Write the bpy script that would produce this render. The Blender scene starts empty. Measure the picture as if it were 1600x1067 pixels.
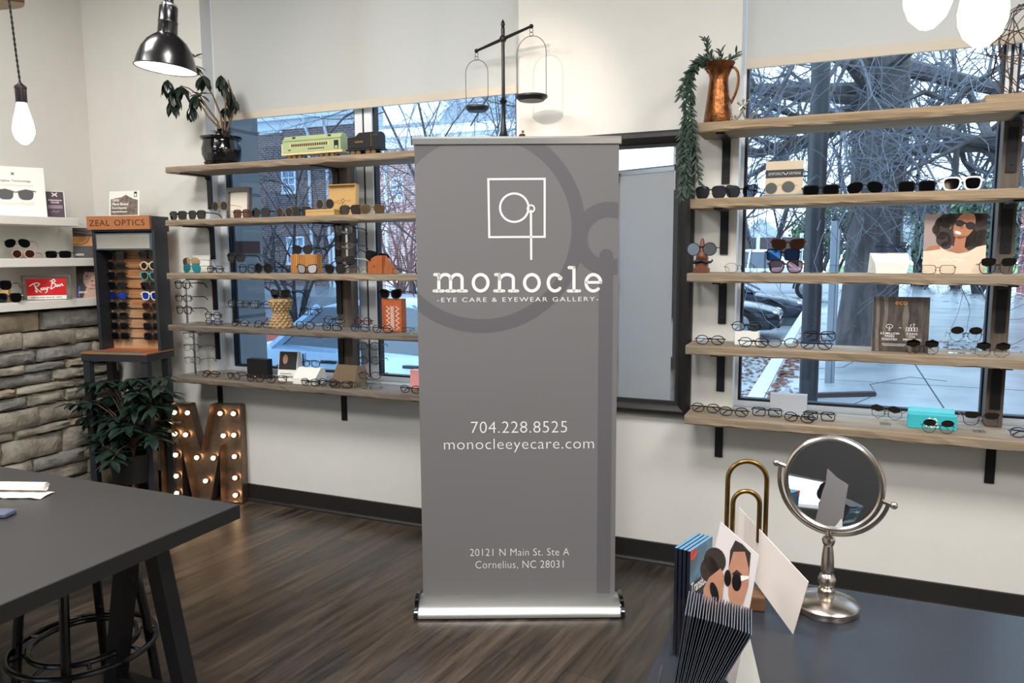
import bpy, math, random
from mathutils import Vector, Matrix, Euler
SC = bpy.context.scene
COL = SC.collection
PI = math.pi
R = math.radians

# ------------------------------------------------------------------ camera
W_, H_, F_ = 1600, 1067, 1187.144
CAMLOC = Vector((0.0, -3.62, 1.53))
YAW, PITCH, ROLL = R(23.258), R(6.608), R(-0.343)
_f = Vector((-math.sin(YAW) * math.cos(PITCH), math.cos(YAW) * math.cos(PITCH), -math.sin(PITCH)))
_r0 = Vector((math.cos(YAW), math.sin(YAW), 0))
_u0 = _r0.cross(_f)
CR = math.cos(ROLL) * _r0 + math.sin(ROLL) * _u0
CU = -math.sin(ROLL) * _r0 + math.cos(ROLL) * _u0
CF = _f
cam_data = bpy.data.cameras.new('camera')
cam_data.sensor_width = 36
cam_data.lens = 36 * F_ / W_
cam_data.clip_start = 0.05
cam_data.clip_end = 300
cam = bpy.data.objects.new('camera', cam_data)
mw = Matrix((CR, CU, -CF)).transposed().to_4x4()
mw.translation = CAMLOC
cam.matrix_world = mw
COL.objects.link(cam)
SC.camera = cam

# ------------------------------------------------------------------ exposure
SC.view_settings.view_transform = 'Standard'
SC.view_settings.look = 'None'
SC.view_settings.gamma = 1
SC.view_settings.use_curve_mapping = False
SC.view_settings.exposure = 0.13
SC.cycles.transparent_max_bounces = 32
SC.cycles.max_bounces = 10
SC.cycles.sample_clamp_indirect = 8

# ------------------------------------------------------------------ overcast sky
world = bpy.data.worlds.new('overcast_sky')
SC.world = world
world.use_nodes = True
nt = world.node_tree
nt.nodes.clear()
wo = nt.nodes.new('ShaderNodeOutputWorld')
bg = nt.nodes.new('ShaderNodeBackground')
tc = nt.nodes.new('ShaderNodeTexCoord')
sp = nt.nodes.new('ShaderNodeSeparateXYZ')
rp = nt.nodes.new('ShaderNodeValToRGB')
rp.color_ramp.elements[0].position = 0.0
rp.color_ramp.elements[0].color = (0.60, 0.82, 1.0, 1)
rp.color_ramp.elements[1].position = 0.5
rp.color_ramp.elements[1].color = (0.52, 0.76, 1.0, 1)
nt.links.new(tc.outputs['Generated'], sp.inputs[0])
nt.links.new(sp.outputs['Z'], rp.inputs[0])
nt.links.new(rp.outputs[0], bg.inputs['Color'])
bg.inputs['Strength'].default_value = 3.5
nt.links.new(bg.outputs[0], wo.inputs[0])

# ------------------------------------------------------------------ room lights (added fill, track spots)
def lamp(kind, name, loc, power, color=(1, .86, .7), aim=None, **kw):
    d = bpy.data.lights.new(name, kind)
    d.energy = power
    d.color = color
    for k, v in kw.items():
        setattr(d, k, v)
    o = bpy.data.objects.new(name, d)
    o.location = loc
    if aim is not None:
        o.rotation_euler = (Vector(aim) - Vector(loc)).to_track_quat('-Z', 'Y').to_euler()
    COL.objects.link(o)
    return o

WARM = (1.0, .87, .72)
# unseen area lights added under the ceiling to brighten the shop
for i, (x, y, e) in enumerate(((-3.0, -2.3, 70), (-0.6, -2.6, 62), (1.6, -2.4, 62), (-3.0, -4.4, 62), (-0.2, -4.6, 66), (2.2, -4.4, 62))):
    lamp('AREA', 'added_fill_light', (x, y, 3.52), e, (1, .985, .965), aim=(x, y, 0), shape='SQUARE', size=.9)
# track spots washing the window wall
lamp('SPOT', 'track_spot_light', (-1.62, -3.75, 3.42), 300, WARM, aim=(-1.40, 0, 2.20), spot_size=R(16), spot_blend=1, shadow_soft_size=.009)
lamp('SPOT', 'track_spot_light', (-2.1, -2.6, 3.42), 60, WARM, aim=(-2.1, 0, 2.35), spot_size=R(50), spot_blend=1, shadow_soft_size=.04)
lamp('SPOT', 'track_spot_light', (-3.2, -2.6, 3.42), 34, WARM, aim=(-4.2, -.4, 2.3), spot_size=R(60), spot_blend=1, shadow_soft_size=.04)
lamp('SPOT', 'track_spot_light', (.9, -2.8, 3.42), 62, WARM, aim=(.6, 0, 1.9), spot_size=R(52), spot_blend=1, shadow_soft_size=.04)
# ------------------------------------------------------------------ where a picture point lies in the room
def ray(U, V):
    return (U - W_ / 2) / F_ * CR - (V - H_ / 2) / F_ * CU + CF
def ay(U, V, y):
    d = ray(U, V); return CAMLOC + d * ((y - CAMLOC.y) / d.y)
def az(U, V, z):
    d = ray(U, V); return CAMLOC + d * ((z - CAMLOC.z) / d.z)
def ax(U, V, x):
    d = ray(U, V); return CAMLOC + d * ((x - CAMLOC.x) / d.x)
def gx(U, y, z):
    """x of the point at depth y and height z seen in column U"""
    k = (U - W_ / 2) / F_
    n = CR - k * CF
    dy, dz = y - CAMLOC.y, z - CAMLOC.z
    return CAMLOC.x - (n.y * dy + n.z * dz) / n.x

# ------------------------------------------------------------------ materials
MATS = {}
def lin(c):
    return tuple(((v / 255) / 12.92 if v / 255 <= .04045 else ((v / 255 + .055) / 1.055) ** 2.4) for v in c)
def mat(name, rgb=(128, 128, 128), rough=.5, metal=0., spec=.5, coat=0., noise=0., nscale=20., bump=0., bscale=60., emit=None, es=1., alpha=None, stretch=None, rgb2=None):
    """principled material; rgb in 0-255 display values, optional noise mottling and bump"""
    if name in MATS:
        return MATS[name]
    m = bpy.data.materials.new(name); m.use_nodes = True
    n = m.node_tree; b = n.nodes['Principled BSDF']
    b.inputs['Base Color'].default_value = (*lin(rgb), 1)
    b.inputs['Roughness'].default_value = rough
    b.inputs['Metallic'].default_value = metal
    b.inputs['Specular IOR Level'].default_value = spec
    b.inputs['Coat Weight'].default_value = coat
    tex = None
    def coords():
        nonlocal tex
        if tex is None:
            tex = n.nodes.new('ShaderNodeTexCoord')
            tex = tex.outputs['Object']
            if stretch:
                mp = n.nodes.new('ShaderNodeMapping'); mp.inputs['Scale'].default_value = stretch
                n.links.new(tex, mp.inputs[0]); tex = mp.outputs[0]
        return tex
    if noise > 0 or rgb2:
        nz = n.nodes.new('ShaderNodeTexNoise'); nz.inputs['Scale'].default_value = nscale; nz.inputs['Detail'].default_value = 6
        nz.inputs['Roughness'].default_value = .6
        n.links.new(coords(), nz.inputs['Vector'])
        r = n.nodes.new('ShaderNodeValToRGB')
        c1 = lin(rgb)
        c2 = lin(rgb2) if rgb2 else tuple(max(0, v * (1 - noise)) for v in c1)
        r.color_ramp.elements[0].position = .36; r.color_ramp.elements[0].color = (*c2, 1)
        r.color_ramp.elements[1].position = .64; r.color_ramp.elements[1].color = (*c1, 1)
        n.links.new(nz.outputs['Fac'], r.inputs[0]); n.links.new(r.outputs[0], b.inputs['Base Color'])
    if bump > 0:
        nb = n.nodes.new('ShaderNodeTexNoise'); nb.inputs['Scale'].default_value = bscale; nb.inputs['Detail'].default_value = 5
        n.links.new(coords(), nb.inputs['Vector'])
        bp = n.nodes.new('ShaderNodeBump'); bp.inputs['Strength'].default_value = bump; bp.inputs['Distance'].default_value = .01
        n.links.new(nb.outputs['Fac'], bp.inputs['Height']); n.links.new(bp.outputs[0], b.inputs['Normal'])
    if emit:
        b.inputs['Emission Color'].default_value = (*emit, 1); b.inputs['Emission Strength'].default_value = es
    MATS[name] = m
    return m
def clear_mat(name, tint=(1, 1, 1), gloss=.04, rough=.02, fres=True, tk=1.):
    """thin clear sheet: transmits with a tint, reflects by its angle"""
    if name in MATS:
        return MATS[name]
    m = bpy.data.materials.new(name); m.use_nodes = True
    n = m.node_tree; n.nodes.clear()
    o = n.nodes.new('ShaderNodeOutputMaterial'); t = n.nodes.new('ShaderNodeBsdfTransparent'); g = n.nodes.new('ShaderNodeBsdfGlossy')
    mx = n.nodes.new('ShaderNodeMixShader')
    t.inputs[0].default_value = (*tint, 1); g.inputs['Roughness'].default_value = rough
    if fres:
        lw = n.nodes.new('ShaderNodeLayerWeight'); lw.inputs['Blend'].default_value = .5
        pw = n.nodes.new('ShaderNodeMath'); pw.operation = 'POWER'; pw.inputs[1].default_value = 4.5
        ml = n.nodes.new('ShaderNodeMath'); ml.operation = 'MULTIPLY_ADD'; ml.inputs[1].default_value = .7 * tk; ml.inputs[2].default_value = .035 * tk
        n.links.new(lw.outputs['Facing'], pw.inputs[0]); n.links.new(pw.outputs[0], ml.inputs[0]); n.links.new(ml.outputs[0], mx.inputs[0])
    else:
        mx.inputs[0].default_value = gloss
    n.links.new(t.outputs[0], mx.inputs[1]); n.links.new(g.outputs[0], mx.inputs[2]); n.links.new(mx.outputs[0], o.inputs[0])
    MATS[name] = m
    return m
def brick_mat(name, c1, c2, mortar, scale, axis='x', bw=.5, bh=.25, msize=.02, rough=.85, bump=.3):
    if name in MATS:
        return MATS[name]
    m = bpy.data.materials.new(name); m.use_nodes = True
    n = m.node_tree; b = n.nodes['Principled BSDF']; b.inputs['Roughness'].default_value = rough
    tcn = n.nodes.new('ShaderNodeTexCoord'); s = n.nodes.new('ShaderNodeSeparateXYZ'); c = n.nodes.new('ShaderNodeCombineXYZ')
    n.links.new(tcn.outputs['Object'], s.inputs[0])
    pair = {'x': ('X', 'Z'), 'y': ('Y', 'Z'), 'f': ('Y', 'X')}[axis]
    n.links.new(s.outputs[pair[0]], c.inputs[0]); n.links.new(s.outputs[pair[1]], c.inputs[1])
    bt = n.nodes.new('ShaderNodeTexBrick'); bt.inputs['Scale'].default_value = scale
    bt.inputs['Color1'].default_value = (*lin(c1), 1); bt.inputs['Color2'].default_value = (*lin(c2), 1); bt.inputs['Mortar'].default_value = (*lin(mortar), 1)
    bt.inputs['Mortar Size'].default_value = msize; bt.inputs['Brick Width'].default_value = bw; bt.inputs['Row Height'].default_value = bh
    n.links.new(c.outputs[0], bt.inputs['Vector']); n.links.new(bt.outputs['Color'], b.inputs['Base Color'])
    if bump:
        bp = n.nodes.new('ShaderNodeBump'); bp.inputs['Strength'].default_value = bump; bp.inputs['Distance'].default_value = .004; bp.invert = True
        n.links.new(bt.outputs['Fac'], bp.inputs['Height']); n.links.new(bp.outputs[0], b.inputs['Normal'])
    MATS[name] = m
    return m
def wood_mat(name, c1, c2, c3, along='x', rough=.7, scale=1.):
    """grain stretched along one axis with knots and grey weathering"""
    if name in MATS:
        return MATS[name]
    m = bpy.data.materials.new(name); m.use_nodes = True
    n = m.node_tree; b = n.nodes['Principled BSDF']; b.inputs['Roughness'].default_value = rough
    tcn = n.nodes.new('ShaderNodeTexCoord'); mp = n.nodes.new('ShaderNodeMapping')
    st = {'x': (1.6, 26, 26), 'y': (26, 1.6, 26), 'z': (26, 26, 1.6)}[along]
    mp.inputs['Scale'].default_value = tuple(v * scale for v in st)
    n.links.new(tcn.outputs['Object'], mp.inputs[0])
    a = n.nodes.new('ShaderNodeTexNoise'); a.inputs['Scale'].default_value = 2.2; a.inputs['Detail'].default_value = 8; a.inputs['Distortion'].default_value = .6
    n.links.new(mp.outputs[0], a.inputs['Vector'])
    r = n.nodes.new('ShaderNodeValToRGB'); r.color_ramp.elements[0].position = .3; r.color_ramp.elements[0].color = (*lin(c2), 1)
    r.color_ramp.elements[1].position = .68; r.color_ramp.elements[1].color = (*lin(c1), 1)
    n.links.new(a.outputs['Fac'], r.inputs[0])
    big = n.nodes.new('ShaderNodeTexNoise'); big.inputs['Scale'].default_value = 3.5
    n.links.new(tcn.outputs['Object'], big.inputs['Vector'])
    mx = n.nodes.new('ShaderNodeMix'); mx.data_type = 'RGBA'; mx.inputs['B'].default_value = (*lin(c3), 1)
    rr = n.nodes.new('ShaderNodeValToRGB'); rr.color_ramp.elements[0].position = .45; rr.color_ramp.elements[1].position = .7
    n.links.new(big.outputs['Fac'], rr.inputs[0]); n.links.new(rr.outputs[0], mx.inputs['Factor'])
    n.links.new(r.outputs[0], mx.inputs['A']); n.links.new(mx.outputs['Result'], b.inputs['Base Color'])
    bp = n.nodes.new('ShaderNodeBump'); bp.inputs['Strength'].default_value = .35; bp.inputs['Distance'].default_value = .004
    n.links.new(a.outputs['Fac'], bp.inputs['Height']); n.links.new(bp.outputs[0], b.inputs['Normal'])
    MATS[name] = m
    return m

# ------------------------------------------------------------------ mesh building
class MB:
    def __init__(s):
        s.v = []; s.f = []; s.m = []
    def add(s, vs, fs, mi=0, M=None):
        o = len(s.v)
        for p in vs:
            p = Vector(p)
            s.v.append(tuple(M @ p) if M else tuple(p))
        for f in fs:
            s.f.append(tuple(i + o for i in f)); s.m.append(mi)
        return s
    def box(s, c, d, mi=0, M=None, rz=0):
        x, y, z = (k / 2 for k in d)
        vs = [(-x, -y, -z), (x, -y, -z), (x, y, -z), (-x, y, -z), (-x, -y, z), (x, -y, z), (x, y, z), (-x, y, z)]
        fs = [(0, 3, 2, 1), (4, 5, 6, 7), (0, 1, 5, 4), (1, 2, 6, 5), (2, 3, 7, 6), (3, 0, 4, 7)]
        T = Matrix.Translation(c) @ Matrix.Rotation(rz, 4, 'Z')
        return s.add(vs, fs, mi, (M @ T) if M else T)
    def span(s, a, b, mi=0, M=None):
        return s.box([(p + q) / 2 for p, q in zip(a, b)], [abs(q - p) for p, q in zip(a, b)], mi, M)
    def hexa(s, bottom, top, mi=0, M=None):
        """8-corner solid from two quads"""
        return s.add(list(bottom) + list(top), [(0, 3, 2, 1), (4, 5, 6, 7), (0, 1, 5, 4), (1, 2, 6, 5), (2, 3, 7, 6), (3, 0, 4, 7)], mi, M)
    def tube(s, pts, rad, n=8, mi=0, M=None, cap=True, closed=False, flat=None):
        pts = [Vector(p) for p in pts]
        k = len(pts)
        rad = [rad] * k if isinstance(rad, (int, float)) else rad
        vs = []; fs = []
        t0 = (pts[1] - pts[0]).normalized()
        up = Vector((0, 0, 1)) if abs(t0.z) < .9 else Vector((0, 1, 0))
        nrm = (up - t0 * up.dot(t0)).normalized()
        for i, p in enumerate(pts):
            if closed:
                t = pts[(i + 1) % k] - pts[i - 1]
            else:
                t = pts[min(i + 1, k - 1)] - pts[max(i - 1, 0)]
            t = t.normalized() if t.length > 1e-9 else t0
            nrm = nrm - t * nrm.dot(t)
            nrm = nrm.normalized() if nrm.length > 1e-6 else t.orthogonal().normalized()
            b = t.cross(nrm)
            for j in range(n):
                a = 2 * PI * (j + .5) / n
                ca, sa = math.cos(a), math.sin(a)
                if flat:
                    vs.append(p + nrm * ca * rad[i] * flat[0] + b * sa * rad[i] * flat[1])
                else:
                    vs.append(p + (nrm * ca + b * sa) * rad[i])
        for i in range(k if closed else k - 1):
            for j in range(n):
                a0 = i * n + j; a1 = i * n + (j + 1) % n
                b0 = ((i + 1) % k) * n + j; b1 = ((i + 1) % k) * n + (j + 1) % n
                fs.append((a0, a1, b1, b0))
        if cap and not closed:
            fs.append(tuple(range(n - 1, -1, -1))); fs.append(tuple(range((k - 1) * n, k * n)))
        return s.add(vs, fs, mi, M)
    def lathe(s, prof, n=28, mi=0, M=None, c=(0, 0, 0), cap=True):
        vs = []; fs = []; k = len(prof)
        for r, z in prof:
            for j in range(n):
                a = 2 * PI * j / n
                vs.append((c[0] + r * math.cos(a), c[1] + r * math.sin(a), c[2] + z))
        for i in range(k - 1):
            for j in range(n):
                fs.append((i * n + j, i * n + (j + 1) % n, (i + 1) * n + (j + 1) % n, (i + 1) * n + j))
        if cap and prof[0][0] > 1e-5: fs.append(tuple(range(n - 1, -1, -1)))
        if cap and prof[-1][0] > 1e-5: fs.append(tuple(range((k - 1) * n, k * n)))
        return s.add(vs, fs, mi, M)
    def prism(s, poly, t0, t1, axis='y', mi=0, M=None):
        """2D outline extruded along an axis: y -> (x,z), x -> (y,z), z -> (x,y)"""
        k = len(poly)
        def P(p, t):
            return {'y': (p[0], t, p[1]), 'x': (t, p[0], p[1]), 'z': (p[0], p[1], t)}[axis]
        vs = [P(p, t0) for p in poly] + [P(p, t1) for p in poly]
        fs = [tuple(range(k)), tuple(range(2 * k - 1, k - 1, -1))]
        for i in range(k):
            j = (i + 1) % k
            fs.append((i, i + k, j + k, j))
        return s.add(vs, fs, mi, M)
    def ball(s, c, r, n=14, mi=0, sc=(1, 1, 1), M=None):
        vs = [(c[0], c[1], c[2] - r * sc[2])]; fs = []
        k = n // 2
        for i in range(1, k):
            a = -PI / 2 + PI * i / k
            for j in range(n):
                b = 2 * PI * j / n
                vs.append((c[0] + r * sc[0] * math.cos(a) * math.cos(b), c[1] + r * sc[1] * math.cos(a) * math.sin(b), c[2] + r * sc[2] * math.sin(a)))
        vs.append((c[0], c[1], c[2] + r * sc[2]))
        for j in range(n):
            fs.append((0, 1 + (j + 1) % n, 1 + j))
            fs.append((len(vs) - 1, 1 + (k - 2) * n + j, 1 + (k - 2) * n + (j + 1) % n))
        for i in range(k - 2):
            for j in range(n):
                fs.append((1 + i * n + j, 1 + i * n + (j + 1) % n, 1 + (i + 1) * n + (j + 1) % n, 1 + (i + 1) * n + j))
        return s.add(vs, fs, mi, M)
    def mesh(s, name, mats, smooth=True, angle=35):
        me = bpy.data.meshes.new(name)
        me.from_pydata(s.v, [], s.f)
        for m in (mats if isinstance(mats, (list, tuple)) else [mats]):
            me.materials.append(m)
        me.polygons.foreach_set('material_index', s.m)
        if smooth:
            me.polygons.foreach_set('use_smooth', [True] * len(me.polygons))
            me.set_sharp_from_angle(angle=R(angle))
        me.update()
        return me

def link(name, me, parent=None, loc=None, rot=None):
    o = bpy.data.objects.new(name, me)
    COL.objects.link(o)
    if parent: o.parent = parent
    if loc is not None: o.location = loc
    if rot is not None: o.rotation_euler = rot
    return o
def part(name, mb, mats, parent=None, loc=None, rot=None, bevel=0, smooth=True, angle=35, seg=2):
    o = link(name, mb.mesh(name, mats, smooth, angle), parent, loc, rot)
    if bevel:
        b = o.modifiers.new('bevel', 'BEVEL'); b.width = bevel; b.segments = seg; b.limit_method = 'ANGLE'; b.angle_limit = R(40)
        b.harden_normals = False
    return o
def tag(o, label, cat, group=None):
    o['label'] = label; o['category'] = cat
    if group: o['group'] = group
    return o
def thing(name, label, cat, loc=(0, 0, 0), rz=0, group=None, rot=None):
    o = bpy.data.objects.new(name, None); COL.objects.link(o)
    o.empty_display_size = .05
    o.location = loc; o.rotation_euler = rot if rot else (0, 0, rz)
    return tag(o, label, cat, group)
def struct(name, mb, mats, **kw):
    o = part(name, mb, mats, **kw); o['kind'] = 'structure'
    return o
def sub_copy(root, loc, rz=None, label=None, group=None):
    r = root.copy(); COL.objects.link(r); r.location = loc
    if rz is not None: r.rotation_euler = (0, 0, rz)
    if label: r['label'] = label
    if group: r['group'] = group
    for c in list(root.children):
        d = c.copy(); COL.objects.link(d); d.parent = r
        for g in list(c.children):
            e = g.copy(); COL.objects.link(e); e.parent = d
    return r
def bez(p0, p1, p2, p3, n=10):
    out = []
    for i in range(n + 1):
        t = i / n; u = 1 - t
        out.append(Vector(p0) * u ** 3 + Vector(p1) * 3 * u * u * t + Vector(p2) * 3 * u * t * t + Vector(p3) * t ** 3)
    return out

# ------------------------------------------------------------------ flat print (lies in the x-z plane of its parent, facing -y)
def ell(cx, cz, rx, rz, n=26, a0=0, a1=360, rot=0):
    o = []
    for i in range(n + (0 if a1 - a0 >= 360 else 1)):
        a = R(a0 + (a1 - a0) * i / n); x, z = rx * math.cos(a), rz * math.sin(a)
        c, s = math.cos(R(rot)), math.sin(R(rot))
        o.append((cx + x * c - z * s, cz + x * s + z * c))
    return o
def pr_poly(mb, pts, y):
    if sum(a[0] * b[1] - b[0] * a[1] for a, b in zip(pts, pts[1:] + pts[:1])) < 0: pts = pts[::-1]
    mb.add([(x, y, z) for x, z in pts], [tuple(range(len(pts)))])
def pr_stroke(mb, pts, w, y, caps=True, closed=False):
    """ribbon along a polyline"""
    pts = [Vector(p) for p in pts]; k = len(pts); vs = []
    for i in range(k):
        a = pts[i - 1] if (i or closed) else pts[i]; b = pts[(i + 1) % k] if (i < k - 1 or closed) else pts[i]
        t = (b - a).normalized(); nx, nz = -t.y, t.x
        d1 = (pts[i] - a); d2 = (b - pts[i]); s = 1.
        if d1.length > 1e-9 and d2.length > 1e-9:
            c = d1.normalized().dot(d2.normalized()); s = min(1.6, 1 / max(.4, math.sqrt(max(.01, (1 + c) / 2))))
        vs += [(pts[i].x + nx * w / 2 * s, y, pts[i].y + nz * w / 2 * s), (pts[i].x - nx * w / 2 * s, y, pts[i].y - nz * w / 2 * s)]
    fs = [(2 * i, 2 * i + 1, (2 * i + 3) % (2 * k), (2 * i + 2) % (2 * k)) for i in range(k if closed else k - 1)]
    mb.add(vs, fs)
    if caps and not closed:
        for p in (pts[0], pts[-1]): pr_poly(mb, ell(p.x, p.y, w / 2, w / 2, 12), y)
def printed(name, mb, m, parent):
    return part(name, mb, m, parent, smooth=False)
_txt = {}
def text_mesh(s, bold=0., space=1., shear=0.):
    key = (s, bold, space, shear)
    if key in _txt: return _txt[key]
    c = bpy.data.curves.new('lettering', 'FONT'); c.body = s; c.offset = bold; c.space_character = space; c.shear = shear
    c.align_x = 'LEFT'; c.resolution_u = 3; c.size = 1
    o = bpy.data.objects.new('lettering', c); COL.objects.link(o)
    dg = bpy.context.evaluated_depsgraph_get(); dg.update()
    me = bpy.data.meshes.new_from_object(o.evaluated_get(dg))
    vs = [tuple(v.co) for v in me.vertices]; fs = [tuple(p.vertices) for p in me.polygons]
    bpy.data.objects.remove(o); bpy.data.curves.remove(c); bpy.data.meshes.remove(me)
    x0 = min(v[0] for v in vs); x1 = max(v[0] for v in vs); y0 = min(v[1] for v in vs); y1 = max(v[1] for v in vs)
    _txt[key] = (vs, fs, x0, x1, y0, y1)
    return _txt[key]
def lettering(mb, s, x0, z0, w, h, y, bold=0., space=1., shear=0.):
    """text scaled to fill the box x0..x0+w, z0..z0+h (ink bounds)"""
    vs, fs, a, b, c, d = text_mesh(s, bold, space, shear)
    sx, sz = w / (b - a), h / (d - c)
    mb.add([(x0 + (v[0] - a) * sx, y, z0 + (v[1] - c) * sz) for v in vs], fs)
# ------------------------------------------------------------------ room shell
M_wall = mat('wall_paint', (226, 223, 216), .85, noise=.03, nscale=6, bump=.06, bscale=220)
M_ceil = mat('charcoal_ceiling', (58, 57, 58), .9)
M_white = mat('white_frame_paint', (232, 234, 238), .35)
M_gasket = mat('black_gasket', (14, 15, 22), .5)
M_black = mat('black_base_vinyl', (34, 31, 29), .5, noise=.15, nscale=4)
M_bmetal = mat('black_powder_coat', (22, 22, 24), .42, spec=.4)
M_floor = None

def floor_material():
    m = bpy.data.materials.new('dark_wood_plank'); m.use_nodes = True
    n = m.node_tree; b = n.nodes['Principled BSDF']; L = n.links.new
    t = n.nodes.new('ShaderNodeTexCoord'); s = n.nodes.new('ShaderNodeSeparateXYZ'); c = n.nodes.new('ShaderNodeCombineXYZ')
    rot = n.nodes.new('ShaderNodeMapping'); rot.inputs['Rotation'].default_value = (0, 0, R(6))
    L(t.outputs['Object'], rot.inputs[0]); L(rot.outputs[0], s.inputs[0]); L(s.outputs['Y'], c.inputs[0]); L(s.outputs['X'], c.inputs[1])
    bt = n.nodes.new('ShaderNodeTexBrick'); bt.inputs['Scale'].default_value = 1
    bt.inputs['Brick Width'].default_value = 1.2; bt.inputs['Row Height'].default_value = .15; bt.inputs['Mortar Size'].default_value = .0012
    bt.inputs['Color1'].default_value = (*lin((86, 75, 66)), 1); bt.inputs['Color2'].default_value = (*lin((54, 48, 43)), 1); bt.inputs['Mortar'].default_value = (*lin((26, 23, 21)), 1)
    L(c.outputs[0], bt.inputs['Vector'])
    mp = n.nodes.new('ShaderNodeMapping'); mp.inputs['Scale'].default_value = (.9, 11, 1); L(c.outputs[0], mp.inputs[0])
    nz = n.nodes.new('ShaderNodeTexNoise'); nz.inputs['Scale'].default_value = 2.4; nz.inputs['Detail'].default_value = 9; nz.inputs['Roughness'].default_value = .65; nz.inputs['Distortion'].default_value = .5
    L(mp.outputs[0], nz.inputs['Vector'])
    r = n.nodes.new('ShaderNodeValToRGB'); r.color_ramp.elements[0].position = .34; r.color_ramp.elements[0].color = (.26, .25, .25, 1)
    r.color_ramp.elements[1].position = .66; r.color_ramp.elements[1].color = (1.42, 1.34, 1.24, 1)
    L(nz.outputs['Fac'], r.inputs[0])
    mx = n.nodes.new('ShaderNodeMix'); mx.data_type = 'RGBA'; mx.blend_type = 'MULTIPLY'; mx.inputs['Factor'].default_value = 1
    L(bt.outputs['Color'], mx.inputs['A']); L(r.outputs[0], mx.inputs['B']); L(mx.outputs['Result'], b.inputs['Base Color'])
    b.inputs['Roughness'].default_value = .30
    bp = n.nodes.new('ShaderNodeBump'); bp.inputs['Strength'].default_value = .12; bp.inputs['Distance'].default_value = .003
    L(nz.outputs['Fac'], bp.inputs['Height']); L(bp.outputs[0], b.inputs['Normal'])
    return m

XL, XR, YB, ZC = -4.58, 3.4, -6.6, 3.6
struct('floor', MB().span((XL, YB, -.1), (XR, .2, 0)), floor_material(), smooth=False)
struct('ceiling', MB().span((XL - .2, YB - .2, ZC), (XR + .2, .2, ZC + .1)), M_ceil, smooth=False)
struct('wall_left', MB().span((XL - .2, YB, -.1), (XL, .2, ZC)), M_wall, smooth=False)
struct('wall_right', MB().span((XR, YB, -.1), (XR + .2, .2, ZC)), M_wall, smooth=False)
M_dark = mat('charcoal_wall_paint', (52, 51, 52), .8)
WX0, WX1 = -3.7, -2.03
wbk = MB()
for a_, b_, c_, d_ in ((XL - .2, WX0, -.1, ZC), (WX1, XR + .2, -.1, ZC), (WX0, WX1, -.1, .12), (WX0, WX1, .66, 2.35), (WX0, WX1, 3.1, ZC)):
    wbk.span((a_, YB - .2, c_), (b_, YB, d_))
struct('wall_back', wbk, M_dark, smooth=False)
for i_, (c_, d_) in enumerate(((.12, .66), (2.35, 3.1))):
    fw_ = MB()
    for q_ in ((WX0, WX0 + .05, c_, d_), (WX1 - .05, WX1, c_, d_), (WX0 + .05, WX1 - .05, c_, c_ + .05), (WX0 + .05, WX1 - .05, d_ - .05, d_)):
        fw_.span((q_[0], YB - .16, q_[2]), (q_[1], YB - .08, q_[3]))
    struct('window_%d' % (3 + i_), fw_, M_white, smooth=False)
LX0, LX1, RX0, RX1 = -3.575, -1.51, -.437, 2.25
SILL, HEAD = .801, 3.12
w = MB()
w.span((XL, 0, -.1), (LX0, .2, ZC)); w.span((LX1, 0, -.1), (RX0, .2, ZC)); w.span((RX1, 0, -.1), (XR, .2, ZC))
for a, b in ((LX0, LX1), (RX0, RX1)):
    w.span((a, 0, -.1), (b, .2, .775)); w.span((a, 0, HEAD), (b, .2, ZC))
struct('wall_window', w, M_wall, smooth=False)
# base trim with a quarter round
bb = MB().span((XL + .01, -.014, 0), (XR, 0, .1027))
q = [(-.014, 0), (-.036, 0), (-.034, .01), (-.027, .018), (-.014, .021)]
bb.prism(q, XL + .01, XR, 'x')
struct('baseboard_window', bb, M_black, smooth=False)
struct('baseboard_right', MB().span((XR - .014, YB, 0), (XR, -.04, .1027)), M_black, smooth=False)

def window(name, x0, x1, mull, tint, wl=.05, wb=.014):
    fr = MB(); gk = MB(); gl = MB()
    ya, yb = .085, .15
    def frame(a, b, z0, z1, wd=.05):
        wd = wl
        fr.span((a, ya, z0), (a + wd, yb, z1)); fr.span((b - wd, ya, z0), (b, yb, z1))
        fr.span((a + wd, ya, z0), (b - wd, yb, z0 + wb)); fr.span((a + wd, ya, z1 - wd), (b - wd, yb, z1))
        g = .011
        A, B, C, D = a + wd, b - wd, z0 + wb, z1 - wd
        gk.span((A, ya + .012, C), (A + g, yb - .01, D)); gk.span((B - g, ya + .012, C), (B, yb - .01, D))
        gk.span((A + g, ya + .012, C), (B - g, yb - .01, C + g)); gk.span((A + g, ya + .012, D - g), (B - g, yb - .01, D))
    edges = [x0] + mull + [x1]
    o = struct(name, MB().span((x0, ya - .004, SILL - .024), (x1, .2, SILL + .012)), M_white, smooth=False)
    panes = []
    for i in range(len(edges) - 1):
        a, b = edges[i] + (.006 if i else 0), edges[i + 1] - (.006 if i < len(edges) - 2 else 0)
        frame(a, b, SILL + .012, HEAD)
        panes.append((a + wl + .011, b - wl - .011))
    for m_ in mull:
        gk.span((m_ - .006, ya + .004, SILL + .012), (m_ + .006, yb, HEAD))
    part('window_frame', fr, M_white, o, smooth=False); part('gasket', gk, M_gasket, o, smooth=False)
    for k, (a, b) in enumerate(panes):
        part('glass_pane', MB().span((a, .112, SILL + .023 + wb), (b, .118, HEAD - .061)), tint[min(k, len(tint) - 1)], o, smooth=False)
    return o
G_clear = clear_mat('clear_window_glass', (1, 1, 1), tk=.55)
G_tint = clear_mat('grey_tinted_window_glass', (.62, .66, .70), tk=.8)
window('window_1', LX0, LX1, [gx(575.5, .1, 1.5)], [G_tint, G_clear])
window('window_2', RX0, RX1, [gx(1555, .1, 1.3)], [G_clear], .014)
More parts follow.
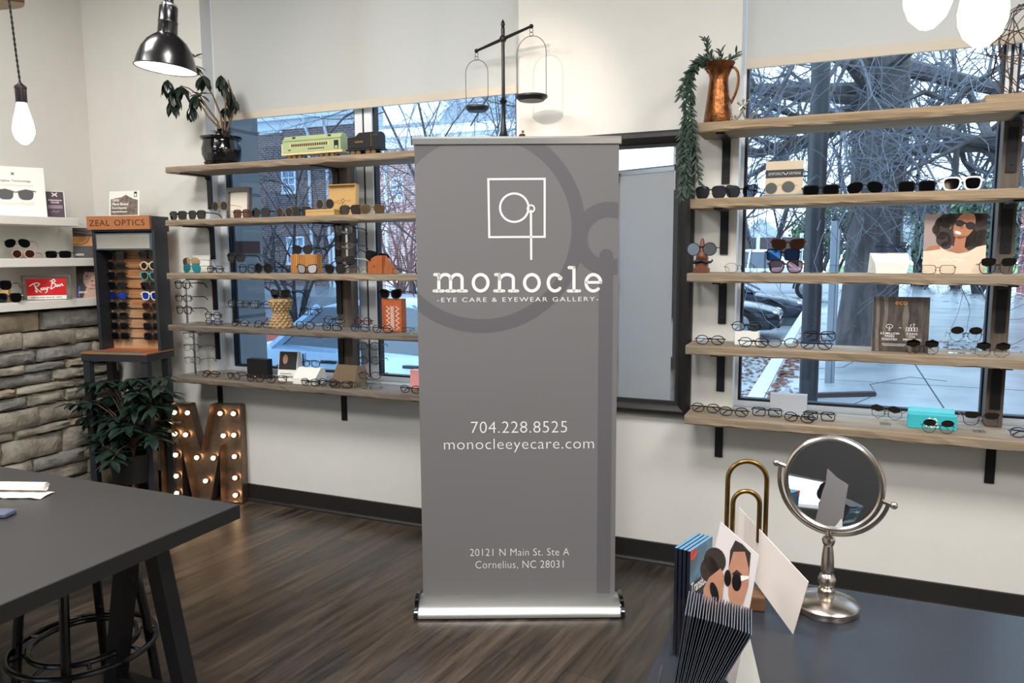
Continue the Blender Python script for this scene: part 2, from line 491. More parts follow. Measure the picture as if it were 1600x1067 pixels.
# wooden uprights that carry the shelf brackets in front of the glass
M_post = wood_mat('dark_post_wood', (112, 95, 80), (74, 62, 53), (92, 84, 78), 'z', .65)
PLX, PRX = gx(536, -.012, 1.4), gx(1566, -.012, 1.4)
struct('trim_1', MB().span((PLX - .046, -.012, .802), (PLX + .05, .06, 2.02)), M_post, bevel=.002, smooth=False)
struct('trim_2', MB().span((PRX - .03, -.012, .808), (PRX + .034, .06, 2.06)), M_post, bevel=.002, smooth=False)

for i_, (a, b, k_) in enumerate(((LX0, LX1, 1), (RX0, RX1, 0))):
    struct('trim_%d' % (3 + i_), MB().span((a, 0, .776), (b, .08, .8015)), wood_mat('sill_plank', (190, 182, 170), (150, 140, 128), (176, 170, 162), 'x', .6), smooth=False)

# roller shades
M_shade = mat('cream_roller_shade', (224, 223, 218), .9, bump=.15, bscale=500)
def _translucent(m, f):
    n = m.node_tree; o = [q for q in n.nodes if q.type == 'OUTPUT_MATERIAL'][0]; b = n.nodes['Principled BSDF']
    t = n.nodes.new('ShaderNodeBsdfTranslucent'); t.inputs[0].default_value = b.inputs['Base Color'].default_value; x = n.nodes.new('ShaderNodeMixShader'); x.inputs[0].default_value = f
    n.links.new(b.outputs[0], x.inputs[1]); n.links.new(t.outputs[0], x.inputs[2]); n.links.new(x.outputs[0], o.inputs[0])
_translucent(M_shade, .34)
M_hem = mat('shade_hem', (210, 200, 184), .8)
def shade(name, x0, x1, zb, lab):
    t = thing(name, lab, 'roller shade', ((x0 + x1) / 2, .045, zb))
    h = (x1 - x0) / 2
    part('fabric', MB().span((-h, -.002, .04), (h, .002, HEAD - zb - .06)), M_shade, t, smooth=False)
    part('hem_bar', MB().span((-h, -.006, 0), (h, .006, .045)), M_hem, t, bevel=.003)
    part('roller', MB().tube([(-h, 0, HEAD - zb - .05), (h, 0, HEAD - zb - .05)], .025, 16), M_white, t)
shade('roller_shade', LX0 + .05, LX1 - .004, 2.335, 'cream roller shade half lowered over the window nearer the stone wall')
shade('roller_shade', RX0 + .015, RX1 - .01, 2.345, 'cream roller shade lowered over the window behind the copper jug shelves')

# ------------------------------------------------------------------ ledge stone on the left wall
def stone_wall():
    rnd = random.Random(5)
    back = MB().span((XL, -3.6, 0), (XL + .15, -.02, 1.205))
    st = MB()
    z = 0.0
    rows = []
    while z < 1.19:
        h = rnd.choice((.055, .075, .09, .12, .14))
        if z > .95: h = rnd.choice((.1, .12, .13))
        h = min(h, 1.2 - z)
        if h < .035: break
        rows.append((z, h)); z += h
    for z, h in rows:
        y = -.03 - rnd.random() * .1
        while y > -3.5:
            wd = rnd.uniform(.14, .42) * (1.25 if z > .9 else 1)
            d = rnd.uniform(-.012, .022)
            xf = XL + .195 + d
            a, b = y - .004, y - wd + .004
            n, k = 7, 4
            vs = []; fs = []
            for i in range(n + 1):
                for j in range(k + 1):
                    edge = (i in (0, n)) or (j in (0, k))
                    px = xf - (.022 if edge else 0) + rnd.uniform(-.007, .007)
                    py = a + (b - a) * i / n + (rnd.uniform(-.006, .006) if 0 < i < n else rnd.uniform(-.003, .003))
                    pz = z + .004 + (h - .008) * j / k + (rnd.uniform(-.005, .005))
                    vs.append((px, py, pz))
            for i in range(n):
                for j in range(k):
                    q0 = i * (k + 1) + j
                    fs.append((q0, q0 + 1, q0 + k + 2, q0 + k + 1))
            o = len(vs)
            ring = [j for j in range(k + 1)] + [i * (k + 1) + k for i in range(1, n + 1)] + [n * (k + 1) + j for j in range(k - 1, -1, -1)] + [i * (k + 1) for i in range(n - 1, 0, -1)]
            for r_ in ring: vs.append((XL + .12, vs[r_][1], vs[r_][2]))
            L_ = len(ring)
            for q_ in range(L_): fs.append((ring[q_], o + q_, o + (q_ + 1) % L_, ring[(q_ + 1) % L_]))
            st.add(vs, fs, rnd.choice((0, 0, 1, 2)))
            y -= wd
    o = struct('wall_stone', back, mat('dark_mortar', (58, 55, 51), .95), smooth=False)
    s = part('ledge_stone', st, [mat('ledge_stone_tan', (176, 167, 150), .9, noise=.45, nscale=9, bump=.7, bscale=45),
                                 mat('ledge_stone_grey', (150, 146, 138), .9, noise=.4, nscale=11, bump=.7, bscale=45),
                                 mat('ledge_stone_brown', (182, 166, 142), .9, noise=.45, nscale=8, bump=.7, bscale=45)], o, angle=50)
    s['kind'] = 'structure'
stone_wall()

# white floating shelves above the stone
SA, SB, SCZ = 1.762, 1.518, 1.267
M_wshelf = mat('white_lacquer_shelf', (238, 234, 224), .3, bump=.02)
for nm, z, y1, lab in (('top', SA, -.31, 'white floating shelf on the cream wall, topmost of three'),
                       ('mid', SB, -.17, 'white floating shelf with sunglasses, middle of three'),
                       ('low', SCZ, -.17, 'white floating shelf directly above the stone, lowest of three')):
    tag(part('floating_shelf', MB().span((XL, -3.4, z - .05), (XL + .25, y1, z)), M_wshelf, bevel=.003, smooth=False), lab, 'shelf', 'white floating shelves')

# ------------------------------------------------------------------ reclaimed plank shelves with black brackets
M_pl = [wood_mat('reclaimed_plank_tan', (166, 146, 120), (122, 104, 84), (140, 128, 112), 'x', .75),
        wood_mat('reclaimed_plank_grey', (132, 118, 102), (92, 80, 69), (112, 104, 95), 'x', .8),
        wood_mat('reclaimed_plank_honey', (176, 154, 122), (132, 110, 84), (154, 136, 112), 'x', .75)]
def board(x0, x1, th, y0, y1, seed, rough):
    rnd = random.Random(seed); n = int((x1 - x0) / .05)
    vs = []; fs = []
    for i in range(n + 1):
        x = x0 + (x1 - x0) * i / n
        e = lambda s: rnd.uniform(-s, s)
        cut = .006 if i in (0, n) else 0
        vs += [(x + e(.001), y0 + .004 + e(rough), 0), (x, y0 + e(rough * .6), -.006), (x, y0 + e(rough), -th + .006 + e(rough)), (x, y0 + .005 + e(rough), -th + e(rough * .5)), (x, y1, -th), (x, y1, 0)]
    for i in range(n):
        for j in range(6):
            a, b = i * 6 + j, i * 6 + (j + 1) % 6
            fs.append((a, b, b + 6, a + 6))
    fs.append((5, 4, 3, 2, 1, 0)); fs.append(tuple(n * 6 + j for j in range(6)))
    return MB().add(vs, fs)
ZS = {'S1': 2.044, 'S2': 1.738, 'S3': 1.4256, 'S4': 1.1155, 'S5': .801, 'R1': 2.079, 'R2': 1.760, 'R3': 1.4394, 'R4': 1.1212, 'R5': .806}
def bracket(x, depth=.215, drop=.2, th=.04, wd=.036, yw=0.):
    b = MB()
    b.span((x - wd / 2, -depth, -th - .008), (x + wd / 2, yw - .008, -th))
    b.span((x - wd / 2, yw - .009, -th - drop), (x + wd / 2, yw - .001, -th))
    b.prism([(yw - .009, -th - .008), (yw - .026, -th - .008), (yw - .009, -th - .026)], x - wd / 2, x + wd / 2, 'x')
    b.ball((x, yw - .009, -th - drop + .03), .005, 8, sc=(1, .5, 1))
    return b
ORD = {'1': 'topmost', '2': 'second from top', '3': 'middle', '4': 'second from bottom', '5': 'lowest'}
XS_L = {'S1': -3.652, 'S2': -3.676, 'S3': -3.692, 'S4': -3.705, 'S5': -3.704}
XS_R = {'R1': -.586, 'R2': -.605, 'R3': -.613, 'R4': -.613, 'R5': -.612}
def plank_shelf(k, x0, x1, mi, th, brs, lab, seed):
    t = thing('plank_shelf', lab, 'shelf', ((x0 + x1) / 2, 0, ZS[k]), group='plank shelves across the windows')
    cx = (x0 + x1) / 2
    part('board', board(x0 - cx, x1 - cx, th, -.25, -.0005 if k in ('S5', 'R5') else -.0135, seed, .003), M_pl[mi], t, smooth=False)
    for x, yw in brs:
        part('bracket', bracket(x - cx, th=th, yw=yw), M_bmetal, t, smooth=False)
for i, k in enumerate(('S1', 'S2', 'S3', 'S4', 'S5')):
    low = k == 'S5'
    plank_shelf(k, XS_L[k], -1.40, (0, 0, 0, 1, 1)[i], .034, [(gx(329, -.01, 1.75), 0), (PLX - .026, 0 if low else -.0125)],
                'weathered plank shelf with brackets beside the letter M, %s of its five' % ORD[k[1]], 11 + i)
for i, k in enumerate(('R1', 'R2', 'R3', 'R4', 'R5')):
    low = k == 'R5'
    plank_shelf(k, XS_R[k], 2.1, (2, 2, 0, 0, 0)[i], .040, [(gx(1134, -.01, 1.9), 0), (gx(1549, -.01, .7), 0 if low else -.0125), (1.85, 0)],
                'weathered plank shelf with brackets beyond the framed mirror, %s of its five' % ORD[k[1]], 31 + i)

# ------------------------------------------------------------------ framed wall mirror
def wall_mirror():
    x0, x1, z0, z1 = -1.39, -.627, .748, 2.092
    t = thing('wall_mirror', 'tall wall mirror in a broad black moulded frame behind the banner', 'mirror', ((x0 + x1) / 2, 0, z0))
    hw, H = (x1 - x0) / 2, z1 - z0
    prof = [(0, -.002), (0, -.03), (.012, -.046), (.03, -.05), (.05, -.04), (.06, -.026), (.074, -.022), (.074, -.004)]
    vs = []; fs = []
    cor = [(-hw, 0, 1, 1), (hw, 0, -1, 1), (hw, H, -1, -1), (-hw, H, 1, -1)]
    for cx, cz, sx, sz in cor:
        for d, y in prof: vs.append((cx + sx * d, y, cz + sz * d))
    n = len(prof)
    for i in range(4):
        for j in range(n):
            a, b = i * n + j, i * n + (j + 1) % n
            c, d = ((i + 1) % 4) * n + (j + 1) % n, ((i + 1) % 4) * n + j
            fs.append((a, d, c, b))
    part('frame', MB().add(vs, fs), mat('black_stained_frame', (30, 27, 26), .45, noise=.3, nscale=30, bump=.1, bscale=120, stretch=(1, 1, 6)), t, angle=30)
    part('mirror_glass', MB().span((-hw + .07, -.014, .07), (hw - .07, -.005, H - .07)), mat('mirror_silver', (244, 246, 248), .015, 1.), t, smooth=False)
wall_mirror()
# ------------------------------------------------------------------ eyewear
FR = {
 'black': mat('black_acetate', (16, 16, 19), .22, spec=.6), 'matte': mat('matte_black_frame', (24, 24, 27), .5),
 'white': mat('white_acetate', (240, 240, 240), .25), 'tort': mat('tortoise_acetate', (74, 42, 24), .22, rgb2=(20, 12, 10), nscale=70),
 'gold': mat('gold_wire', (190, 150, 90), .25, 1.), 'gun': mat('gunmetal_wire', (70, 70, 76), .3, 1.), 'silver': mat('silver_wire', (200, 200, 205), .2, 1.),
 'navy': mat('navy_frame', (28, 40, 78), .3), 'blush': mat('blush_acetate', (196, 150, 130), .25), 'teal': mat('teal_acetate', (60, 170, 176), .3),
 'cream': mat('cream_acetate', (226, 214, 184), .3), 'red': mat('red_frame', (170, 30, 34), .3), 'brown': mat('brown_frame', (96, 58, 38), .3),
 'cryst': clear_mat('crystal_acetate', (.80, .82, .84), gloss=.12, fres=False), 'plum': mat('plum_frame', (70, 24, 44), .3), 'grey': mat('grey_frame', (120, 122, 126), .3)}
LN = {
 'dark': mat('dark_lens', (7, 7, 9), .04, spec=.45), 'brown': mat('brown_lens', (44, 26, 18), .04, spec=.45), 'clear': clear_mat('clear_lens', (.97, .98, .98), tk=.8),
 'smoke': clear_mat('smoke_lens', (.22, .23, .26), tk=1.4), 'amber': clear_mat('amber_lens', (.45, .26, .16), tk=1.2), 'bluel': clear_mat('blue_lens', (.25, .38, .55), tk=1.4),
 'mirror': mat('chrome_lens', (214, 218, 224), .22, 1.), 'turq': mat('turquoise_mirror_lens', (70, 200, 220), .08, .9), 'goldm': mat('gold_mirror_lens', (200, 170, 130), .08, .9),
 'bluem': mat('blue_mirror_lens', (40, 70, 190), .08, .8), 'rose': clear_mat('rose_lens', (.62, .46, .46), tk=1.2)}
def lens_outline(shape, a, b, n=28):
    """outline around (0,0); +x is the outer side"""
    o = []
    for i in range(n):
        t = 2 * PI * i / n; c, s = math.cos(t), math.sin(t)
        e = {'round': 2, 'oval': 2.2, 'rect': 4.2, 'wayf': 3.1, 'cat': 2.6, 'avi': 2.3, 'sq': 3.4, 'hex': 2.5, 'shield': 5}[shape]
        x = a * math.copysign(abs(c) ** (2 / e), c); z = b * math.copysign(abs(s) ** (2 / e), s)
        if shape == 'wayf': x *= 1 + .13 * z / b
        elif shape == 'cat': z += .28 * b * max(0, x / a) * (z / b > 0) + .06 * b * x / a; x *= 1 + .1 * z / b
        elif shape == 'avi': x *= 1 + .12 * z / b; z -= .16 * b * (x / a)
        elif shape == 'hex':
            q = max(abs(c), abs(c) * .5 + abs(s) * .88); x, z = a * c / q, b * s / q
        elif shape == 'sq': x *= 1 + .06 * z / b
        o.append((x, z))
    return o
_gl = {}
def glasses_meshes(shape, a, b, fw, fd, fr, ln, temple, flip, fold):
    """meshes of one eyewear style; front faces -y, width along x, frame bottom at z=0"""
    key = (shape, a, b, fw, fd, fr, ln, temple, flip, fold)
    if key in _gl: return _gl[key]
    g = a + fw * .5 + .0075                       # half spacing of the lens centres
    zc = b + fw
    wrap = lambda x: (x * x) * 1.4                # gentle base curve
    front = MB(); lenses = []
    out = lens_outline(shape, a, b); oo = lens_outline(shape, a + fw, b + fw)
    n = len(out)
    for sx in (-1, 1):
        L = [(sx * x + sx * g, zc + z) for x, z in out]; O = [(sx * x + sx * g, zc + z) for x, z in oo]
        vs = []
        for P, y in ((L, 0), (O, 0), (O, fd), (L, fd)):
            vs += [(x, y + wrap(x), z) for x, z in P]
        fs = []
        for k in range(4):
            for i in range(n):
                j = (i + 1) % n; k2 = (k + 1) % 4
                f = (k * n + i, k * n + j, k2 * n + j, k2 * n + i)
                fs.append(f if sx < 0 else f[::-1])
        front.add(vs, fs)
        lm = MB(); vs = [(x, fd * .35 + wrap(x), z) for x, z in L] + [(x, fd * .35 + .0012 + wrap(x), z) for x, z in L]
        f1 = tuple(range(n)); f2 = tuple(range(2 * n - 1, n - 1, -1))
        fs = [f1, f2] + [(i, i + n, (i + 1) % n + n, (i + 1) % n) for i in range(n)]
        if sx > 0: fs = [f[::-1] for f in fs]
        lm.add(vs, fs); lenses.append(lm.mesh('lens', LN[ln]))
    # bridge and end pieces
    bz = zc + b * .42
    ix = g - a - fw * .4
    front.tube([(-ix, fd / 2, bz - .002), (0, fd / 2 - .001, bz + .0025), (ix, fd / 2, bz - .002)], max(fw, .0016) * .75, 6)
    hw = g + a * (1.07 if shape in ('wayf', 'cat', 'avi') else 1.0) + fw
    tz = zc + b * (.52 if shape not in ('round', 'oval', 'hex') else .25)
    for sx in (-1, 1):
        front.tube([(sx * (hw - .004), fd * .5 + wrap(hw - .004), tz), (sx * (hw + .003), fd * .6 + wrap(hw), tz), (sx * (hw + .0035), fd + .006 + wrap(hw), tz)], max(fw * .8, .0014), 6)
        front.tube([(sx * (ix + .001), fd, zc - b * .1), (sx * (ix - .003), fd + .005, zc - b * .25)], .0018, 5)
    th = max(.0011, min(fw * .55, .0022))
    temples = []
    y0 = fd + .004 + wrap(hw)
    for sx in (-1, 1):
        tm = MB()
        if fold:
            yy = y0 + (.004 if sx > 0 else .009)
            tm.tube([(sx * (hw + .002), y0, tz), (sx * (hw - .006), yy, tz), (-sx * (hw * .45), yy + .003, tz - .003), (-sx * (hw * .8), yy + .006, tz - .020)], th, 6, flat=(1.5, .8))
        else:
            e = hw + .001
            drop = tz - .003 if tz < .05 else .042
            tm.tube([(sx * (hw + .0035), y0, tz), (sx * (e + .003), y0 + .045, tz - .001), (sx * e, y0 + .088, tz - .004), (sx * (e - .002), y0 + .108, tz - drop * .35), (sx * (e - .003), y0 + .126, max(.0022, tz - drop))], th, 6, flat=(1.5, .8))
        temples.append(tm.mesh('temple', FR[temple]))
    flips = []
    if flip:
        up = lens_outline(shape, a * .98, b * .86)
        for sx in (-1, 1):
            fm = MB(); A = R(38)
            pv = zc + b * .25
            def P(x, z, y):
                q = z + b * .86
                return (sx * x + sx * g, -.003 - q * math.sin(A) - y * math.cos(A) + wrap(g), pv + q * math.cos(A) - y * math.sin(A))
            vs = [P(x, z, 0) for x, z in up] + [P(x, z, .0016) for x, z in up]
            fs = [tuple(range(n)), tuple(range(2 * n - 1, n - 1, -1))] + [(i, i + n, (i + 1) % n + n, (i + 1) % n) for i in range(n)]
            if sx < 0: fs = [f[::-1] for f in fs]
            fm.add(vs, fs); flips.append(fm.mesh('flip_up_lens', LN['dark']))
        fm = MB().tube([(-ix - .004, -.003, zc + b * .3), (0, -.004, zc + b * .36), (ix + .004, -.003, zc + b * .3)], .0016, 6)
        flips.append(fm.mesh('clip_bar', FR['gun']))
    _gl[key] = (front.mesh('frame_front', FR[fr]), lenses, temples, flips)
    return _gl[key]
#        shape  a     b     fw     fd    frame  lens  temple flip fold
ST = {
 'bigsun': ('wayf', .0255, 0.0228, 0.0046, .0040, 'black', 'dark', 'black', 0, 0),
 'bigsunfold': ('wayf', .0255, 0.0228, 0.0046, .0040, 'black', 'dark', 'black', 0, 1),
 'roundsun': ('round', .0250, 0.0254, 0.0038, .0036, 'black', 'dark', 'black', 0, 0),
 'goldround': ('round', .0240, 0.0249, 0.0016, .0020, 'gold', 'dark', 'gold', 0, 0),
 'ambersq': ('sq', .0260, 0.0207, 0.0043, .0040, 'tort', 'amber', 'tort', 0, 0),
 'brownsun': ('wayf', .0260, 0.0217, 0.0046, .0040, 'black', 'brown', 'black', 0, 0),
 'pilotgold': ('avi', .0280, 0.0249, 0.0016, .0020, 'gold', 'goldm', 'gold', 0, 0),
 'aviturq': ('avi', .0290, 0.0254, 0.0016, .0020, 'gun', 'turq', 'gun', 0, 0),
 'avigold': ('avi', .0290, 0.0254, 0.0016, .0020, 'gold', 'goldm', 'gold', 0, 0),
 'avidark': ('avi', .0280, 0.0233, 0.0018, .0022, 'black', 'dark', 'gun', 0, 0),
 'avichrome': ('round', .0265, 0.0265, 0.0032, .0030, 'gun', 'mirror', 'black', 0, 0),
 'opt': ('oval', .0245, 0.0180, 0.0035, .0032, 'black', 'clear', 'black', 0, 0),
 'optfold': ('oval', .0245, 0.0180, 0.0035, .0032, 'black', 'clear', 'black', 0, 1),
 'optrect': ('rect', .0250, 0.0170, 0.0035, .0032, 'black', 'clear', 'black', 0, 0),
 'optrectfold': ('rect', .0250, 0.0170, 0.0035, .0032, 'black', 'clear', 'black', 0, 1),
 'optpanto': ('wayf', .0235, 0.0212, 0.0041, .0034, 'black', 'clear', 'black', 0, 0),
 'optnavy': ('oval', .0245, 0.0175, 0.0035, .0032, 'navy', 'clear', 'navy', 0, 1),
 'opttort': ('oval', .0250, 0.0175, 0.0035, .0032, 'tort', 'clear', 'tort', 0, 0),
 'opttortfold': ('wayf', .0240, 0.0191, 0.0038, .0032, 'tort', 'clear', 'tort', 0, 1),
 'optred': ('oval', .0245, 0.0170, 0.0035, .0032, 'black', 'clear', 'red', 0, 1),
 'optwhite': ('oval', .0245, 0.0191, 0.0038, .0034, 'black', 'clear', 'white', 0, 0),
 'optgold': ('oval', .0260, 0.0201, 0.0016, .0020, 'gun', 'clear', 'gold', 0, 0),
 'optthin': ('rect', .0250, 0.0159, 0.0013, .0016, 'gun', 'clear', 'gun', 0, 0),
 'optthingold': ('oval', .0245, 0.0180, 0.0013, .0016, 'gold', 'clear', 'gold', 0, 0),
 'optclear': ('wayf', .0240, 0.0196, 0.0038, .0034, 'cryst', 'clear', 'grey', 0, 0),
 'optbrow': ('rect', .0250, 0.0159, 0.0018, .0030, 'black', 'clear', 'navy', 0, 0),
 'tortsun': ('cat', .0265, 0.0196, 0.0049, .0040, 'tort', 'brown', 'tort', 0, 0),
 'flatblue': ('shield', .0265, 0.0212, 0.0049, .0040, 'black', 'bluel', 'black', 0, 0),
 'mauvesun': ('wayf', .0265, 0.0228, 0.0049, .0042, 'tort', 'rose', 'black', 0, 0),
 'whitesun': ('wayf', .0250, 0.0212, 0.0061, .0045, 'white', 'dark', 'white', 0, 0),
 'catsun': ('cat', .0260, 0.0201, 0.0049, .0042, 'black', 'dark', 'black', 0, 0),
 'rectsun': ('rect', .0265, 0.0186, 0.0038, .0040, 'black', 'dark', 'black', 0, 0),
 'wrapsun': ('rect', .0280, 0.0175, 0.0043, .0045, 'black', 'dark', 'black', 0, 0),
 'topbar': ('avi', .0280, 0.0223, 0.0023, .0024, 'gun', 'dark', 'gun', 0, 0),
 'smokecat': ('cat', .0262, 0.0233, 0.0038, .0038, 'black', 'smoke', 'black', 0, 0),
 'smokeround': ('wayf', .0258, 0.0238, 0.0038, .0038, 'black', 'smoke', 'black', 0, 0),
 'blush': ('round', .0235, 0.0223, 0.0035, .0034, 'blush', 'brown', 'blush', 0, 0),
 'mirrorsun': ('cat', .0262, 0.0207, 0.0043, .0040, 'black', 'mirror', 'black', 0, 0),
 'patternsun': ('wayf', .0250, 0.0207, 0.0049, .0042, 'black', 'dark', 'cream', 0, 0),
 'flipround': ('round', .0230, 0.0228, 0.0017, .0024, 'gun', 'clear', 'gold', 1, 0),
 'fliphex': ('hex', .0240, 0.0228, 0.0017, .0024, 'gun', 'clear', 'gold', 1, 0),
 'fliphexgold': ('hex', .0235, 0.0223, 0.0017, .0024, 'gold', 'clear', 'gun', 1, 0),
 'flipsq': ('wayf', .0250, 0.0228, 0.0026, .0030, 'plum', 'clear', 'brown', 1, 0),
 'flippanto': ('wayf', .0245, 0.0228, 0.0026, .0030, 'matte', 'clear', 'black', 1, 0),
 'zcream': ('round', .0215, 0.0207, 0.0058, .0044, 'cream', 'brown', 'cream', 0, 1),
 'zteal': ('wayf', .0225, 0.0207, 0.0052, .0044, 'teal', 'brown', 'teal', 0, 1),
 'zwhite': ('wayf', .0235, 0.0212, 0.0058, .0044, 'white', 'bluem', 'white', 0, 1),
 'zblack': ('wayf', .0245, 0.0207, 0.0049, .0044, 'black', 'dark', 'black', 0, 1),
 'zblackrect': ('rect', .0250, 0.0191, 0.0043, .0044, 'matte', 'dark', 'matte', 0, 1),
 'zbrown': ('wayf', .0245, 0.0201, 0.0043, .0044, 'brown', 'brown', 'tort', 0, 1),
 'zblue': ('wayf', .0245, 0.0207, 0.0046, .0044, 'matte', 'bluem', 'matte', 0, 1)}
for k_ in ('ambersq', 'brownsun', 'pilotgold', 'mirrorsun', 'flipround', 'fliphex', 'bigsun'): ST[k_ + 'f'] = ST[k_][:9] + (1,)
SUN = ('dark', 'brown', 'mirror', 'turq', 'goldm', 'bluem', 'smoke', 'amber', 'bluel', 'rose')
def glasses(style, label, loc, rz=0., tilt=0., roll=0., group=None):
    s = ST[style]
    fm, ls, ts, fl = glasses_meshes(*s)
    sun = s[6] in SUN or s[8]
    o = thing('sunglasses' if sun else 'eyeglasses', label, 'sunglasses' if sun else 'eyeglasses', loc, group=group, rot=(tilt, roll, rz))
    link('frame_front', fm, o)
    for m in ls: link('lens', m, o)
    for m in ts: link('temple', m, o)
    for m in fl: link(m.name.split('.')[0], m, o)
    return o
M_acr = clear_mat('clear_acrylic', (.96, .975, .98), tk=1.)
def riser(name, label, x, y, z, w, d, h, mats=None, th=.003):
    """clear bridge stand"""
    t = thing(name, label, 'riser', (x, y, z))
    b = MB().span((-w / 2, -d / 2, h - th), (w / 2, d / 2, h)).span((-w / 2, -d / 2, 0), (-w / 2 + th, d / 2, h - th)).span((w / 2 - th, -d / 2, 0), (w / 2, d / 2, h - th))
    part('bridge_sheet', b, mats or M_acr, t, smooth=False)
    return t
def on(k, u, y, dz=0.):
    z = ZS[k] + dz + .0006
    return (gx(u, y, z), y, z)
def stand3(label, k, u, y, hs, arm, wire=True):
    """upright rack holding three frames"""
    x, y, z = on(k, u, y)
    t = thing('eyewear_rack', label, 'display rack', (x, y, z), group='three-tier eyewear racks')
    m = FR['silver'] if wire else M_acr
    part('base_plate', MB().span((-.05, -.03, 0), (.05, .06, .005)), M_acr, t, bevel=.001, smooth=False)
    part('post', MB().span((-.006, .012, .005), (.006, .018, hs[-1] + .05)), m, t, smooth=False)
    for h in hs:
        part('arm', MB().tube([(-.010, .011, h + .02), (-.010, -.012, h + .030), (.010, -.012, h + .030), (.010, .011, h + .02)], .0018, 6), m, t)
    return x, y, z

def side(names, k, rows):
    for r in rows:
        u, y, style, label = r[:4]
        kw = r[4] if len(r) > 4 else {}
        dz = kw.pop('dz', 0.)
        glasses(style, label, on(k, u, y, dz), **kw)
GS = 'sunglasses on planks'
# --- left rack, second shelf from top
side('', 'S2', [
 (277.5, -.19, 'bigsun', 'large black sunglasses at the shelf end above the tan wall, first from the display tower'),
 (307, -.19, 'bigsun', 'large black sunglasses, second pair from the shelf end on the second plank from top'),
 (378, -.20, 'ambersqf', 'tortoise sunglasses with amber lenses in front of the open white lined box'),
 (407, -.19, 'roundsun', 'round black sunglasses just right of the open white lined box'),
 (444, -.19, 'goldround', 'gold rimmed round sunglasses standing alone on the bare plank midway to the kraft box'),
 (470, -.19, 'bigsunfold', 'black sunglasses directly left of the kraft box base'),
 (547, -.20, 'brownsunf', 'black sunglasses with brown lenses in front of the upright kraft lid'),
 (582, -.19, 'pilotgoldf', 'gold pilot sunglasses at the end of the row past the kraft lid', dict(rz=.3))])
x, y, z = on('S2', 345, -.14); riser('acrylic_riser', 'clear riser under small round sunglasses on the second plank from top', x, y, z, .17, .10, .048)
glasses('goldround', 'gold rimmed round sunglasses raised on a clear riser above the other pairs', (gx(347, -.15, z + .049), -.17, z + .0488))
# --- third shelf
side('', 'S3', [
 (299, -.19, 'aviturq', 'aviator sunglasses with turquoise mirror lenses at the shelf end'),
 (298, -.14, 'avigold', 'gold aviator sunglasses rising behind the turquoise mirrored pair', dict(dz=.036)),
 (335.5, -.19, 'optfold', 'folded black eyeglasses right of the turquoise aviators'),
 (386, -.19, 'optpanto', 'black framed eyeglasses under the raised black sunglasses on the middle plank'),
 (411, -.20, 'roundsun', 'round black sunglasses left of the slatted wood block'),
 (479, -.205, 'mirrorsunf', 'sunglasses with silver mirror lenses leaning before the slatted wood block'),
 (523, -.20, 'catsun', 'black cat eye sunglasses in front of the tall rack on the middle plank'),
 (566, -.19, 'optthingold', 'thin gold eyeglasses between the tall rack and the tan leather case'),
 (628, -.19, 'optthin', 'thin rimmed eyeglasses beside the tan leather case')])
part_ = tag(part('display_card', MB().span((-.07, -.001, 0), (.07, .001, .105)), mat('white_card', (238, 236, 228), .6), loc=(gx(311, -.06, 1.43), -.05, ZS['S3'] + .001), rot=(R(-8), 0, 0), smooth=False),
            'plain white card leaning behind the turquoise aviators', 'card')
x, y, z = on('S3', 374, -.12); riser('acrylic_riser', 'clear riser with one black pair on the middle plank', x, y, z, .20, .09, .062)
glasses('bigsun', 'black sunglasses raised on a clear riser over the middle plank', (gx(370, -.14, z + .063), -.15, z + .0628))
# --- fourth shelf
side('', 'S4', [
 (333, -.19, 'optnavy', 'folded dark eyeglasses, lower of two stacked beside the three black pairs'),
 (332, -.18, 'optfold', 'folded black eyeglasses, upper of two stacked beside the three black pairs', dict(dz=.036)),
 (373, -.18, 'optfold', 'folded black eyeglasses below the middle of the long clear riser', dict(tilt=-.35)),
 (409, -.20, 'optrectfold', 'folded dark eyeglasses at the foot of the woven pedestal', dict(tilt=-.35)),
 (476, -.20, 'optwhite', 'black and white eyeglasses right of the woven pedestal'),
 (518, -.21, 'optrectfold', 'folded black eyeglasses, lower of the crossed pair near the wooden upright'),
 (522, -.18, 'optfold', 'black eyeglasses, upper of the crossed pair near the wooden upright', dict(dz=.035, rz=.2)),
 (562, -.20, 'optnavy', 'folded navy eyeglasses under the red templed pair'),
 (566, -.18, 'optred', 'dark eyeglasses with red temples lying on a navy pair', dict(dz=.034, rz=-.15)),
 (597, -.22, 'optfold', 'folded black eyeglasses at the foot of the orange stitched box'),
 (643, -.20, 'optthin', 'thin dark rimmed eyeglasses right of the orange stitched box')])
x, y, z = on('S4', 389, -.09); riser('acrylic_riser', 'long clear riser carrying three folded frames before the grey pier', x, y, z, .36, .10, .105)
for u, st, lb in ((368, 'optfold', 'folded black eyeglasses nearest the wall on the long clear riser'), (390, 'optrectfold', 'folded black rectangular eyeglasses in the middle of the long clear riser'), (410, 'optnavy', 'folded navy eyeglasses beside the woven pedestal on the long clear riser')):
    glasses(st, lb, (gx(u, -.10, z + .106), -.105, z + .1058), tilt=-.2)
x, y, z = on('S4', 484, -.10); riser('acrylic_riser', 'small clear riser holding black eyeglasses in front of the parked blue car', x, y, z, .15, .09, .075)
glasses('optrectfold', 'black rectangular eyeglasses seeming to float before the parked blue car', (gx(484, -.11, z + .076), -.115, z + .0758))
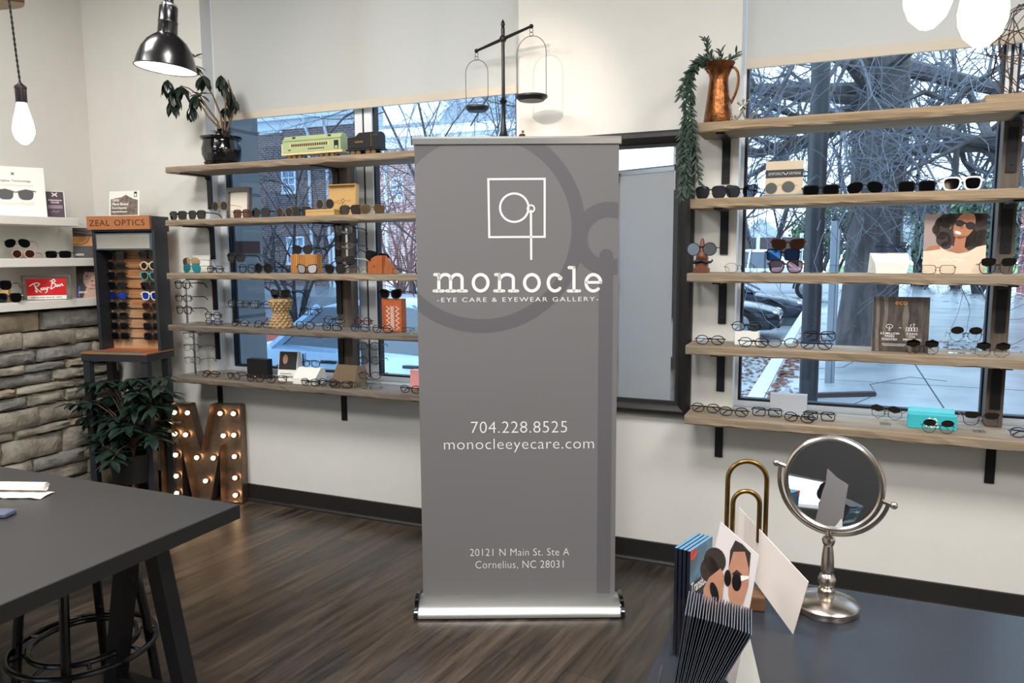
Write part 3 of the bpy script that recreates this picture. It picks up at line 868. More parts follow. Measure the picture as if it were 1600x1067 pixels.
# --- lowest left shelf
side('', 'S5', [
 (326, -.19, 'opttortfold', 'folded tortoise eyeglasses at the foot of the crystal frame rack', dict(tilt=-.6)),
 (352, -.13, 'optthingold', 'gold wire eyeglasses lying behind others near the black box', dict(rz=.3)),
 (364, -.20, 'opttort', 'tortoise eyeglasses with open temples left of the black box', dict(rz=-.25)),
 (398, -.225, 'opttortfold', 'folded tortoise eyeglasses in front of the black box'),
 (432, -.215, 'opttortfold', 'folded tortoise eyeglasses in front of the picture block', dict(rz=.25)),
 (484, -.22, 'optfold', 'folded black oval eyeglasses in front of the white riser block'),
 (512, -.19, 'optfold', 'folded black eyeglasses between the white riser block and olive case'),
 (533, -.22, 'optrectfold', 'folded black eyeglasses front most before the olive case', dict(rz=.25)),
 (560, -.17, 'optthin', 'thin dark eyeglasses right of the olive case'),
 (641, -.21, 'optfold', 'folded black oval eyeglasses in front of the pink box')])
# --- right rack, second from top
side('', 'R2', [
 (1110, -.20, 'smokeround', 'black sunglasses with grey tinted lenses at the shelf end under the hanging greenery', dict(dz=0)),
 (1158, -.20, 'smokecat', 'black sunglasses with graded tint left of the lettered fashion card'),
 (1282, -.19, 'wrapsun', 'black wraparound sunglasses right of the lettered fashion card'),
 (1351, -.19, 'topbar', 'black double bridge sunglasses in front of the tree trunk'),
 (1432, -.19, 'rectsun', 'flat topped black rectangular sunglasses beside the white pair'),
 (1503, -.19, 'whitesun', 'white framed sunglasses with black lenses')])
# --- middle right
side('', 'R3', [
 (1155, -.19, 'optgold', 'thin metal eyeglasses right of the wooden nose'),
 (1227, -.20, 'mauvesun', 'tortoise sunglasses with rose lenses, lowest of three on the clear tiers'),
 (1223, -.15, 'flatblue', 'flat top black sunglasses with blue lenses, middle of three on the clear tiers', dict(dz=.052)),
 (1287, -.17, 'optthin', 'thin rimmed eyeglasses in front of the dark outdoor pole'),
 (1465, -.22, 'optbrow', 'black browline eyeglasses before the poster of the smiling woman'),
 (1558, -.20, 'flippanto', 'black eyeglasses with raised dark lenses beside the wooden upright')])
x, y, z = on('R3', 1232, -.10); riser('acrylic_riser', 'clear riser with tortoise sunglasses on top before the parked cars', x, y, z, .20, .09, .096)
glasses('tortsun', 'tortoise cat eye sunglasses, topmost of three on the clear tiers', (gx(1231, -.12, z + .097), -.125, z + .0968))
# --- fourth right
side('', 'R4', [
 (1109, -.20, 'optfold', 'folded black eyeglasses alone at the shelf end beside the mirror frame'),
 (1177, -.225, 'optfold', 'folded black eyeglasses in front of the small white box'),
 (1223, -.19, 'opttort', 'tortoise rectangular eyeglasses right of the small white box', dict(rz=.1)),
 (1275, -.215, 'optnavy', 'folded dark blue eyeglasses, lower of two stacked before the outdoor pole'),
 (1280, -.195, 'optrectfold', 'folded black eyeglasses, upper of two stacked before the outdoor pole', dict(dz=.036)),
 (1440, -.225, 'fliphexf', 'angular wire eyeglasses with raised black lenses before the tree bark poster'),
 (1550, -.22, 'fliphexgold', 'gold wire eyeglasses with raised dark lenses beside the clear block')])
# --- lowest right
side('', 'R5', [
 (1102, -.16, 'optfold', 'folded black eyeglasses at the shelf end, nearest the mirror frame'),
 (1146, -.20, 'optfold', 'folded black oval eyeglasses, second from the mirror frame on the lowest plank'),
 (1198, -.15, 'optrectfold', 'folded black eyeglasses left of and behind the plain grey box'),
 (1248, -.22, 'optfold', 'folded black oval eyeglasses below the plain grey box', dict(rz=-.15)),
 (1280, -.15, 'optrectfold', 'folded thin black eyeglasses right of the plain grey box'),
 (1465, -.225, 'fliproundf', 'round wire eyeglasses with raised black lenses before the teal box'),
 (1607, -.19, 'optnavy', 'dark blue eyeglasses cut by the picture edge on the lowest plank')])
# ------------------------------------------------------------------ boxes, cards and props on the plank shelves
M_kraft = mat('kraft_board', (204, 164, 104), .7, noise=.08, nscale=40)
M_wcard = MATS['white_card']
M_black_card = mat('black_card', (20, 20, 22), .5)
M_ink = mat('dark_print_ink', (50, 46, 44), .7)
M_wink = mat('white_print_ink', (240, 238, 232), .6)

# open white lined presentation box
x, y, z = on('S2', 371, -.08)
t = thing('presentation_box', 'open dark edged box with white lining standing on edge behind sunglasses', 'box', (x, y, z), rot=(R(-4), 0, 0))
part('frame', MB().span((-.085, 0, 0), (-.072, .03, .19)).span((.072, 0, 0), (.085, .03, .19)).span((-.072, 0, .165), (.072, .03, .19)).span((-.072, 0, 0), (.072, .03, .012)), mat('grey_leather_edge', (120, 112, 104), .4, noise=.4, nscale=60), t, bevel=.002, smooth=False)
part('lining', MB().span((-.072, .018, .012), (.072, .028, .165)), mat('white_satin_lining', (236, 226, 210), .6), t, smooth=False)
# kraft box: base tray and raised lid
x, y, z = on('S2', 505, -.19)
t = thing('kraft_box', 'shallow closed kraft box lying flat under round sunglasses', 'box', (x, y, z))
part('tray', MB().span((-.095, -.03, 0), (.095, .05, .034)), M_kraft, t, bevel=.002, smooth=False)
part('rim_line', MB().span((-.096, -.031, .020), (.096, .051, .022)), mat('kraft_dark', (150, 112, 66), .7), t, smooth=False)
glasses('goldround', 'dark round sunglasses standing on the shallow kraft box base', (gx(509, -.20, z + .036), -.21, z + .0348))
x, y, z = on('S2', 535.5, -.10)
t = thing('kraft_box', 'upright open kraft box printed with a small emblem', 'box', (x, y, z), rot=(R(-5), 0, 0))
part('lid_panel', MB().span((-.098, 0, 0), (.098, .008, .172)).span((-.098, -.024, .166), (.098, 0, .172)).span((.092, -.024, 0), (.098, 0, .166)), M_kraft, t, bevel=.001, smooth=False)
pm = MB()
pr_stroke(pm, [(-.012, .085), (0, .097), (.012, .085), (0, .073)], .003, -.0006, closed=True)
for q in (-.045, -.034, -.024, .024, .034, .045): pr_stroke(pm, [(q - .003, .082), (q + .003, .088)], .002, -.0006)
printed('printed_emblem', pm, M_ink, t)

# slatted wood block with black sunglasses
x, y, z = on('S3', 475, -.15)
t = thing('slatted_block', 'ribbed golden wood block carrying black sunglasses', 'display block', (x, y, z))
b = MB().span((-.088, 0, 0), (.088, .05, .106))
for i in range(14): b.span((-.086 + i * .0124, -.005, .002), (-.078 + i * .0124, .001, .104))
part('block', b, wood_mat('golden_slat_wood', (210, 150, 84), (170, 112, 58), (190, 132, 72), 'z', .5), t, smooth=False)
glasses('catsun', 'black sunglasses sitting on top of the slatted wood block', (gx(473, -.14, z + .107), -.145, z + .1068))
# tan leather case with a pair stood inside
x, y, z = on('S3', 597, -.17)
t = thing('leather_case', 'tan leather wedge glasses case open at its top', 'glasses case', (x, y, z))
M_leath = mat('tan_leather', (176, 96, 46), .45, noise=.2, nscale=30, bump=.15, bscale=160)
part('front_panel', MB().prism([(-.07, 0), (.02, 0), (.02, .098), (-.02, .095), (-.07, .07)], -.03, -.024), M_leath, t, bevel=.002, smooth=False)
part('body', MB().add([(-.07, -.024, 0), (.02, -.024, 0), (.085, .03, 0), (-.03, .05, 0), (-.07, -.024, .06), (.02, -.024, .098), (.03, .0, .098), (-.03, .05, .06)], [(0, 3, 2, 1), (0, 1, 5, 4), (1, 2, 6, 5), (2, 3, 7, 6), (3, 0, 4, 7)]), M_leath, t, bevel=.002, smooth=False)
part('snap', MB().ball((-.03, -.031, .04), .005, 10, sc=(1, .4, 1)), FR['brown'], t)
o = glasses('bigsun', 'black sunglasses stood upright in the tan leather case', (x - .03, y - .006, z + .062)); o.rotation_euler = (R(10), R(12), R(55))
# small black framed tile, half hidden by the banner
x, y, z = on('S3', 656, -.15)
t = thing('framed_tile', 'small black edged tile peeping out beside the banner', 'display tile', (x, y, z))
part('edge', MB().span((-.026, 0, 0), (.03, .012, .075)), M_black_card, t, bevel=.001, smooth=False)
part('insert', MB().span((-.018, -.002, .009), (.022, .001, .066)), M_wcard, t, smooth=False)

# woven stone pedestal
x, y, z = on('S4', 440, -.17)
t = thing('woven_pedestal', 'tan carved pedestal with a fish scale pattern carrying black sunglasses', 'pedestal', (x, y, z))
b = MB()
prof = [(.058, 0), (.060, .012), (.050, .05), (.036, .082), (.036, .092), (.050, .118), (.060, .150), (.060, .166), (.052, .168), (.048, .160), (0, .158)]
b.lathe(prof, 24)
for row in range(10):
    zz = .014 + row * .0155
    for p0, p1 in zip(prof[:-4], prof[1:]):
        if p0[1] <= zz <= p1[1]:
            rr = p0[0] + (p1[0] - p0[0]) * (zz - p0[1]) / max(1e-6, p1[1] - p0[1])
    for j in range(12):
        a = 2 * PI * (j + .5 * (row % 2)) / 12
        b.ball((rr * math.cos(a), rr * math.sin(a), zz), .0115, 8, sc=(1, 1, .85))
part('carved_body', b, mat('carved_tan', (196, 164, 118), .7, noise=.35, nscale=30, bump=.3), t, angle=60)
glasses('catsun', 'black sunglasses on top of the carved tan pedestal', (gx(439, -.18, z + .17), -.19, z + .169))
# orange stitched box
x, y, z = on('S4', 612.5, -.15)
t = thing('stitched_box', 'orange leather box with white zigzag stitching', 'box', (x, y, z))
part('shell', MB().span((-.062, 0, 0), (.062, .05, .178)), mat('orange_leather', (196, 98, 48), .5, noise=.25, nscale=40), t, bevel=.003, smooth=False)
pm = MB()
for cx in (-.022, .004, .036):
    pr_stroke(pm, [(cx + (.010 if i % 2 else -.010), .012 + i * .0125) for i in range(11)], .0035, -.0008)
    if cx == .004: pr_stroke(pm, [(cx + (-.010 if i % 2 else .010), .012 + i * .0125) for i in range(11)], .0035, -.0008)
printed('stitching', pm, M_wink, t)
pm = MB()
for i in range(10): pr_stroke(pm, [(-.055, .014 + i * .013), (-.042, .022 + i * .013)], .003, -.0006)
printed('dark_stitching', pm, FR['brown'], t)
glasses('catsun', 'black cat eye sunglasses on top of the orange stitched box', (gx(611, -.15, z + .18), -.16, z + .179))

# lowest left shelf: boxes
x, y, z = on('S5', 402, -.12)
t = thing('black_box', 'plain black upright box on the lowest plank by the grey pier', 'box', (x, y, z))
part('shell', MB().span((-.075, 0, 0), (.075, .05, .115)), mat('black_wrapped_box', (14, 13, 14), .6), t, bevel=.002, smooth=False)
x, y, z = on('S5', 449, -.13)
t = thing('picture_block', 'slanted white block with a dark portrait picture on its front', 'display block', (x, y, z), rz=.12)
poly = [(-.01, 0), (.075, 0), (.055, .165), (.028, .170)]
part('block', MB().prism(poly, -.062, .062, 'x'), M_wcard, t, bevel=.001, smooth=False)
s_ = math.atan2(.038, .17)
pm = MB()
def slant(mb, pts, eps):  # lies on the slanted face
    c = [(px, -.01 + .038 * pz / .17 - eps, pz) for px, pz in pts]
    mb.add(c, [tuple(range(len(c)))])
slant(pm, [(-.058, .066), (.058, .066), (.058, .168), (-.058, .168)], .0006)
part('picture', pm, mat('dark_picture', (34, 28, 28), .5, noise=.4, nscale=25), t, smooth=False)
pm = MB(); slant(pm, ell(-.018, .125, .016, .027), .0011); part('printed_face', pm, mat('picture_skin', (176, 130, 110), .6), t, smooth=False)
pm = MB(); slant(pm, [(-.03, .02), (.045, .02), (.045, .032), (-.03, .032)], .0006); slant(pm, [(-.045, .04), (.03, .04), (.03, .046), (-.045, .046)], .0006)
part('printed_lines', pm, mat('grey_print', (150, 148, 144), .7), t, smooth=False)
x, y, z = on('S5', 488, -.12)
t = thing('white_riser_block', 'white sloped riser block with black eyeglasses on top', 'display block', (x, y, z))
part('block', MB().prism([(-.075, 0), (.03, 0), (.02, .088), (-.02, .09), (-.075, .035)], -.078, .078, 'x'), M_wcard, t, bevel=.002, smooth=False)
glasses('opt', 'black eyeglasses resting on the white sloped riser block', (gx(486, -.13, z + .09), -.135, z + .0905))
x, y, z = on('S5', 543, -.13)
t = thing('olive_case', 'olive brown folded glasses case with slanted front', 'glasses case', (x, y, z))
M_olive = mat('olive_vinyl', (112, 92, 66), .5, noise=.1, nscale=30)
part('case_body', MB().hexa([(-.098, -.04, 0), (.07, -.04, 0), (.095, .05, 0), (-.07, .05, 0)], [(-.066, .0, .118), (.068, .0, .118), (.09, .05, .108), (-.05, .05, .108)]), M_olive, t, bevel=.003, smooth=False)
part('inner_fold', MB().hexa([(.071, -.038, 0), (.12, .0, 0), (.12, .012, 0), (.082, -.0, 0)], [(.070, .001, .116), (.11, .02, .09), (.11, .03, .09), (.078, .03, .112)]), mat('olive_inner', (92, 78, 60), .6), t, smooth=False)
x, y, z = on('S5', 655, -.10)
t = thing('pink_box', 'pale pink box half hidden by the banner edge', 'box', (x, y, z))
part('shell', MB().span((-.055, 0, 0), (.08, .05, .105)), mat('pink_card', (240, 160, 160), .6), t, bevel=.002, smooth=False)

# three-tier racks
x, y, z = stand3('tall rack of three dark eyeglasses on the middle plank before the brick houses', 'S3', 541, -.15, (.03, .115, .195), 0)
for h, st, lb in ((.195, 'optpanto', 'topmost'), (.115, 'opttort', 'middle'), (.03, 'patternsun', 'lowest')):
    glasses(st, '%s eyeglasses of the tall rack before the brick houses' % lb if st != 'patternsun' else 'lowest patterned sunglasses of the tall rack before the brick houses', (x, y - .012, z + h + .014))
x, y, z = stand3('wire rack of three black eyeglasses against the tan wall', 'S4', 290, -.16, (.045, .122, .198), 0)
for h, st, lb in ((.198, 'optpanto', 'topmost'), (.122, 'optrect', 'middle'), (.045, 'optpanto', 'lowest')):
    glasses(st, '%s black eyeglasses of the wire rack against the tan wall' % lb, (x, y - .012, z + h + .014))
x, y, z = stand3('wire rack of three crystal eyeglasses on the lowest plank', 'S5', 303, -.14, (.05, .13, .205), 0)
for h, lb in ((.205, 'topmost'), (.13, 'middle'), (.05, 'lowest')):
    glasses('optclear', '%s crystal eyeglasses of the wire rack on the lowest plank' % lb, (x, y - .012, z + h + .014))
x, y, z = stand3('clear rack of three black eyeglasses by the wooden upright', 'S5', 580, -.17, (.04, .122, .20), 0, False)
for h, st, lb in ((.20, 'optnavy0', 'topmost'), (.122, 'opt', 'middle'), (.04, 'opttort', 'lowest')):
    glasses('opt' if st != 'opttort' else st, '%s dark eyeglasses of the clear rack by the wooden upright' % lb, (x, y - .012, z + h + .014), rz=.25)

# ---- right rack props
# fashion card in a clear base
x, y, z = on('R2', 1224, -.14)
t = thing('fashion_card', 'beige card with a black band lettered EMPORIO ARMANI above printed round sunglasses', 'sign', (x, y, z), rot=(R(-6), 0, 0))
part('card', MB().span((-.076, 0, .012), (.076, .004, .155)), mat('beige_card', (206, 188, 160), .5, noise=.06, nscale=12), t, smooth=False)
part('clear_base', MB().span((-.085, -.012, 0), (.085, .014, .012)), mat('grey_clear_base', (128, 136, 148), .2), t, smooth=False)
pm = MB(); pr_poly(pm, [(-.076, .084), (.076, .084), (.076, .118), (-.076, .118)], -.0005); printed('black_band', pm, M_black_card, t)
pm = MB(); lettering(pm, 'EMPORIO', -.063, .095, .056, .012, -.001, -.02); lettering(pm, 'ARMANI', .018, .095, .046, .012, -.001, -.02)
for i in range(4): pr_stroke(pm, [(-.005 + i * .0015, .1075 - i * .0028), (.0055, .0955), (.016 - i * .0015, .1075 - i * .0028)], .0016, -.001, caps=False)
printed('printed_name', pm, M_wink, t)
pm = MB(); pr_poly(pm, ell(-.051, .040, .024, .024), -.0008); pr_poly(pm, ell(.018, .044, .026, .024), -.0008); printed('printed_lenses', pm, mat('print_green', (44, 56, 46), .3), t)
pm = MB(); pr_stroke(pm, [(-.026, .048), (-.018, .055), (-.008, .050)], .0016, -.001); pr_stroke(pm, [(.044, .048), (.054, .050)], .0022, -.001); pr_stroke(pm, ell(-.051, .040, .024, .024), .0014, -.001, closed=True); pr_stroke(pm, ell(.018, .044, .026, .024), .0014, -.001, closed=True); printed('printed_frame', pm, mat('print_gold', (150, 116, 66), .5), t)
# wooden nose with moustache
x, y, z = on('R3', 1096, -.17)
t = thing('nose_stand', 'carved wooden nose with black moustache wearing chrome sunglasses', 'eyewear stand', (x, y, z))
M_walnut = wood_mat('walnut', (126, 72, 44), (90, 48, 30), (110, 62, 40), 'z', .4)
part('plinth', MB().span((-.032, -.022, 0), (.032, .03, .022)).span((-.026, -.018, .022), (.026, .026, .042)), M_walnut, t, bevel=.001, smooth=False)
nb = MB()
rings = []
for zz, w_, dp in ((.042, .020, .018), (.050, .026, .026), (.062, .028, .036), (.074, .026, .040), (.09, .019, .030), (.11, .013, .020), (.13, .010, .013), (.145, .007, .009), (.152, .003, .005)):
    rings.append([(w_ * math.cos(2 * PI * j / 14), .008 - dp * max(0, -math.sin(2 * PI * j / 14)) + .012 * max(0, math.sin(2 * PI * j / 14)), zz) for j in range(14)])
vs = [p for r_ in rings for p in r_]; fs = [(i * 14 + j, i * 14 + (j + 1) % 14, (i + 1) * 14 + (j + 1) % 14, (i + 1) * 14 + j) for i in range(len(rings) - 1) for j in range(14)] + [tuple(range(13, -1, -1)), tuple(range(len(vs) - 14, len(vs)))]
part('nose', nb.add(vs, fs), M_walnut, t, angle=70)
ms = MB()
for sx in (-1, 1):
    ms.tube([(0, -.020, .056), (sx * .014, -.026, .052), (sx * .028, -.026, .046), (sx * .042, -.022, .047), (sx * .050, -.019, .054), (sx * .046, -.018, .060)], [.006, .0085, .0075, .005, .0035, .002], 10)
part('moustache', ms, mat('black_rubber', (20, 19, 20), .5), t)
glasses('avichrome', 'round sunglasses with chrome mirror lenses on the wooden nose', (x, y - .016, z + .074))
# white sloped block and frame
x, y, z = on('R3', 1392, -.19)
t = thing('white_wedge_block', 'white wedge block holding dark blue eyeglasses at the tree trunk', 'display block', (x, y, z))
part('block', MB().hexa([(-.055, -.03, 0), (.055, -.03, 0), (.065, .05, 0), (-.085, .05, 0)], [(-.063, -.034, .046), (.066, -.034, .046), (.06, .03, .084), (-.08, .03, .084)]), M_wcard, t, bevel=.002, smooth=False)
glasses('optnavy', 'dark blue eyeglasses lying on the white wedge block', (gx(1394, -.17, z + .086), -.19 + .012, z + .0848))
# poster of a smiling woman
x, y, z = on('R3', 1489, -.16)
t = thing('portrait_poster', 'poster of a smiling curly haired woman in dark sunglasses and cream top', 'poster', (x, y, z), rot=(R(-4), 0, 0))
S = .236
def pp(u, v): return ((u - 508) / 900 * S, (990 - v) / 900 * S)   # picture detail laid out on the sheet
part('sheet', MB().span((-.108, 0, 0), (.108, .003, .236)), mat('poster_mauve', (164, 146, 140), .5), t, smooth=False)
def pshape(name, shapes, m, e):
    pm = MB()
    for s in shapes: pr_poly(pm, [(max(-.108, min(.108, a)), max(0, min(.236, b))) for a, b in s], -e)
    return printed(name, pm, m, t)
pshape('printed_hair', [ell(*pp(330, 300), .028, .046), ell(*pp(400, 190), .030, .030), ell(*pp(520, 170), .045, .024), ell(*pp(760, 330), .052, .068), ell(*pp(860, 470), .030, .036), ell(*pp(820, 180), .034, .030), ell(*pp(360, 470), .026, .030), ell(*pp(300, 210), .014, .016), ell(*pp(255, 320), .014, .020), ell(*pp(700, 560), .030, .022), ell(*pp(400, 560), .018, .016), ell(*pp(600, 420), .05, .05)], mat('print_dark_hair', (58, 44, 38), .6, noise=.3, nscale=120), .0004)
pshape('printed_top', [[pp(60, 990), pp(60, 650), pp(200, 600), pp(310, 590), pp(420, 650), pp(560, 690), pp(680, 670), pp(800, 590), pp(940, 560), pp(960, 990)]], mat('print_cream_top', (238, 216, 190), .6, noise=.12, nscale=14), .0006)
pshape('printed_skin', [ell(*pp(625, 270), .034, .055, rot=-22), [pp(520, 430), pp(660, 420), pp(640, 590), pp(690, 640), pp(560, 680), pp(430, 640), pp(500, 580)], [pp(60, 650), pp(180, 575), pp(300, 560), pp(330, 620), pp(200, 640)]], mat('print_skin', (186, 122, 88), .6, noise=.15, nscale=18), .0008)
pshape('printed_sunglasses', [ell(*pp(560, 235), .016, .013, rot=-20), ell(*pp(705, 275), .017, .015, rot=-20), [pp(590, 205), pp(660, 230), pp(660, 260), pp(590, 235)]], mat('print_black', (22, 18, 18), .4), .0010)
pshape('printed_smile', [ell(*pp(545, 375), .012, .0055, rot=-24)], M_wink, .0010)
pshape('printed_nose', [ell(*pp(590, 300), .006, .006)], mat('print_skin_dark', (150, 92, 66), .6), .00095)
pm = MB(); pr_stroke(pm, [pp(320, 800), pp(350, 765), pp(380, 790), pp(420, 770), pp(470, 795), pp(530, 765), pp(570, 790), pp(650, 785)], .0025, -.001); printed('script_line', pm, M_wink, t)
# tree bark poster
x, y, z = on('R4', 1405, -.17)
t = thing('bark_poster', 'square poster of dark tree bark lettered eco in orange', 'poster', (x, y, z), rot=(R(-5), 0, 0))
part('board', MB().span((-.103, 0, 0), (.103, .012, .224)), M_wcard, t, smooth=False)
m_bark = mat('print_bark', (86, 74, 66), .5, rgb2=(40, 33, 30), nscale=14, stretch=(3.2, 1, .7))
pm = MB(); pr_poly(pm, [(-.103, 0), (.103, 0), (.103, .224), (-.103, .224)], -.0006); printed('bark_picture', pm, m_bark, t)
pm = MB()
def barkband(c0, c1): pr_poly(pm, c0 + c1[::-1], -.0009)
barkband([(.012, .20), (.006, .15), (.008, .11), (.022, .06), (.034, .0)], [(.022, .20), (.03, .15), (.026, .11), (.034, .07), (.044, .0)])
barkband([(-.095, .224), (-.09, .15), (-.092, .08), (-.09, 0)], [(-.082, .224), (-.078, .15), (-.08, .08), (-.076, 0)])
barkband([(-.066, .224), (-.06, .16), (-.066, .1), (-.058, .05)], [(-.05, .224), (-.046, .15), (-.052, .1), (-.05, .05)])
printed('pale_roots', pm, mat('print_bark_pale', (116, 106, 96), .6, noise=.3, nscale=40), t)
pm = MB(); lettering(pm, 'eco', -.022, .192, .044, .0135, -.0012); printed('orange_lettering', pm, mat('print_orange', (226, 150, 60), .5), t)
pm = MB()
lettering(pm, '3.5 MILLION', -.073, .070, .070, .0085, -.0012, .008); lettering(pm, 'TREES', -.056, .0585, .036, .0085, -.0012, .008); lettering(pm, 'PLANTED', -.066, .046, .056, .0085, -.0012, .008)
lettering(pm, '3 DAYS', .023, .070, .040, .0085, -.0012, .008); lettering(pm, 'CO2', .033, .0585, .022, .0085, -.0012, .008); lettering(pm, 'FROM NYC', .012, .046, .066, .0085, -.0012, .008)
pr_stroke(pm, ell(-.040, .103, .012, .008), .0016, -.0012, closed=True); pr_stroke(pm, [(-.040, .104), (-.040, .088)], .0018, -.0012); pr_stroke(pm, [(-.045, .087), (-.035, .087)], .0016, -.0012)
pr_stroke(pm, [(-.004, .098), (.003, .098)], .002, -.0012)
for cx, ww in ((.026, .006), (.036, .005), (.046, .006), (.057, .006)): pr_stroke(pm, [(cx - ww / 1.4, .086), (cx - ww / 1.4, .094 + ww), (cx + ww / 1.4, .094 + ww), (cx + ww / 1.4, .086)], .0014, -.0012, closed=True)
pr_stroke(pm, [(.036, .1), (.037, .112), (.042, .112)], .0014, -.0012); pr_stroke(pm, [(.048, .102), (.049, .117), (.053, .113)], .0014, -.0012)
pr_poly(pm, [(-.066, .030), (.06, .030), (.06, .0315), (-.066, .0315)], -.0012); pr_poly(pm, [(-.062, .024), (.03, .024), (.03, .0255), (-.062, .0255)], -.0012)
printed('white_lettering', pm, M_wink, t)
# small white box
x, y, z = on('R4', 1166, -.16)
t = thing('small_white_box', 'small white box with folded black eyeglasses on top', 'box', (x, y, z))
part('shell', MB().span((-.051, 0, 0), (.051, .06, .060)), M_wcard, t, bevel=.002, smooth=False)
glasses('optfold', 'folded black eyeglasses lying on the small white box', (gx(1166, -.14, z + .062), -.145, z + .0608))
x, y, z = on('R4', 1505, -.15)
t = thing('acrylic_block', 'solid clear block under round sunglasses with raised dark lenses', 'display block', (x, y, z))
part('block', MB().span((-.052, 0, 0), (.052, .05, .050)), M_acr, t, bevel=.002, smooth=False)
glasses('flipround', 'round wire eyeglasses with raised dark lenses on the clear block', (gx(1508, -.16, z + .052), -.165, z + .0508))
# lowest right
x, y, z = on('R5', 1231, -.10)
t = thing('grey_box', 'plain pale grey box standing on the lowest plank before the sidewalk', 'box', (x, y, z))
part('shell', MB().span((-.077, 0, 0), (.077, .04, .098)), mat('silver_grey_card', (176, 180, 188), .5), t, bevel=.002, smooth=False)
x, y, z = on('R5', 1456, -.15)
t = thing('teal_box', 'teal box lettered eco in white behind flip up eyeglasses', 'box', (x, y, z))
part('shell', MB().span((-.088, 0, 0), (.088, .06, .058)), mat('teal_card', (54, 178, 188), .5), t, bevel=.002, smooth=False)
part('lid_back', MB().span((-.085, .058, 0), (.085, .066, .078)), mat('pale_teal_card', (120, 208, 220), .5), t, smooth=False)
pm = MB(); lettering(pm, 'eco', -.024, .006, .048, .020, -.0012, .01); pr_stroke(pm, [(-.02, .036), (-.01, .046), (0, .038), (.01, .046), (.018, .034)], .004, -.0012); printed('white_lettering', pm, M_wink, t)
for u, st, lb, yy in ((1384, 'fliphex', 'angular wire eyeglasses with raised black lenses on a clear peg left of the teal box', -.14), (1531, 'flipsq', 'dark red eyeglasses with raised black lenses on a clear peg before the wooden upright', -.15)):
    x, y, z = on('R5', u, yy)
    t = thing('acrylic_peg', 'clear peg stand left of the teal box' if u < 1400 else 'clear peg stand before the wooden upright', 'eyewear stand', (x, y, z))
    part('foot', MB().span((-.022, -.004, 0), (.022, .05, .003)), M_acr, t, smooth=False)
    part('peg', MB().span((-.010, .008, .003), (.010, .012, .052)).span((-.010, -.008, .048), (.010, .008, .052)), M_acr, t, smooth=False)
    glasses(st, lb, (x, y - .002, z + .028), rz=-.3 if u < 1400 else 0)

# ------------------------------------------------------------------ left white shelves
def onx(z, U, x):
    """y on the plane x at height z seen in column U"""
    k = (U - W_ / 2) / F_; n = CR - k * CF
    dx, dz = x - CAMLOC.x, z - CAMLOC.z
    return CAMLOC.y - (n.x * dx + n.z * dz) / n.y
RZ_L = R(58)      # things on this wall face the room, turned to the window
def lw(U, x, z): return (x, onx(z, U, x), z + .0006)
p = lw(31, -4.44, SA)
t = thing('lens_card', 'tall white card picturing dark sunglasses, leaning on the top white shelf', 'sign', p, rot=(0, R(0), RZ_L))
t.rotation_euler = (R(-12), 0, RZ_L)
part('card', MB().span((-.14, 0, 0), (.14, .003, .30)), M_wcard, t, smooth=False)
pm = MB(); lettering(pm, 'Sunglass Technology', -.10, .205, .17, .016, -.001); pr_stroke(pm, [(-.025, .25), (-.012, .264)], .004, -.001); pr_stroke(pm, [(-.025, .264), (-.012, .25)], .004, -.001); printed('printed_title', pm, M_ink, t)
pm = MB(); pr_poly(pm, [(-.06 + a, .13 + b) for a, b in lens_outline('wayf', .038, .030)][::-1], -.001); pr_poly(pm, [(.04 + a, .13 + b) for a, b in lens_outline('wayf', .038, .030)], -.001); pr_stroke(pm, [(-.115, .152), (-.06, .162), (-.01, .145), (.04, .162), (.09, .152)], .006, -.0012); printed('printed_sunglasses', pm, mat('print_grey_lens', (66, 62, 62), .5), t)
pm = MB()
for zz in (.19, .183, .085, .078, .071): pr_stroke(pm, [(-.10, zz), (.08, zz)], .002, -.001)
printed('printed_lines', pm, mat('pale_print', (214, 206, 188), .7), t)
p = lw(88, -4.42, SA)
t = thing('purple_card', 'narrow purple card with white lettering beside the tall white card', 'sign', p)
t.rotation_euler = (R(-8), 0, RZ_L)
part('card', MB().span((-.052, 0, 0), (.052, .003, .165)), M_wcard, t, smooth=False)
pm = MB(); pr_poly(pm, [(-.047, .004), (.047, .004), (.047, .161), (-.047, .161)], -.0006); printed('purple_panel', pm, mat('print_purple', (72, 46, 66), .5), t)
pm = MB(); pr_stroke(pm, [(-.012, .152), (.012, .134)], .007, -.0012); pr_stroke(pm, [(-.012, .134), (.012, .152)], .007, -.0012)
lettering(pm, 'Adventure', -.036, .104, .072, .012, -.0012, .015); lettering(pm, 'Goods', -.022, .090, .044, .012, -.0012, .015); printed('white_lettering', pm, M_wink, t)
pm = MB(); pr_poly(pm, [(-.038, .058), (.038, .058), (.038, .078), (-.038, .078)], -.001); pr_stroke(pm, [(-.02, .034), (-.008, .044), (0, .034), (.018, .044)], .005, -.001); printed('mauve_lines', pm, mat('print_mauve', (150, 128, 146), .6), t)
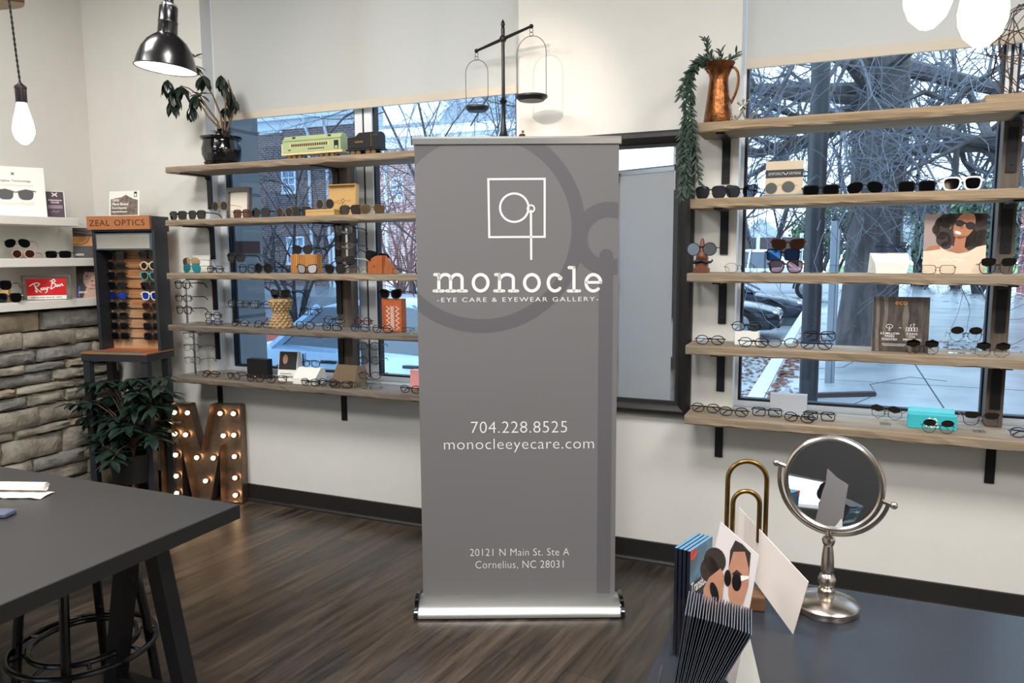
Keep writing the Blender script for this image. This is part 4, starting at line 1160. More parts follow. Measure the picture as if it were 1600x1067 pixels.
# mid shelf
p = lw(25, -4.45, SB); riser('acrylic_riser', 'clear riser on the middle white shelf', p[0], p[1], p[2], .17, .08, .062).rotation_euler = (0, 0, RZ_L)
RG = R(38)
glasses('avidark', 'black pilot sunglasses raised on the middle white shelf', (-4.44, onx(SB + .065, 27, -4.44), SB + .0632), rz=RG)
glasses('blush', 'pale blush round sunglasses below the black pilot pair', (-4.38, onx(SB, 37, -4.38), SB + .0006), rz=RG)
glasses('wrapsun', 'black wraparound sunglasses beside the orange glow card', (-4.38, onx(SB, 91, -4.38), SB + .0006), rz=RG)
def modo(label, U, x, z, w, h, face):
    p = lw(U, x, z)
    t = thing('brand_card', label, 'sign', p); t.rotation_euler = (R(-7), 0, R(40))
    if face:
        part('card', MB().span((-w / 2, 0, 0), (w / 2, .004, h)), mat('print_dark_brown', (62, 52, 48), .4), t, smooth=False)
        pm = MB(); pr_poly(pm, ell(.014, .118, .050, .068), -.0006); pr_poly(pm, [(-.02, .06), (.034, .06), (.05, 0), (-.04, 0)], -.0006); printed('printed_face', pm, mat('print_pale_skin', (204, 164, 146), .6, noise=.2, nscale=16), t)
        pm = MB(); pr_poly(pm, ell(.012, .196, .066, .036, 20), -.0009); pr_poly(pm, ell(-.052, .15, .018, .06), -.0009); printed('printed_hair', pm, mat('print_brown_hair', (50, 38, 34), .6), t)
        pm = MB(); pr_poly(pm, ell(.022, .078, .016, .007), -.0011); printed('printed_lips', pm, mat('print_lips', (186, 96, 82), .5), t)
        pm = MB()
        for cx in (-.016, .042): pr_poly(pm, ell(cx, .136, .011, .005), -.0011); pr_stroke(pm, ell(cx, .132, .020, .016), .0018, -.0012, closed=True); pr_stroke(pm, [(cx - .012, .154), (cx + .012, .155)], .004, -.0012)
        pr_poly(pm, ell(.016, .105, .008, .004), -.0011); printed('printed_eyes_and_glasses', pm, mat('print_dark_line', (70, 50, 46), .5), t)
        pm = MB(); pr_stroke(pm, [(-.064, .01), (-.06, .07)], .012, -.0010); printed('violet_glow', pm, mat('print_violet', (110, 100, 190), .5), t)
        zt = .028
    else:
        part('card', MB().span((-w / 2, 0, 0), (w / 2, .004, h)), mat('print_charcoal', (56, 50, 48), .4), t, smooth=False)
        pm = MB(); pr_poly(pm, [(-w / 2, .075), (w / 2, .075), (w / 2, .135), (-w / 2, .135)], -.0006); printed('orange_band', pm, mat('print_amber', (206, 140, 72), .5, noise=.2, nscale=14), t)
        pm = MB(); pr_stroke(pm, [(-w / 2, .085), (-.03, .082), (0, .098), (.016, .13), (.02, .15)], .004, -.0009); pr_stroke(pm, [(.045, .15), (.055, .12), (w / 2, .098)], .004, -.0009); pr_stroke(pm, [(-w / 2, .075), (-.02, .06)], .0025, -.0009); printed('printed_frame_curve', pm, M_ink, t)
        pm = MB(); pr_stroke(pm, [(-w / 2, .165), (0, .155), (w / 2, .162)], .006, -.0009); printed('coppery_top_rim', pm, mat('print_copper', (150, 98, 76), .5), t)
        zt = .014
    pm = MB(); lettering(pm, 'MODO', -w / 2 + .014, zt, .046, .013, -.0014, .02); printed('white_lettering', pm, M_wink, t)
modo('card with a glowing orange spectacle rim lettered MODO beside the display tower', 137, -4.38, SB, .160, .19, False)
modo('card with a woman in thin glasses lettered MODO on the lowest white shelf', 141, -4.38, SCZ, .150, .205, True)
# low shelf
p = lw(-1, -4.42, SCZ)
t = thing('wood_block', 'small honey wood block with dark sunglasses at the left picture edge', 'display block', p, RG)
part('block', MB().span((-.05, 0, 0), (.05, .04, .07)), M_kraft, t, bevel=.002, smooth=False)
glasses('bigsun', 'dark blue tinted sunglasses on the honey wood block', (-4.43, onx(SCZ + .07, -2, -4.43), SCZ + .0716), rz=RG)
glasses('bigsunfold', 'dark sunglasses on the lowest white shelf left of the red sign', (-4.36, onx(SCZ, 14, -4.36), SCZ + .0006), rz=RG)
p = lw(74, -4.40, SCZ)
t = thing('acrylic_sign', 'red sign with white script Ray-Ban in a clear acrylic holder', 'sign', p); t.rotation_euler = (0, 0, R(42))
part('holder', MB().span((-.13, .006, 0), (.13, .012, .145)), M_acr, t, smooth=False)
part('holder_edge', MB().span((-.132, .004, 0), (-.125, .016, .147)).span((.125, .004, 0), (.132, .016, .147)).span((-.125, .004, .142), (.125, .016, .147)), mat('acrylic_edge', (120, 108, 98), .2), t, smooth=False)
pm = MB(); pm.span((-.105, .001, .004), (.105, .005, .128)); part('red_panel', pm, mat('sign_red', (206, 24, 22), .4), t, smooth=False)
pm = MB(); pr_poly(pm, [(-.105, .004), (.105, .004), (.105, .027), (-.105, .027)], 0); printed('white_strip', pm, M_wink, t)
pm = MB(); lettering(pm, 'GENUINE SINCE 1937', -.085, .010, .165, .010, -.001, .01); printed('strip_lettering', pm, M_ink, t)
pm = MB()
def scr(pts, w=.0052): pr_stroke(pm, [(-.092 + a * .185, .034 + b * .088) for a, b in pts], w, -.001)
scr([(.02, .58), (.12, .72), (.24, .80), (.31, .72), (.27, .60), (.18, .52)]); scr([(.16, .70), (.19, .40), (.22, .12), (.17, .24)]); scr([(.19, .50), (.26, .28), (.34, .14)])
scr([(.40, .44), (.34, .40), (.34, .30), (.40, .32), (.42, .44), (.43, .30)]); scr([(.46, .46), (.47, .34), (.52, .38), (.53, .50), (.51, .20), (.46, .10)])
pr_poly(pm, ell(-.092 + .575 * .185, .034 + .46 * .088, .0036, .0036), -.001)
scr([(.62, .36), (.66, .66), (.68, .98), (.62, .88)]); scr([(.64, .92), (.74, 1.02), (.77, .90), (.68, .76)]); scr([(.68, .74), (.77, .70), (.75, .52), (.64, .36)])
scr([(.84, .64), (.79, .60), (.79, .52), (.84, .54), (.86, .64), (.87, .54)]); scr([(.90, .54), (.905, .66), (.95, .70), (.96, .58), (.99, .60)])
printed('script_lettering', pm, M_wink, t)
# ------------------------------------------------------------------ retractable banner
BL, BR = Vector((-1.586, -.986, 0)), Vector((-.777, -.632, 0))
BD = (BR - BL).normalized(); BRZ = math.atan2(BD.y, BD.x)
BN = Vector((BD.y, -BD.x, 0))
b0 = (BL + BR) / 2 - BN * .08
M_alu = mat('satin_aluminium', (205, 204, 200), .33, .9, bump=.02, bscale=300)
M_chrome = mat('dark_chrome', (120, 122, 126), .12, 1.)
ban = thing('retractable_banner', 'grey retractable banner lettered monocle standing on a silver base', 'banner', (b0.x, b0.y, 0), BRZ)
def bn(u, v):
    d = ray(u, v); P = CAMLOC + d * ((b0 - CAMLOC).dot(BN) / d.dot(BN)); q = P - b0
    return (q.dot(BD), P.z)
GW, GB, GT = .4125, .062, 1.985
part('graphic', MB().span((-GW, -.0006, GB), (GW, .0006, GT)), [mat('banner_vinyl', (118, 115, 115), .55, spec=.35)], ban, smooth=False)
part('blank_back', MB().span((-GW, .0007, GB), (GW, .0012, GT)), mat('banner_white_back', (235, 236, 238), .6), ban, smooth=False)
part('top_rail', MB().prism([(-.008, -.018), (.008, -.018), (.010, .004), (.006, .012), (-.006, .012), (-.010, .004)], -GW - .008, GW + .008, 'x'), M_alu, ban, loc=(0, 0, GT), smooth=False)
for sx in (-1, 1): part('rail_cap', MB().box((sx * (GW + .010), 0, GT - .003), (.004, .024, .034)), M_bmetal, ban, bevel=.001, smooth=False)
base = [(-.092, .008), (-.090, .018), (-.078, .036), (-.055, .052), (-.025, .063), (.0, .066), (.03, .064), (.06, .052), (.085, .030), (.09, .008)]
part('base_cassette', MB().prism(base, -.425, .425, 'x'), M_alu, ban, angle=30)
part('base_plinth', MB().span((-.428, -.086, .0005), (.428, .084, .008)), M_bmetal, ban, smooth=False)
for sx in (-1, 1):
    cap = [(y * 1.06, z * (1.0 if z < .02 else 1.18)) for y, z in base]
    part('end_cap', MB().prism(cap, sx * .425, sx * .446, 'x'), M_chrome, ban, bevel=.003, angle=30)
part('support_pole', MB().tube([(.03, .030, .06), (.03, .026, 1.0), (.03, .016, GT - .01)], .009, 10), M_alu, ban)
part('pole_joint', MB().box((.03, .027, 1.33), (.034, .022, .04)).box((.03, .018, GT - .03), (.03, .022, .05)), mat('dark_grey_plastic', (66, 70, 76), .4), ban, bevel=.002, smooth=False)
# ghost monocle printed in a darker grey, clipped to the sheet
def clipx(a): return max(-GW, min(GW, a))
pm = MB(); e = -.0009
def ghost_ring(cu, cv, r0, r1, a0=0, a1=360):
    c = bn(cu, cv); k = bn(cu + 100, cv)[0] - c[0]
    n = 96
    for i in range(n):
        A, B = R(a0 + (a1 - a0) * i / n), R(a0 + (a1 - a0) * (i + 1) / n)
        q = [(c[0] + r * k / 100 * math.cos(t), c[1] + r * k / 100 * math.sin(t)) for r, t in ((r0, A), (r1, A), (r1, B), (r0, B))]
        q = [(clipx(a), min(b, GT - .02)) for a, b in q]
        if max(a for a, _ in q) - min(a for a, _ in q) > 1e-5 and max(b for _, b in q) - min(b for _, b in q) > 1e-5: pr_poly(pm, q, e)
ghost_ring(752, 358, 141, 163)
M_gh = mat('banner_darker_grey', (100, 97, 100), .55, spec=.35)
printed('ghost_lens_ring', pm, M_gh, ban); pm = MB()
e = -.0012
ghost_ring(951, 373, 33, 57)
printed('ghost_loop_ring', pm, M_gh, ban); pm = MB()
e = -.0015
s0 = bn(936, 400)[0]; s1 = bn(958, 400)[0] ; zt = bn(946, 400)[1]
pr_poly(pm, [(s0, GB + .01), (s1, GB + .01)] + ell((s0 + s1) / 2, zt, (s1 - s0) / 2, (s1 - s0) / 2, 20, 0, 180), e)
printed('ghost_handle_stripe', pm, M_gh, ban)
M_bw = mat('banner_white_print', (246, 242, 238), .5)
pm = MB(); e = -.0019
def B_(pts): return [bn(u, v) for u, v in pts]
k1 = (bn(900, 300)[0] - bn(800, 300)[0]) / 100
pr_stroke(pm, B_([(763, 280), (851, 279.5), (851, 370), (764.5, 370.5)]), 3.2 * k1, e, closed=True)
pr_stroke(pm, B_([(803.5 + 22.2 * math.cos(R(a)), 324.5 + 22.2 * math.sin(R(a))) for a in range(0, 360, 9)]), 3.2 * k1, e, closed=True)
pr_stroke(pm, B_([(829.5 + 5.5 * math.cos(R(a)), 326 + 5.5 * math.sin(R(a))) for a in range(0, 360, 15)]), 2.4 * k1, e, closed=True)
pr_stroke(pm, B_([(829.5, 328), (830, 406)]), 3.4 * k1, e, caps=False)
printed('monocle_emblem', pm, M_bw, ban)
pm = MB()
def arc(cx, cy, rx, ry, a0, a1, n=14): return [(cx + rx * math.cos(R(a0 + (a1 - a0) * i / n)), cy + ry * math.sin(R(a0 + (a1 - a0) * i / n))) for i in range(n + 1)]
def slab(ch, x0, wd):
    """typewriter letters; x in units of the x-height, baseline 0"""
    T = .165; h = T / 2
    def s(pts, w=T, closed=False):
        q = [bn(x0 + (px) * 30.5, 457 - py * 30.5 - (x0 - 677) * .0) for px, py in pts]
        pr_stroke(pm, q, w * 30.5 * k1, e, closed=closed)
    if ch in 'mn':
        stems = [.28, .95, 1.62] if ch == 'm' else [.26, .97]
        if ch == 'm': stems = [.27, .87, 1.46]
        s([(0.06, 1 - h), (stems[0], 1 - h)]); s([(stems[0], 1 - h), (stems[0], h)]); s([(stems[0] - .24, h), (stems[0] + .22, h)])
        for a, b in zip(stems, stems[1:]):
            m_ = (a + b) / 2
            s([(a, .66), (a + .04, .78)] + arc(m_ + .03, .70, (b - a) / 2 - .03, .22, 160, 0) + [(b, h)]); s([(b - .20, h), (b + .22, h)])
    elif ch == 'o':
        s(arc(wd / 2, .5, wd / 2 - h, .5 - h, 0, 360, 36)[:-1], closed=True)
    elif ch == 'c':
        s(arc(wd / 2, .5, wd / 2 - h, .5 - h, 42, 318, 28)); q = bn(x0 + (wd - .16) * 30.5, 457 - .74 * 30.5); pr_poly(pm, ell(q[0], q[1], .12 * 30.5 * k1, .12 * 30.5 * k1, 14), e)
    elif ch == 'l':
        s([(.04, 1.36 - h), (wd / 2, 1.36 - h)]); s([(wd / 2, 1.36 - h), (wd / 2, h)]); s([(0, h), (wd, h)])
    elif ch == 'e':
        s([(h, .52), (wd - h, .52)], T * .85); s([(wd - h, .52)] + arc(wd / 2, .5, wd / 2 - h, .5 - h, 10, 312, 30))
for ch, x0, x1 in (('m', 677.5, 729), ('o', 737, 765), ('n', 772.5, 809), ('o', 817, 845), ('c', 854, 880), ('l', 888, 905.5), ('e', 913, 941)): slab(ch, x0, (x1 - x0) / 30.5)
printed('monocle_lettering', pm, M_bw, ban)
pm = MB()
def bt(s, u0, v0, u1, v1, bold=0., space=1.):
    a, b = bn(u0, v1), bn(u1, v0); lettering(pm, s, a[0], a[1], b[0] - a[0], b[1] - a[1], e, bold, space)
bt('-EYE CARE & EYEWEAR GALLERY-', 683, 463.5, 935, 472, -.005, 1.25); printed('tagline_lettering', pm, M_bw, ban); pm = MB()
bt('704.228.8525', 736, 657.5, 886, 676.5, -.012, 1.05); printed('phone_lettering', pm, M_bw, ban); pm = MB()
a = bn(694, 707.5); b = bn(928, 684); lettering(pm, 'monocleeyecare.com', a[0], a[1], b[0] - a[0], b[1] - a[1], e, -.012, 1.05); printed('website_lettering', pm, M_bw, ban); pm = MB()
bt('20121 N Main St. Ste A', 734.5, 856, 889.5, 868.5, -.012, 1.05)
bt('Cornelius, NC 28031', 743, 875, 880.5, 889.5, -.012, 1.05)
printed('address_lettering', pm, M_bw, ban)

# ------------------------------------------------------------------ sunglasses display tower in the corner
TZ = .95
TC = Vector((-3.987, -.392, 0)); TW = .225
TR = R(12)
tow = thing('display_tower', 'dark steel sunglasses display tower with legs lettered ZEAL OPTICS in the corner', 'display tower', (TC.x, TC.y, 0), TR)
M_steel = mat('dark_blue_steel', (52, 55, 60), .4, .3)
M_ply = wood_mat('display_board_wood', (186, 130, 82), (148, 96, 58), (200, 168, 130), 'x', .6)
for x, y in ((-TW + .025, .0), (TW - .028, .0), (-TW + .03, .19), (TW - .028, .19)):
    part('leg', MB().span((x - .022, y - .012, 0), (x + .022, y + .028, TZ - .045)), M_steel, tow, bevel=.002, smooth=False)
part('table_frame', MB().span((-TW, -.02, TZ - .052), (TW, .24, TZ - .008)), M_steel, tow, bevel=.002, smooth=False)
part('table_top', MB().span((-TW, -.022, TZ - .008), (TW, .24, TZ)), mat('copper_edge_wood', (180, 112, 64), .5, noise=.2, nscale=20), tow, smooth=False)
part('teal_inlay', MB().span((-TW + .05, -.005, TZ), (TW - .05, .05, TZ + .0015)), mat('teal_paint', (58, 128, 134), .5, noise=.2, nscale=30), tow, smooth=False)
part('red_inlay', MB().span((-TW + .08, .055, TZ), (TW - .03, .10, TZ + .0015)), mat('red_paint', (206, 70, 50), .5, noise=.25, nscale=30), tow, smooth=False)
X0, X1 = -.205, .225            # tower body
yb_ = .24; yf = .115; ZT0 = 1.766
part('side_panel', MB().span((X0, yf, TZ), (X0 + .02, yb_, ZT0 - .09)), M_steel, tow, bevel=.002, smooth=False)
part('side_panel', MB().span((X1 - .02, yf, TZ), (X1, yb_, ZT0 - .09)), M_steel, tow, bevel=.002, smooth=False)
part('back_panel', MB().span((X0 + .02, yb_ - .02, TZ), (X1 - .02, yb_, ZT0 - .09)), M_ply, tow, smooth=False)
part('top_box', MB().span((X0, yf, ZT0 - .09), (X1, yb_ + .02, ZT0)), M_steel, tow, bevel=.002, smooth=False)
sg = part('sign_board', MB().span((X0 - .012, yf - .022, ZT0 - .078), (X1 - .012, yf - .001, ZT0 + .003)), mat('copper_sign_wood', (178, 112, 66), .5, noise=.12, nscale=24), tow, bevel=.001, smooth=False)
for w_, x_, l_ in (('ZEAL', X0 + .006, .142), ('OPTICS', X0 + .180, .206)):
    pm = MB(); lettering(pm, w_, x_, ZT0 - .056, l_, .036, yf - .0225, .006, 1.1); printed('burnt_lettering', pm, mat('burnt_letter', (74, 34, 22), .7), sg)
mr = part('mirror_frame', MB().span((X0 + .02, yf + .004, ZT0 - .20), (X1 - .022, yf + .012, ZT0 - .10)), mat('blue_steel_edge', (88, 108, 122), .3, .5), tow, smooth=False)
part('mirror_glass', MB().span((X0 + .032, yf - .001, ZT0 - .192), (X1 - .034, yf + .006, ZT0 - .108)), MATS['mirror_silver'], mr, loc=(0, 0, 0), smooth=False)
NROW = 9; pit = .0622
zst = ['zblack', 'zcream', 'zteal', 'zblack', 'zwhite', 'zbrown', 'zblackrect', 'zblackrect', 'zblackrect']
zst2 = ['zblack', 'zblack', 'zblack', 'zblack', 'zblue', 'zblack', 'zblackrect', 'zblackrect', 'zblackrect']
nth = ['top', 'second', 'third', 'fourth', 'fifth', 'sixth', 'seventh', 'eighth', 'ninth']
look = {'zblack': 'black sunglasses', 'zcream': 'cream round sunglasses', 'zteal': 'teal sunglasses', 'zwhite': 'white sunglasses with blue mirror lenses', 'zbrown': 'brown sunglasses', 'zblackrect': 'matte black sunglasses', 'zblue': 'black sunglasses with blue mirror lenses'}
TM = Matrix.Translation(TC) @ Matrix.Rotation(TR, 4, 'Z')
rods = MB(); slat = MB()
for i in range(NROW):
    zr = 1.524 - i * pit
    for cx, sty, side_ in ((X0 + .098, zst2[i], 'left'), (X1 - .100, zst[i], 'right')):
        P = TM @ Vector((cx, yb_ - .062, zr - .019))
        glasses(sty, '%s, %s column of the display tower, %s row' % (look[sty], side_, nth[i]), P, rz=TR, group='sunglasses on the display tower')
for i in range(NROW):
    zr = 1.524 - i * pit
    slat.span((X0 + .021, yb_ - .0275, zr - .012), (X1 - .021, yb_ - .0205, zr - .008))
part('rail', slat, M_steel, tow, smooth=False)
# plant based sunglasses card on the tower
P = TM @ Vector((-.03, .19, ZT0 + .0045))
t = thing('mountain_card', 'white bordered card with a mountain picture on top of the display tower', 'sign', P, TR)
t.rotation_euler = (R(-6), 0, TR)
part('card', MB().span((-.105, 0, 0), (.105, .003, .155)), M_wcard, t, smooth=False)
pm = MB(); pr_poly(pm, [(-.094, .008), (.094, .008), (.094, .10), (.06, .108), (.01, .132), (-.02, .118), (-.06, .112), (-.094, .105)], -.0008); printed('printed_mountain', pm, mat('print_mountain', (142, 124, 112), .6, rgb2=(92, 78, 66), nscale=40), t)
pm = MB(); lettering(pm, '100%', -.085, .092, .05, .015, -.0016, .02, 1, .2); lettering(pm, 'Plant-Based', -.085, .068, .115, .018, -.0016, .02, 1, .2); lettering(pm, 'Sunglasses', -.085, .042, .105, .018, -.0016, .02, 1, .2); pr_poly(pm, [(-.085, .026), (.02, .026), (.02, .031), (-.085, .031)], -.0016); printed('white_lettering', pm, M_wink, t)
pm = MB(); pr_poly(pm, [(.068, .118), (.088, .118), (.088, .150), (.068, .150)], -.0012); printed('black_logo_panel', pm, M_black_card, t)
pm = MB(); pr_poly(pm, [(.072, .122), (.084, .122), (.084, .138), (.072, .138)], -.0017); printed('white_logo', pm, M_wink, t)

# ------------------------------------------------------------------ marquee letter
_R = az(378, 786, .004); _L = ay(252, 760, _R.y - .15); _L.z = .004
MW = (_R - _L).length; MRZ = math.atan2(_R.y - _L.y, _R.x - _L.x)
_c = (_R + _L) / 2 + Vector((-math.sin(MRZ), math.cos(MRZ), 0)) * .078
mq = thing('marquee_letter', 'rusty metal marquee letter M lit by small bulbs, leaning at the wall', 'marquee sign', (_c.x, _c.y, .004), rot=(R(-3), 0, MRZ))
M_side = mat('black_sheet_steel', (34, 33, 34), .4, .5)
M_face = mat('brushed_rust_steel', (168, 140, 116), .36, .85, rgb2=(118, 98, 84), nscale=9, bump=.05, bscale=120)
hw, H = MW / 2, .605
def mpoly(o=0.):
    k = .72
    return [(-hw, 0), (-hw, H), (-hw + .19, H), (0, .30), (hw - .19, H), (hw, H), (hw, 0), (hw - .135, 0), (hw - .135, .355), (.055, .0), (-.055, .0), (-hw + .135, .355), (-hw + .135, 0)]
MP = mpoly()
part('back_plate', MB().prism(MP, -.006, 0, 'y'), M_face, mq, smooth=False)
sd = MB()
for a, b in zip(MP, MP[1:] + MP[:1]):
    d = Vector((b[0] - a[0], b[1] - a[1])).normalized(); n_ = (-d.y * .004, d.x * .004)
    dep = .075
    sd.add([(a[0], 0, a[1]), (b[0], 0, b[1]), (b[0], -dep, b[1]), (a[0], -dep, a[1]), (a[0] + n_[0], 0, a[1] + n_[1]), (b[0] + n_[0], 0, b[1] + n_[1]), (b[0] + n_[0], -dep, b[1] + n_[1]), (a[0] + n_[0], -dep, a[1] + n_[1])],
           [(0, 1, 2, 3), (7, 6, 5, 4), (0, 4, 5, 1), (1, 5, 6, 2), (2, 6, 7, 3), (3, 7, 4, 0)])
part('side_rim', sd, [mat('dark_rim_steel', (140, 116, 96), .35, .8, noise=.3, nscale=10)], mq, smooth=False)
M_mb = mat('warm_marquee_bulb', (255, 214, 170), .3, emit=(1, .66, .36), es=13)
bm = MB().ball((0, 0, 0), .0135, 12); bme = bm.mesh('bulb', M_mb)
so = MB().lathe([(.021, 0), (.021, .004), (.016, .009), (.011, .014)], 14); som = so.mesh('socket', mat('bulb_socket', (90, 70, 55), .4, .6))
bulbs = [(-hw + .068, .545), (-hw + .155, .545), (hw - .155, .545), (hw - .068, .545), (-hw + .068, .41), (-.125, .405), (.125, .405), (hw - .068, .41),
         (-hw + .068, .275), (-.055, .262), (.055, .262), (hw - .068, .275), (-hw + .068, .14), (0, .115), (hw - .068, .14), (-hw + .068, .03), (hw - .068, .03)]
for bx, bz in bulbs:
    s_ = link('socket', som, mq, (bx, -.006, bz), (R(90), 0, 0))
    link('bulb', bme, s_, (0, 0, .022))

# floor plant behind the tower legs
def leaf_blade(mb, p, d, up, L, wd, mi=0, droop=.25, fold=.15):
    d = Vector(d).normalized(); up = Vector(up); s = d.cross(up)
    s = s.normalized() if s.length > 1e-4 else d.orthogonal().normalized(); n = s.cross(d)
    vs = []; p = Vector(p)
    prof = [(0, .12), (.25, .8), (.5, 1), (.78, .68), (1, .02)]
    for t_, w_ in prof:
        c = p + d * L * t_ - n * L * droop * t_ * t_
        vs += [c - s * wd * w_ / 2 + n * wd * fold * w_, c, c + s * wd * w_ / 2 + n * wd * fold * w_]
    fs = []
    for i in range(4):
        a = i * 3; fs += [(a, a + 1, a + 4, a + 3), (a + 1, a + 2, a + 5, a + 4)]
    mb.add(vs, fs, mi)
M_dleaf = mat('dark_green_leaf', (42, 62, 52), .35, noise=.35, nscale=18, coat=.2)
M_stem = mat('brown_stem', (104, 78, 56), .7)
pl = thing('floor_plant', 'bushy dark green plant in a dark pot on a stand beneath the display tower', 'potted plant', (-3.93, -.36, 0))
part('pot', MB().lathe([(.09, .16), (.12, .165), (.135, .30), (.142, .34), (.130, .34), (.125, .31), (0, .31)], 28), mat('near_black_pot', (24, 22, 21), .5), pl)
st_ = MB()
for j in range(4):
    a = PI / 4 + j * PI / 2
    st_.tube([(.11 * math.cos(a), .11 * math.sin(a), 0), (.11 * math.cos(a), .11 * math.sin(a), .2)], .009, 8)
st_.tube([(-.078, -.078, .15), (.078, .078, .15)], .009, 8); st_.tube([(-.078, .078, .15), (.078, -.078, .15)], .009, 8)
part('pot_stand', st_, M_walnut, pl)
rnd = random.Random(8); lv = MB(); sm = MB()
for i in range(58):
    a = rnd.uniform(0, 2 * PI); rr = rnd.uniform(.08, .38); hh = rnd.uniform(.34, .82)
    ex, ey = rr * math.cos(a) * 1.05, rr * math.sin(a) * .62
    if ey > .28: ey = .28
    ex = max(-.34, min(.34, ex))
    tip = Vector((ex, ey, hh))
    pts = bez((0, 0, .31), (ex * .1, ey * .1, .31 + hh * .35), (ex * .6, ey * .6, hh + .05), tip, 6)
    sm.tube(pts, .0035, 5)
    for q in (pts[-1], pts[-2]):
        n_ = 7
        for j in range(n_):
            b = 2 * PI * j / n_ + rnd.random()
            leaf_blade(lv, q, (math.cos(b), math.sin(b), rnd.uniform(-.45, .15)), (0, 0, 1), rnd.uniform(.075, .125), rnd.uniform(.034, .05))
part('stem', sm, M_stem, pl); part('foliage', lv, M_dleaf, pl, angle=60)

# ------------------------------------------------------------------ black work table with trestle
TX, TY0, TY1, TH = -1.71, -2.585, -1.827, .75
M_top = mat('black_laminate', (52, 51, 51), .42, noise=.10, nscale=3, bump=.02, bscale=300)
tb = thing('work_table', 'long black topped work table with splayed trestle legs near the left edge', 'table', (-2.7, (TY0 + TY1) / 2, 0))
def tl(x, y): return (x + 2.7, y - (TY0 + TY1) / 2)
a = tl(TX, TY0); b = tl(-3.95, TY1)
part('tabletop', MB().span((b[0], a[1], TH - .045), (a[0], b[1], TH)), M_top, tb, bevel=.003, smooth=False)
M_eb = mat('black_shaded_edge', (27, 26, 26), .45)  # sides coloured darker than the top, standing in for their shade
part('shaded_edge', MB().span((a[0] - .0005, a[1], TH - .046), (a[0] + .0012, b[1], TH - .0025)).span((b[0], a[1] - .0012, TH - .046), (a[0] + .0012, a[1] + .0005, TH - .0025)), M_eb, tb, smooth=False)
def trestle(xc):
    c = tl(xc, 0)[0]; yA, yB = tl(0, TY1 - .10)[1], tl(0, TY0 + .10)[1]
    part('trestle_beam', MB().span((c - .045, yB - .05, TH - .155), (c + .045, yA + .05, TH - .046)), M_bmetal, tb, bevel=.002, smooth=False)
    for y_ in (yA, yB):
        for s in (-1, 1):
            L = MB().hexa([(c + s * .185 - .028, y_ - .026, 0), (c + s * .185 + .028, y_ - .026, 0), (c + s * .185 + .028, y_ + .026, 0), (c + s * .185 - .028, y_ + .026, 0)],
                          [(c + s * .055 - .030, y_ - .026, TH - .125), (c + s * .055 + .030, y_ - .026, TH - .125), (c + s * .055 + .030, y_ + .026, TH - .125), (c + s * .055 - .030, y_ + .026, TH - .125)])
            part('leg', L, M_bmetal, tb, bevel=.002, smooth=False)
        part('cross_bar', MB().span((c - .16, y_ - .02, .10), (c + .16, y_ + .02, .135)), M_bmetal, tb, smooth=False)
        ch = MB()
        for i in range(8): ch.tube([(c - .012 + .006 * math.cos(q), y_ - .03, TH - .17 - i * .011 + .008 * math.sin(q)) if i % 2 else (c - .012, y_ - .03 + .006 * math.cos(q), TH - .17 - i * .011 + .008 * math.sin(q)) for q in [2 * PI * j / 8 for j in range(8)]], .0014, 5, closed=True)
        part('chain', ch, M_bmetal, tb)
trestle(-2.03); trestle(-3.6)
# rolled papers on the table
P = az(32, 775, TH)
t = thing('rolled_papers', 'white rolled and folded papers lying on the black table', 'papers', (P.x, P.y, TH + .0005), R(20))
M_paper = mat('white_paper', (238, 232, 226), .7)
sh = MB(); rnd = random.Random(3)
n = 14; vs = []; fs = []
for i in range(n + 1):
    for j in range(4):
        vs.append((-.16 + .25 * i / n, -.03 + .024 * j + .004 * math.sin(i * 1.3), .0015 + .004 * abs(math.sin(i * .9 + j))))
for i in range(n):
    for j in range(3): fs.append((i * 4 + j, i * 4 + j + 1, i * 4 + j + 5, i * 4 + j + 4))
sh.add(vs, fs); o = part('folded_sheet', sh, M_paper, t, angle=60); s = o.modifiers.new('thick', 'SOLIDIFY'); s.thickness = .0012; s.offset = 1
ro = MB()
sp_ = [(.016 * (1 - .03 * k) * math.cos(R(k * 24)), .016 * (1 - .03 * k) * math.sin(R(k * 24))) for k in range(26)]
vs = []; fs = []
for a_, b_ in sp_:
    vs += [(-.16, .030 + a_, .022 + b_), (.07, .030 + a_, .022 + b_)]
for k in range(25): fs.append((2 * k, 2 * k + 1, 2 * k + 3, 2 * k + 2))
o = part('roll', ro.add(vs, fs), M_paper, t, angle=60); s = o.modifiers.new('thick', 'SOLIDIFY'); s.thickness = .001
P = az(-4, 806, TH)
tag(part('blue_case', MB().box((0, 0, .008), (.09, .05, .016)), mat('slate_blue_cloth', (84, 92, 112), .6), loc=(P.x, P.y, TH + .0005), rot=(0, 0, .3), bevel=.005), 'slate blue corner of a small case at the table edge of the picture', 'case')
# stool under the table
P = az(132, 1003, .22)
so_ = thing('bentwood_stool', 'black metal stool with double foot ring tucked under the work table', 'stool', (P.x, P.y, 0))
M_blk = mat('gloss_black_metal', (16, 16, 19), .22, spec=.6)
part('seat', MB().lathe([(0, .60), (.15, .60), (.172, .615), (.175, .63), (.165, .645), (0, .65)], 32), M_blk, so_)
for nm, r_, z_ in (('outer_ring', .225, .215), ('inner_ring', .165, .225)):
    part(nm, MB().tube([(r_ * math.cos(2 * PI * j / 40), r_ * math.sin(2 * PI * j / 40), z_) for j in range(40)], .0105, 10, closed=True), M_blk, so_)
for j in range(4):
    a = R(38) + j * PI / 2; c, s = math.cos(a), math.sin(a)
    part('leg', MB().tube([Vector((c * r_, s * r_, z_)) for r_, z_ in ((.05, .585), (.10, .575), (.145, .53), (.172, .46), (.195, .30), (.205, .2), (.225, .0))], .0155, 10), M_blk, so_)
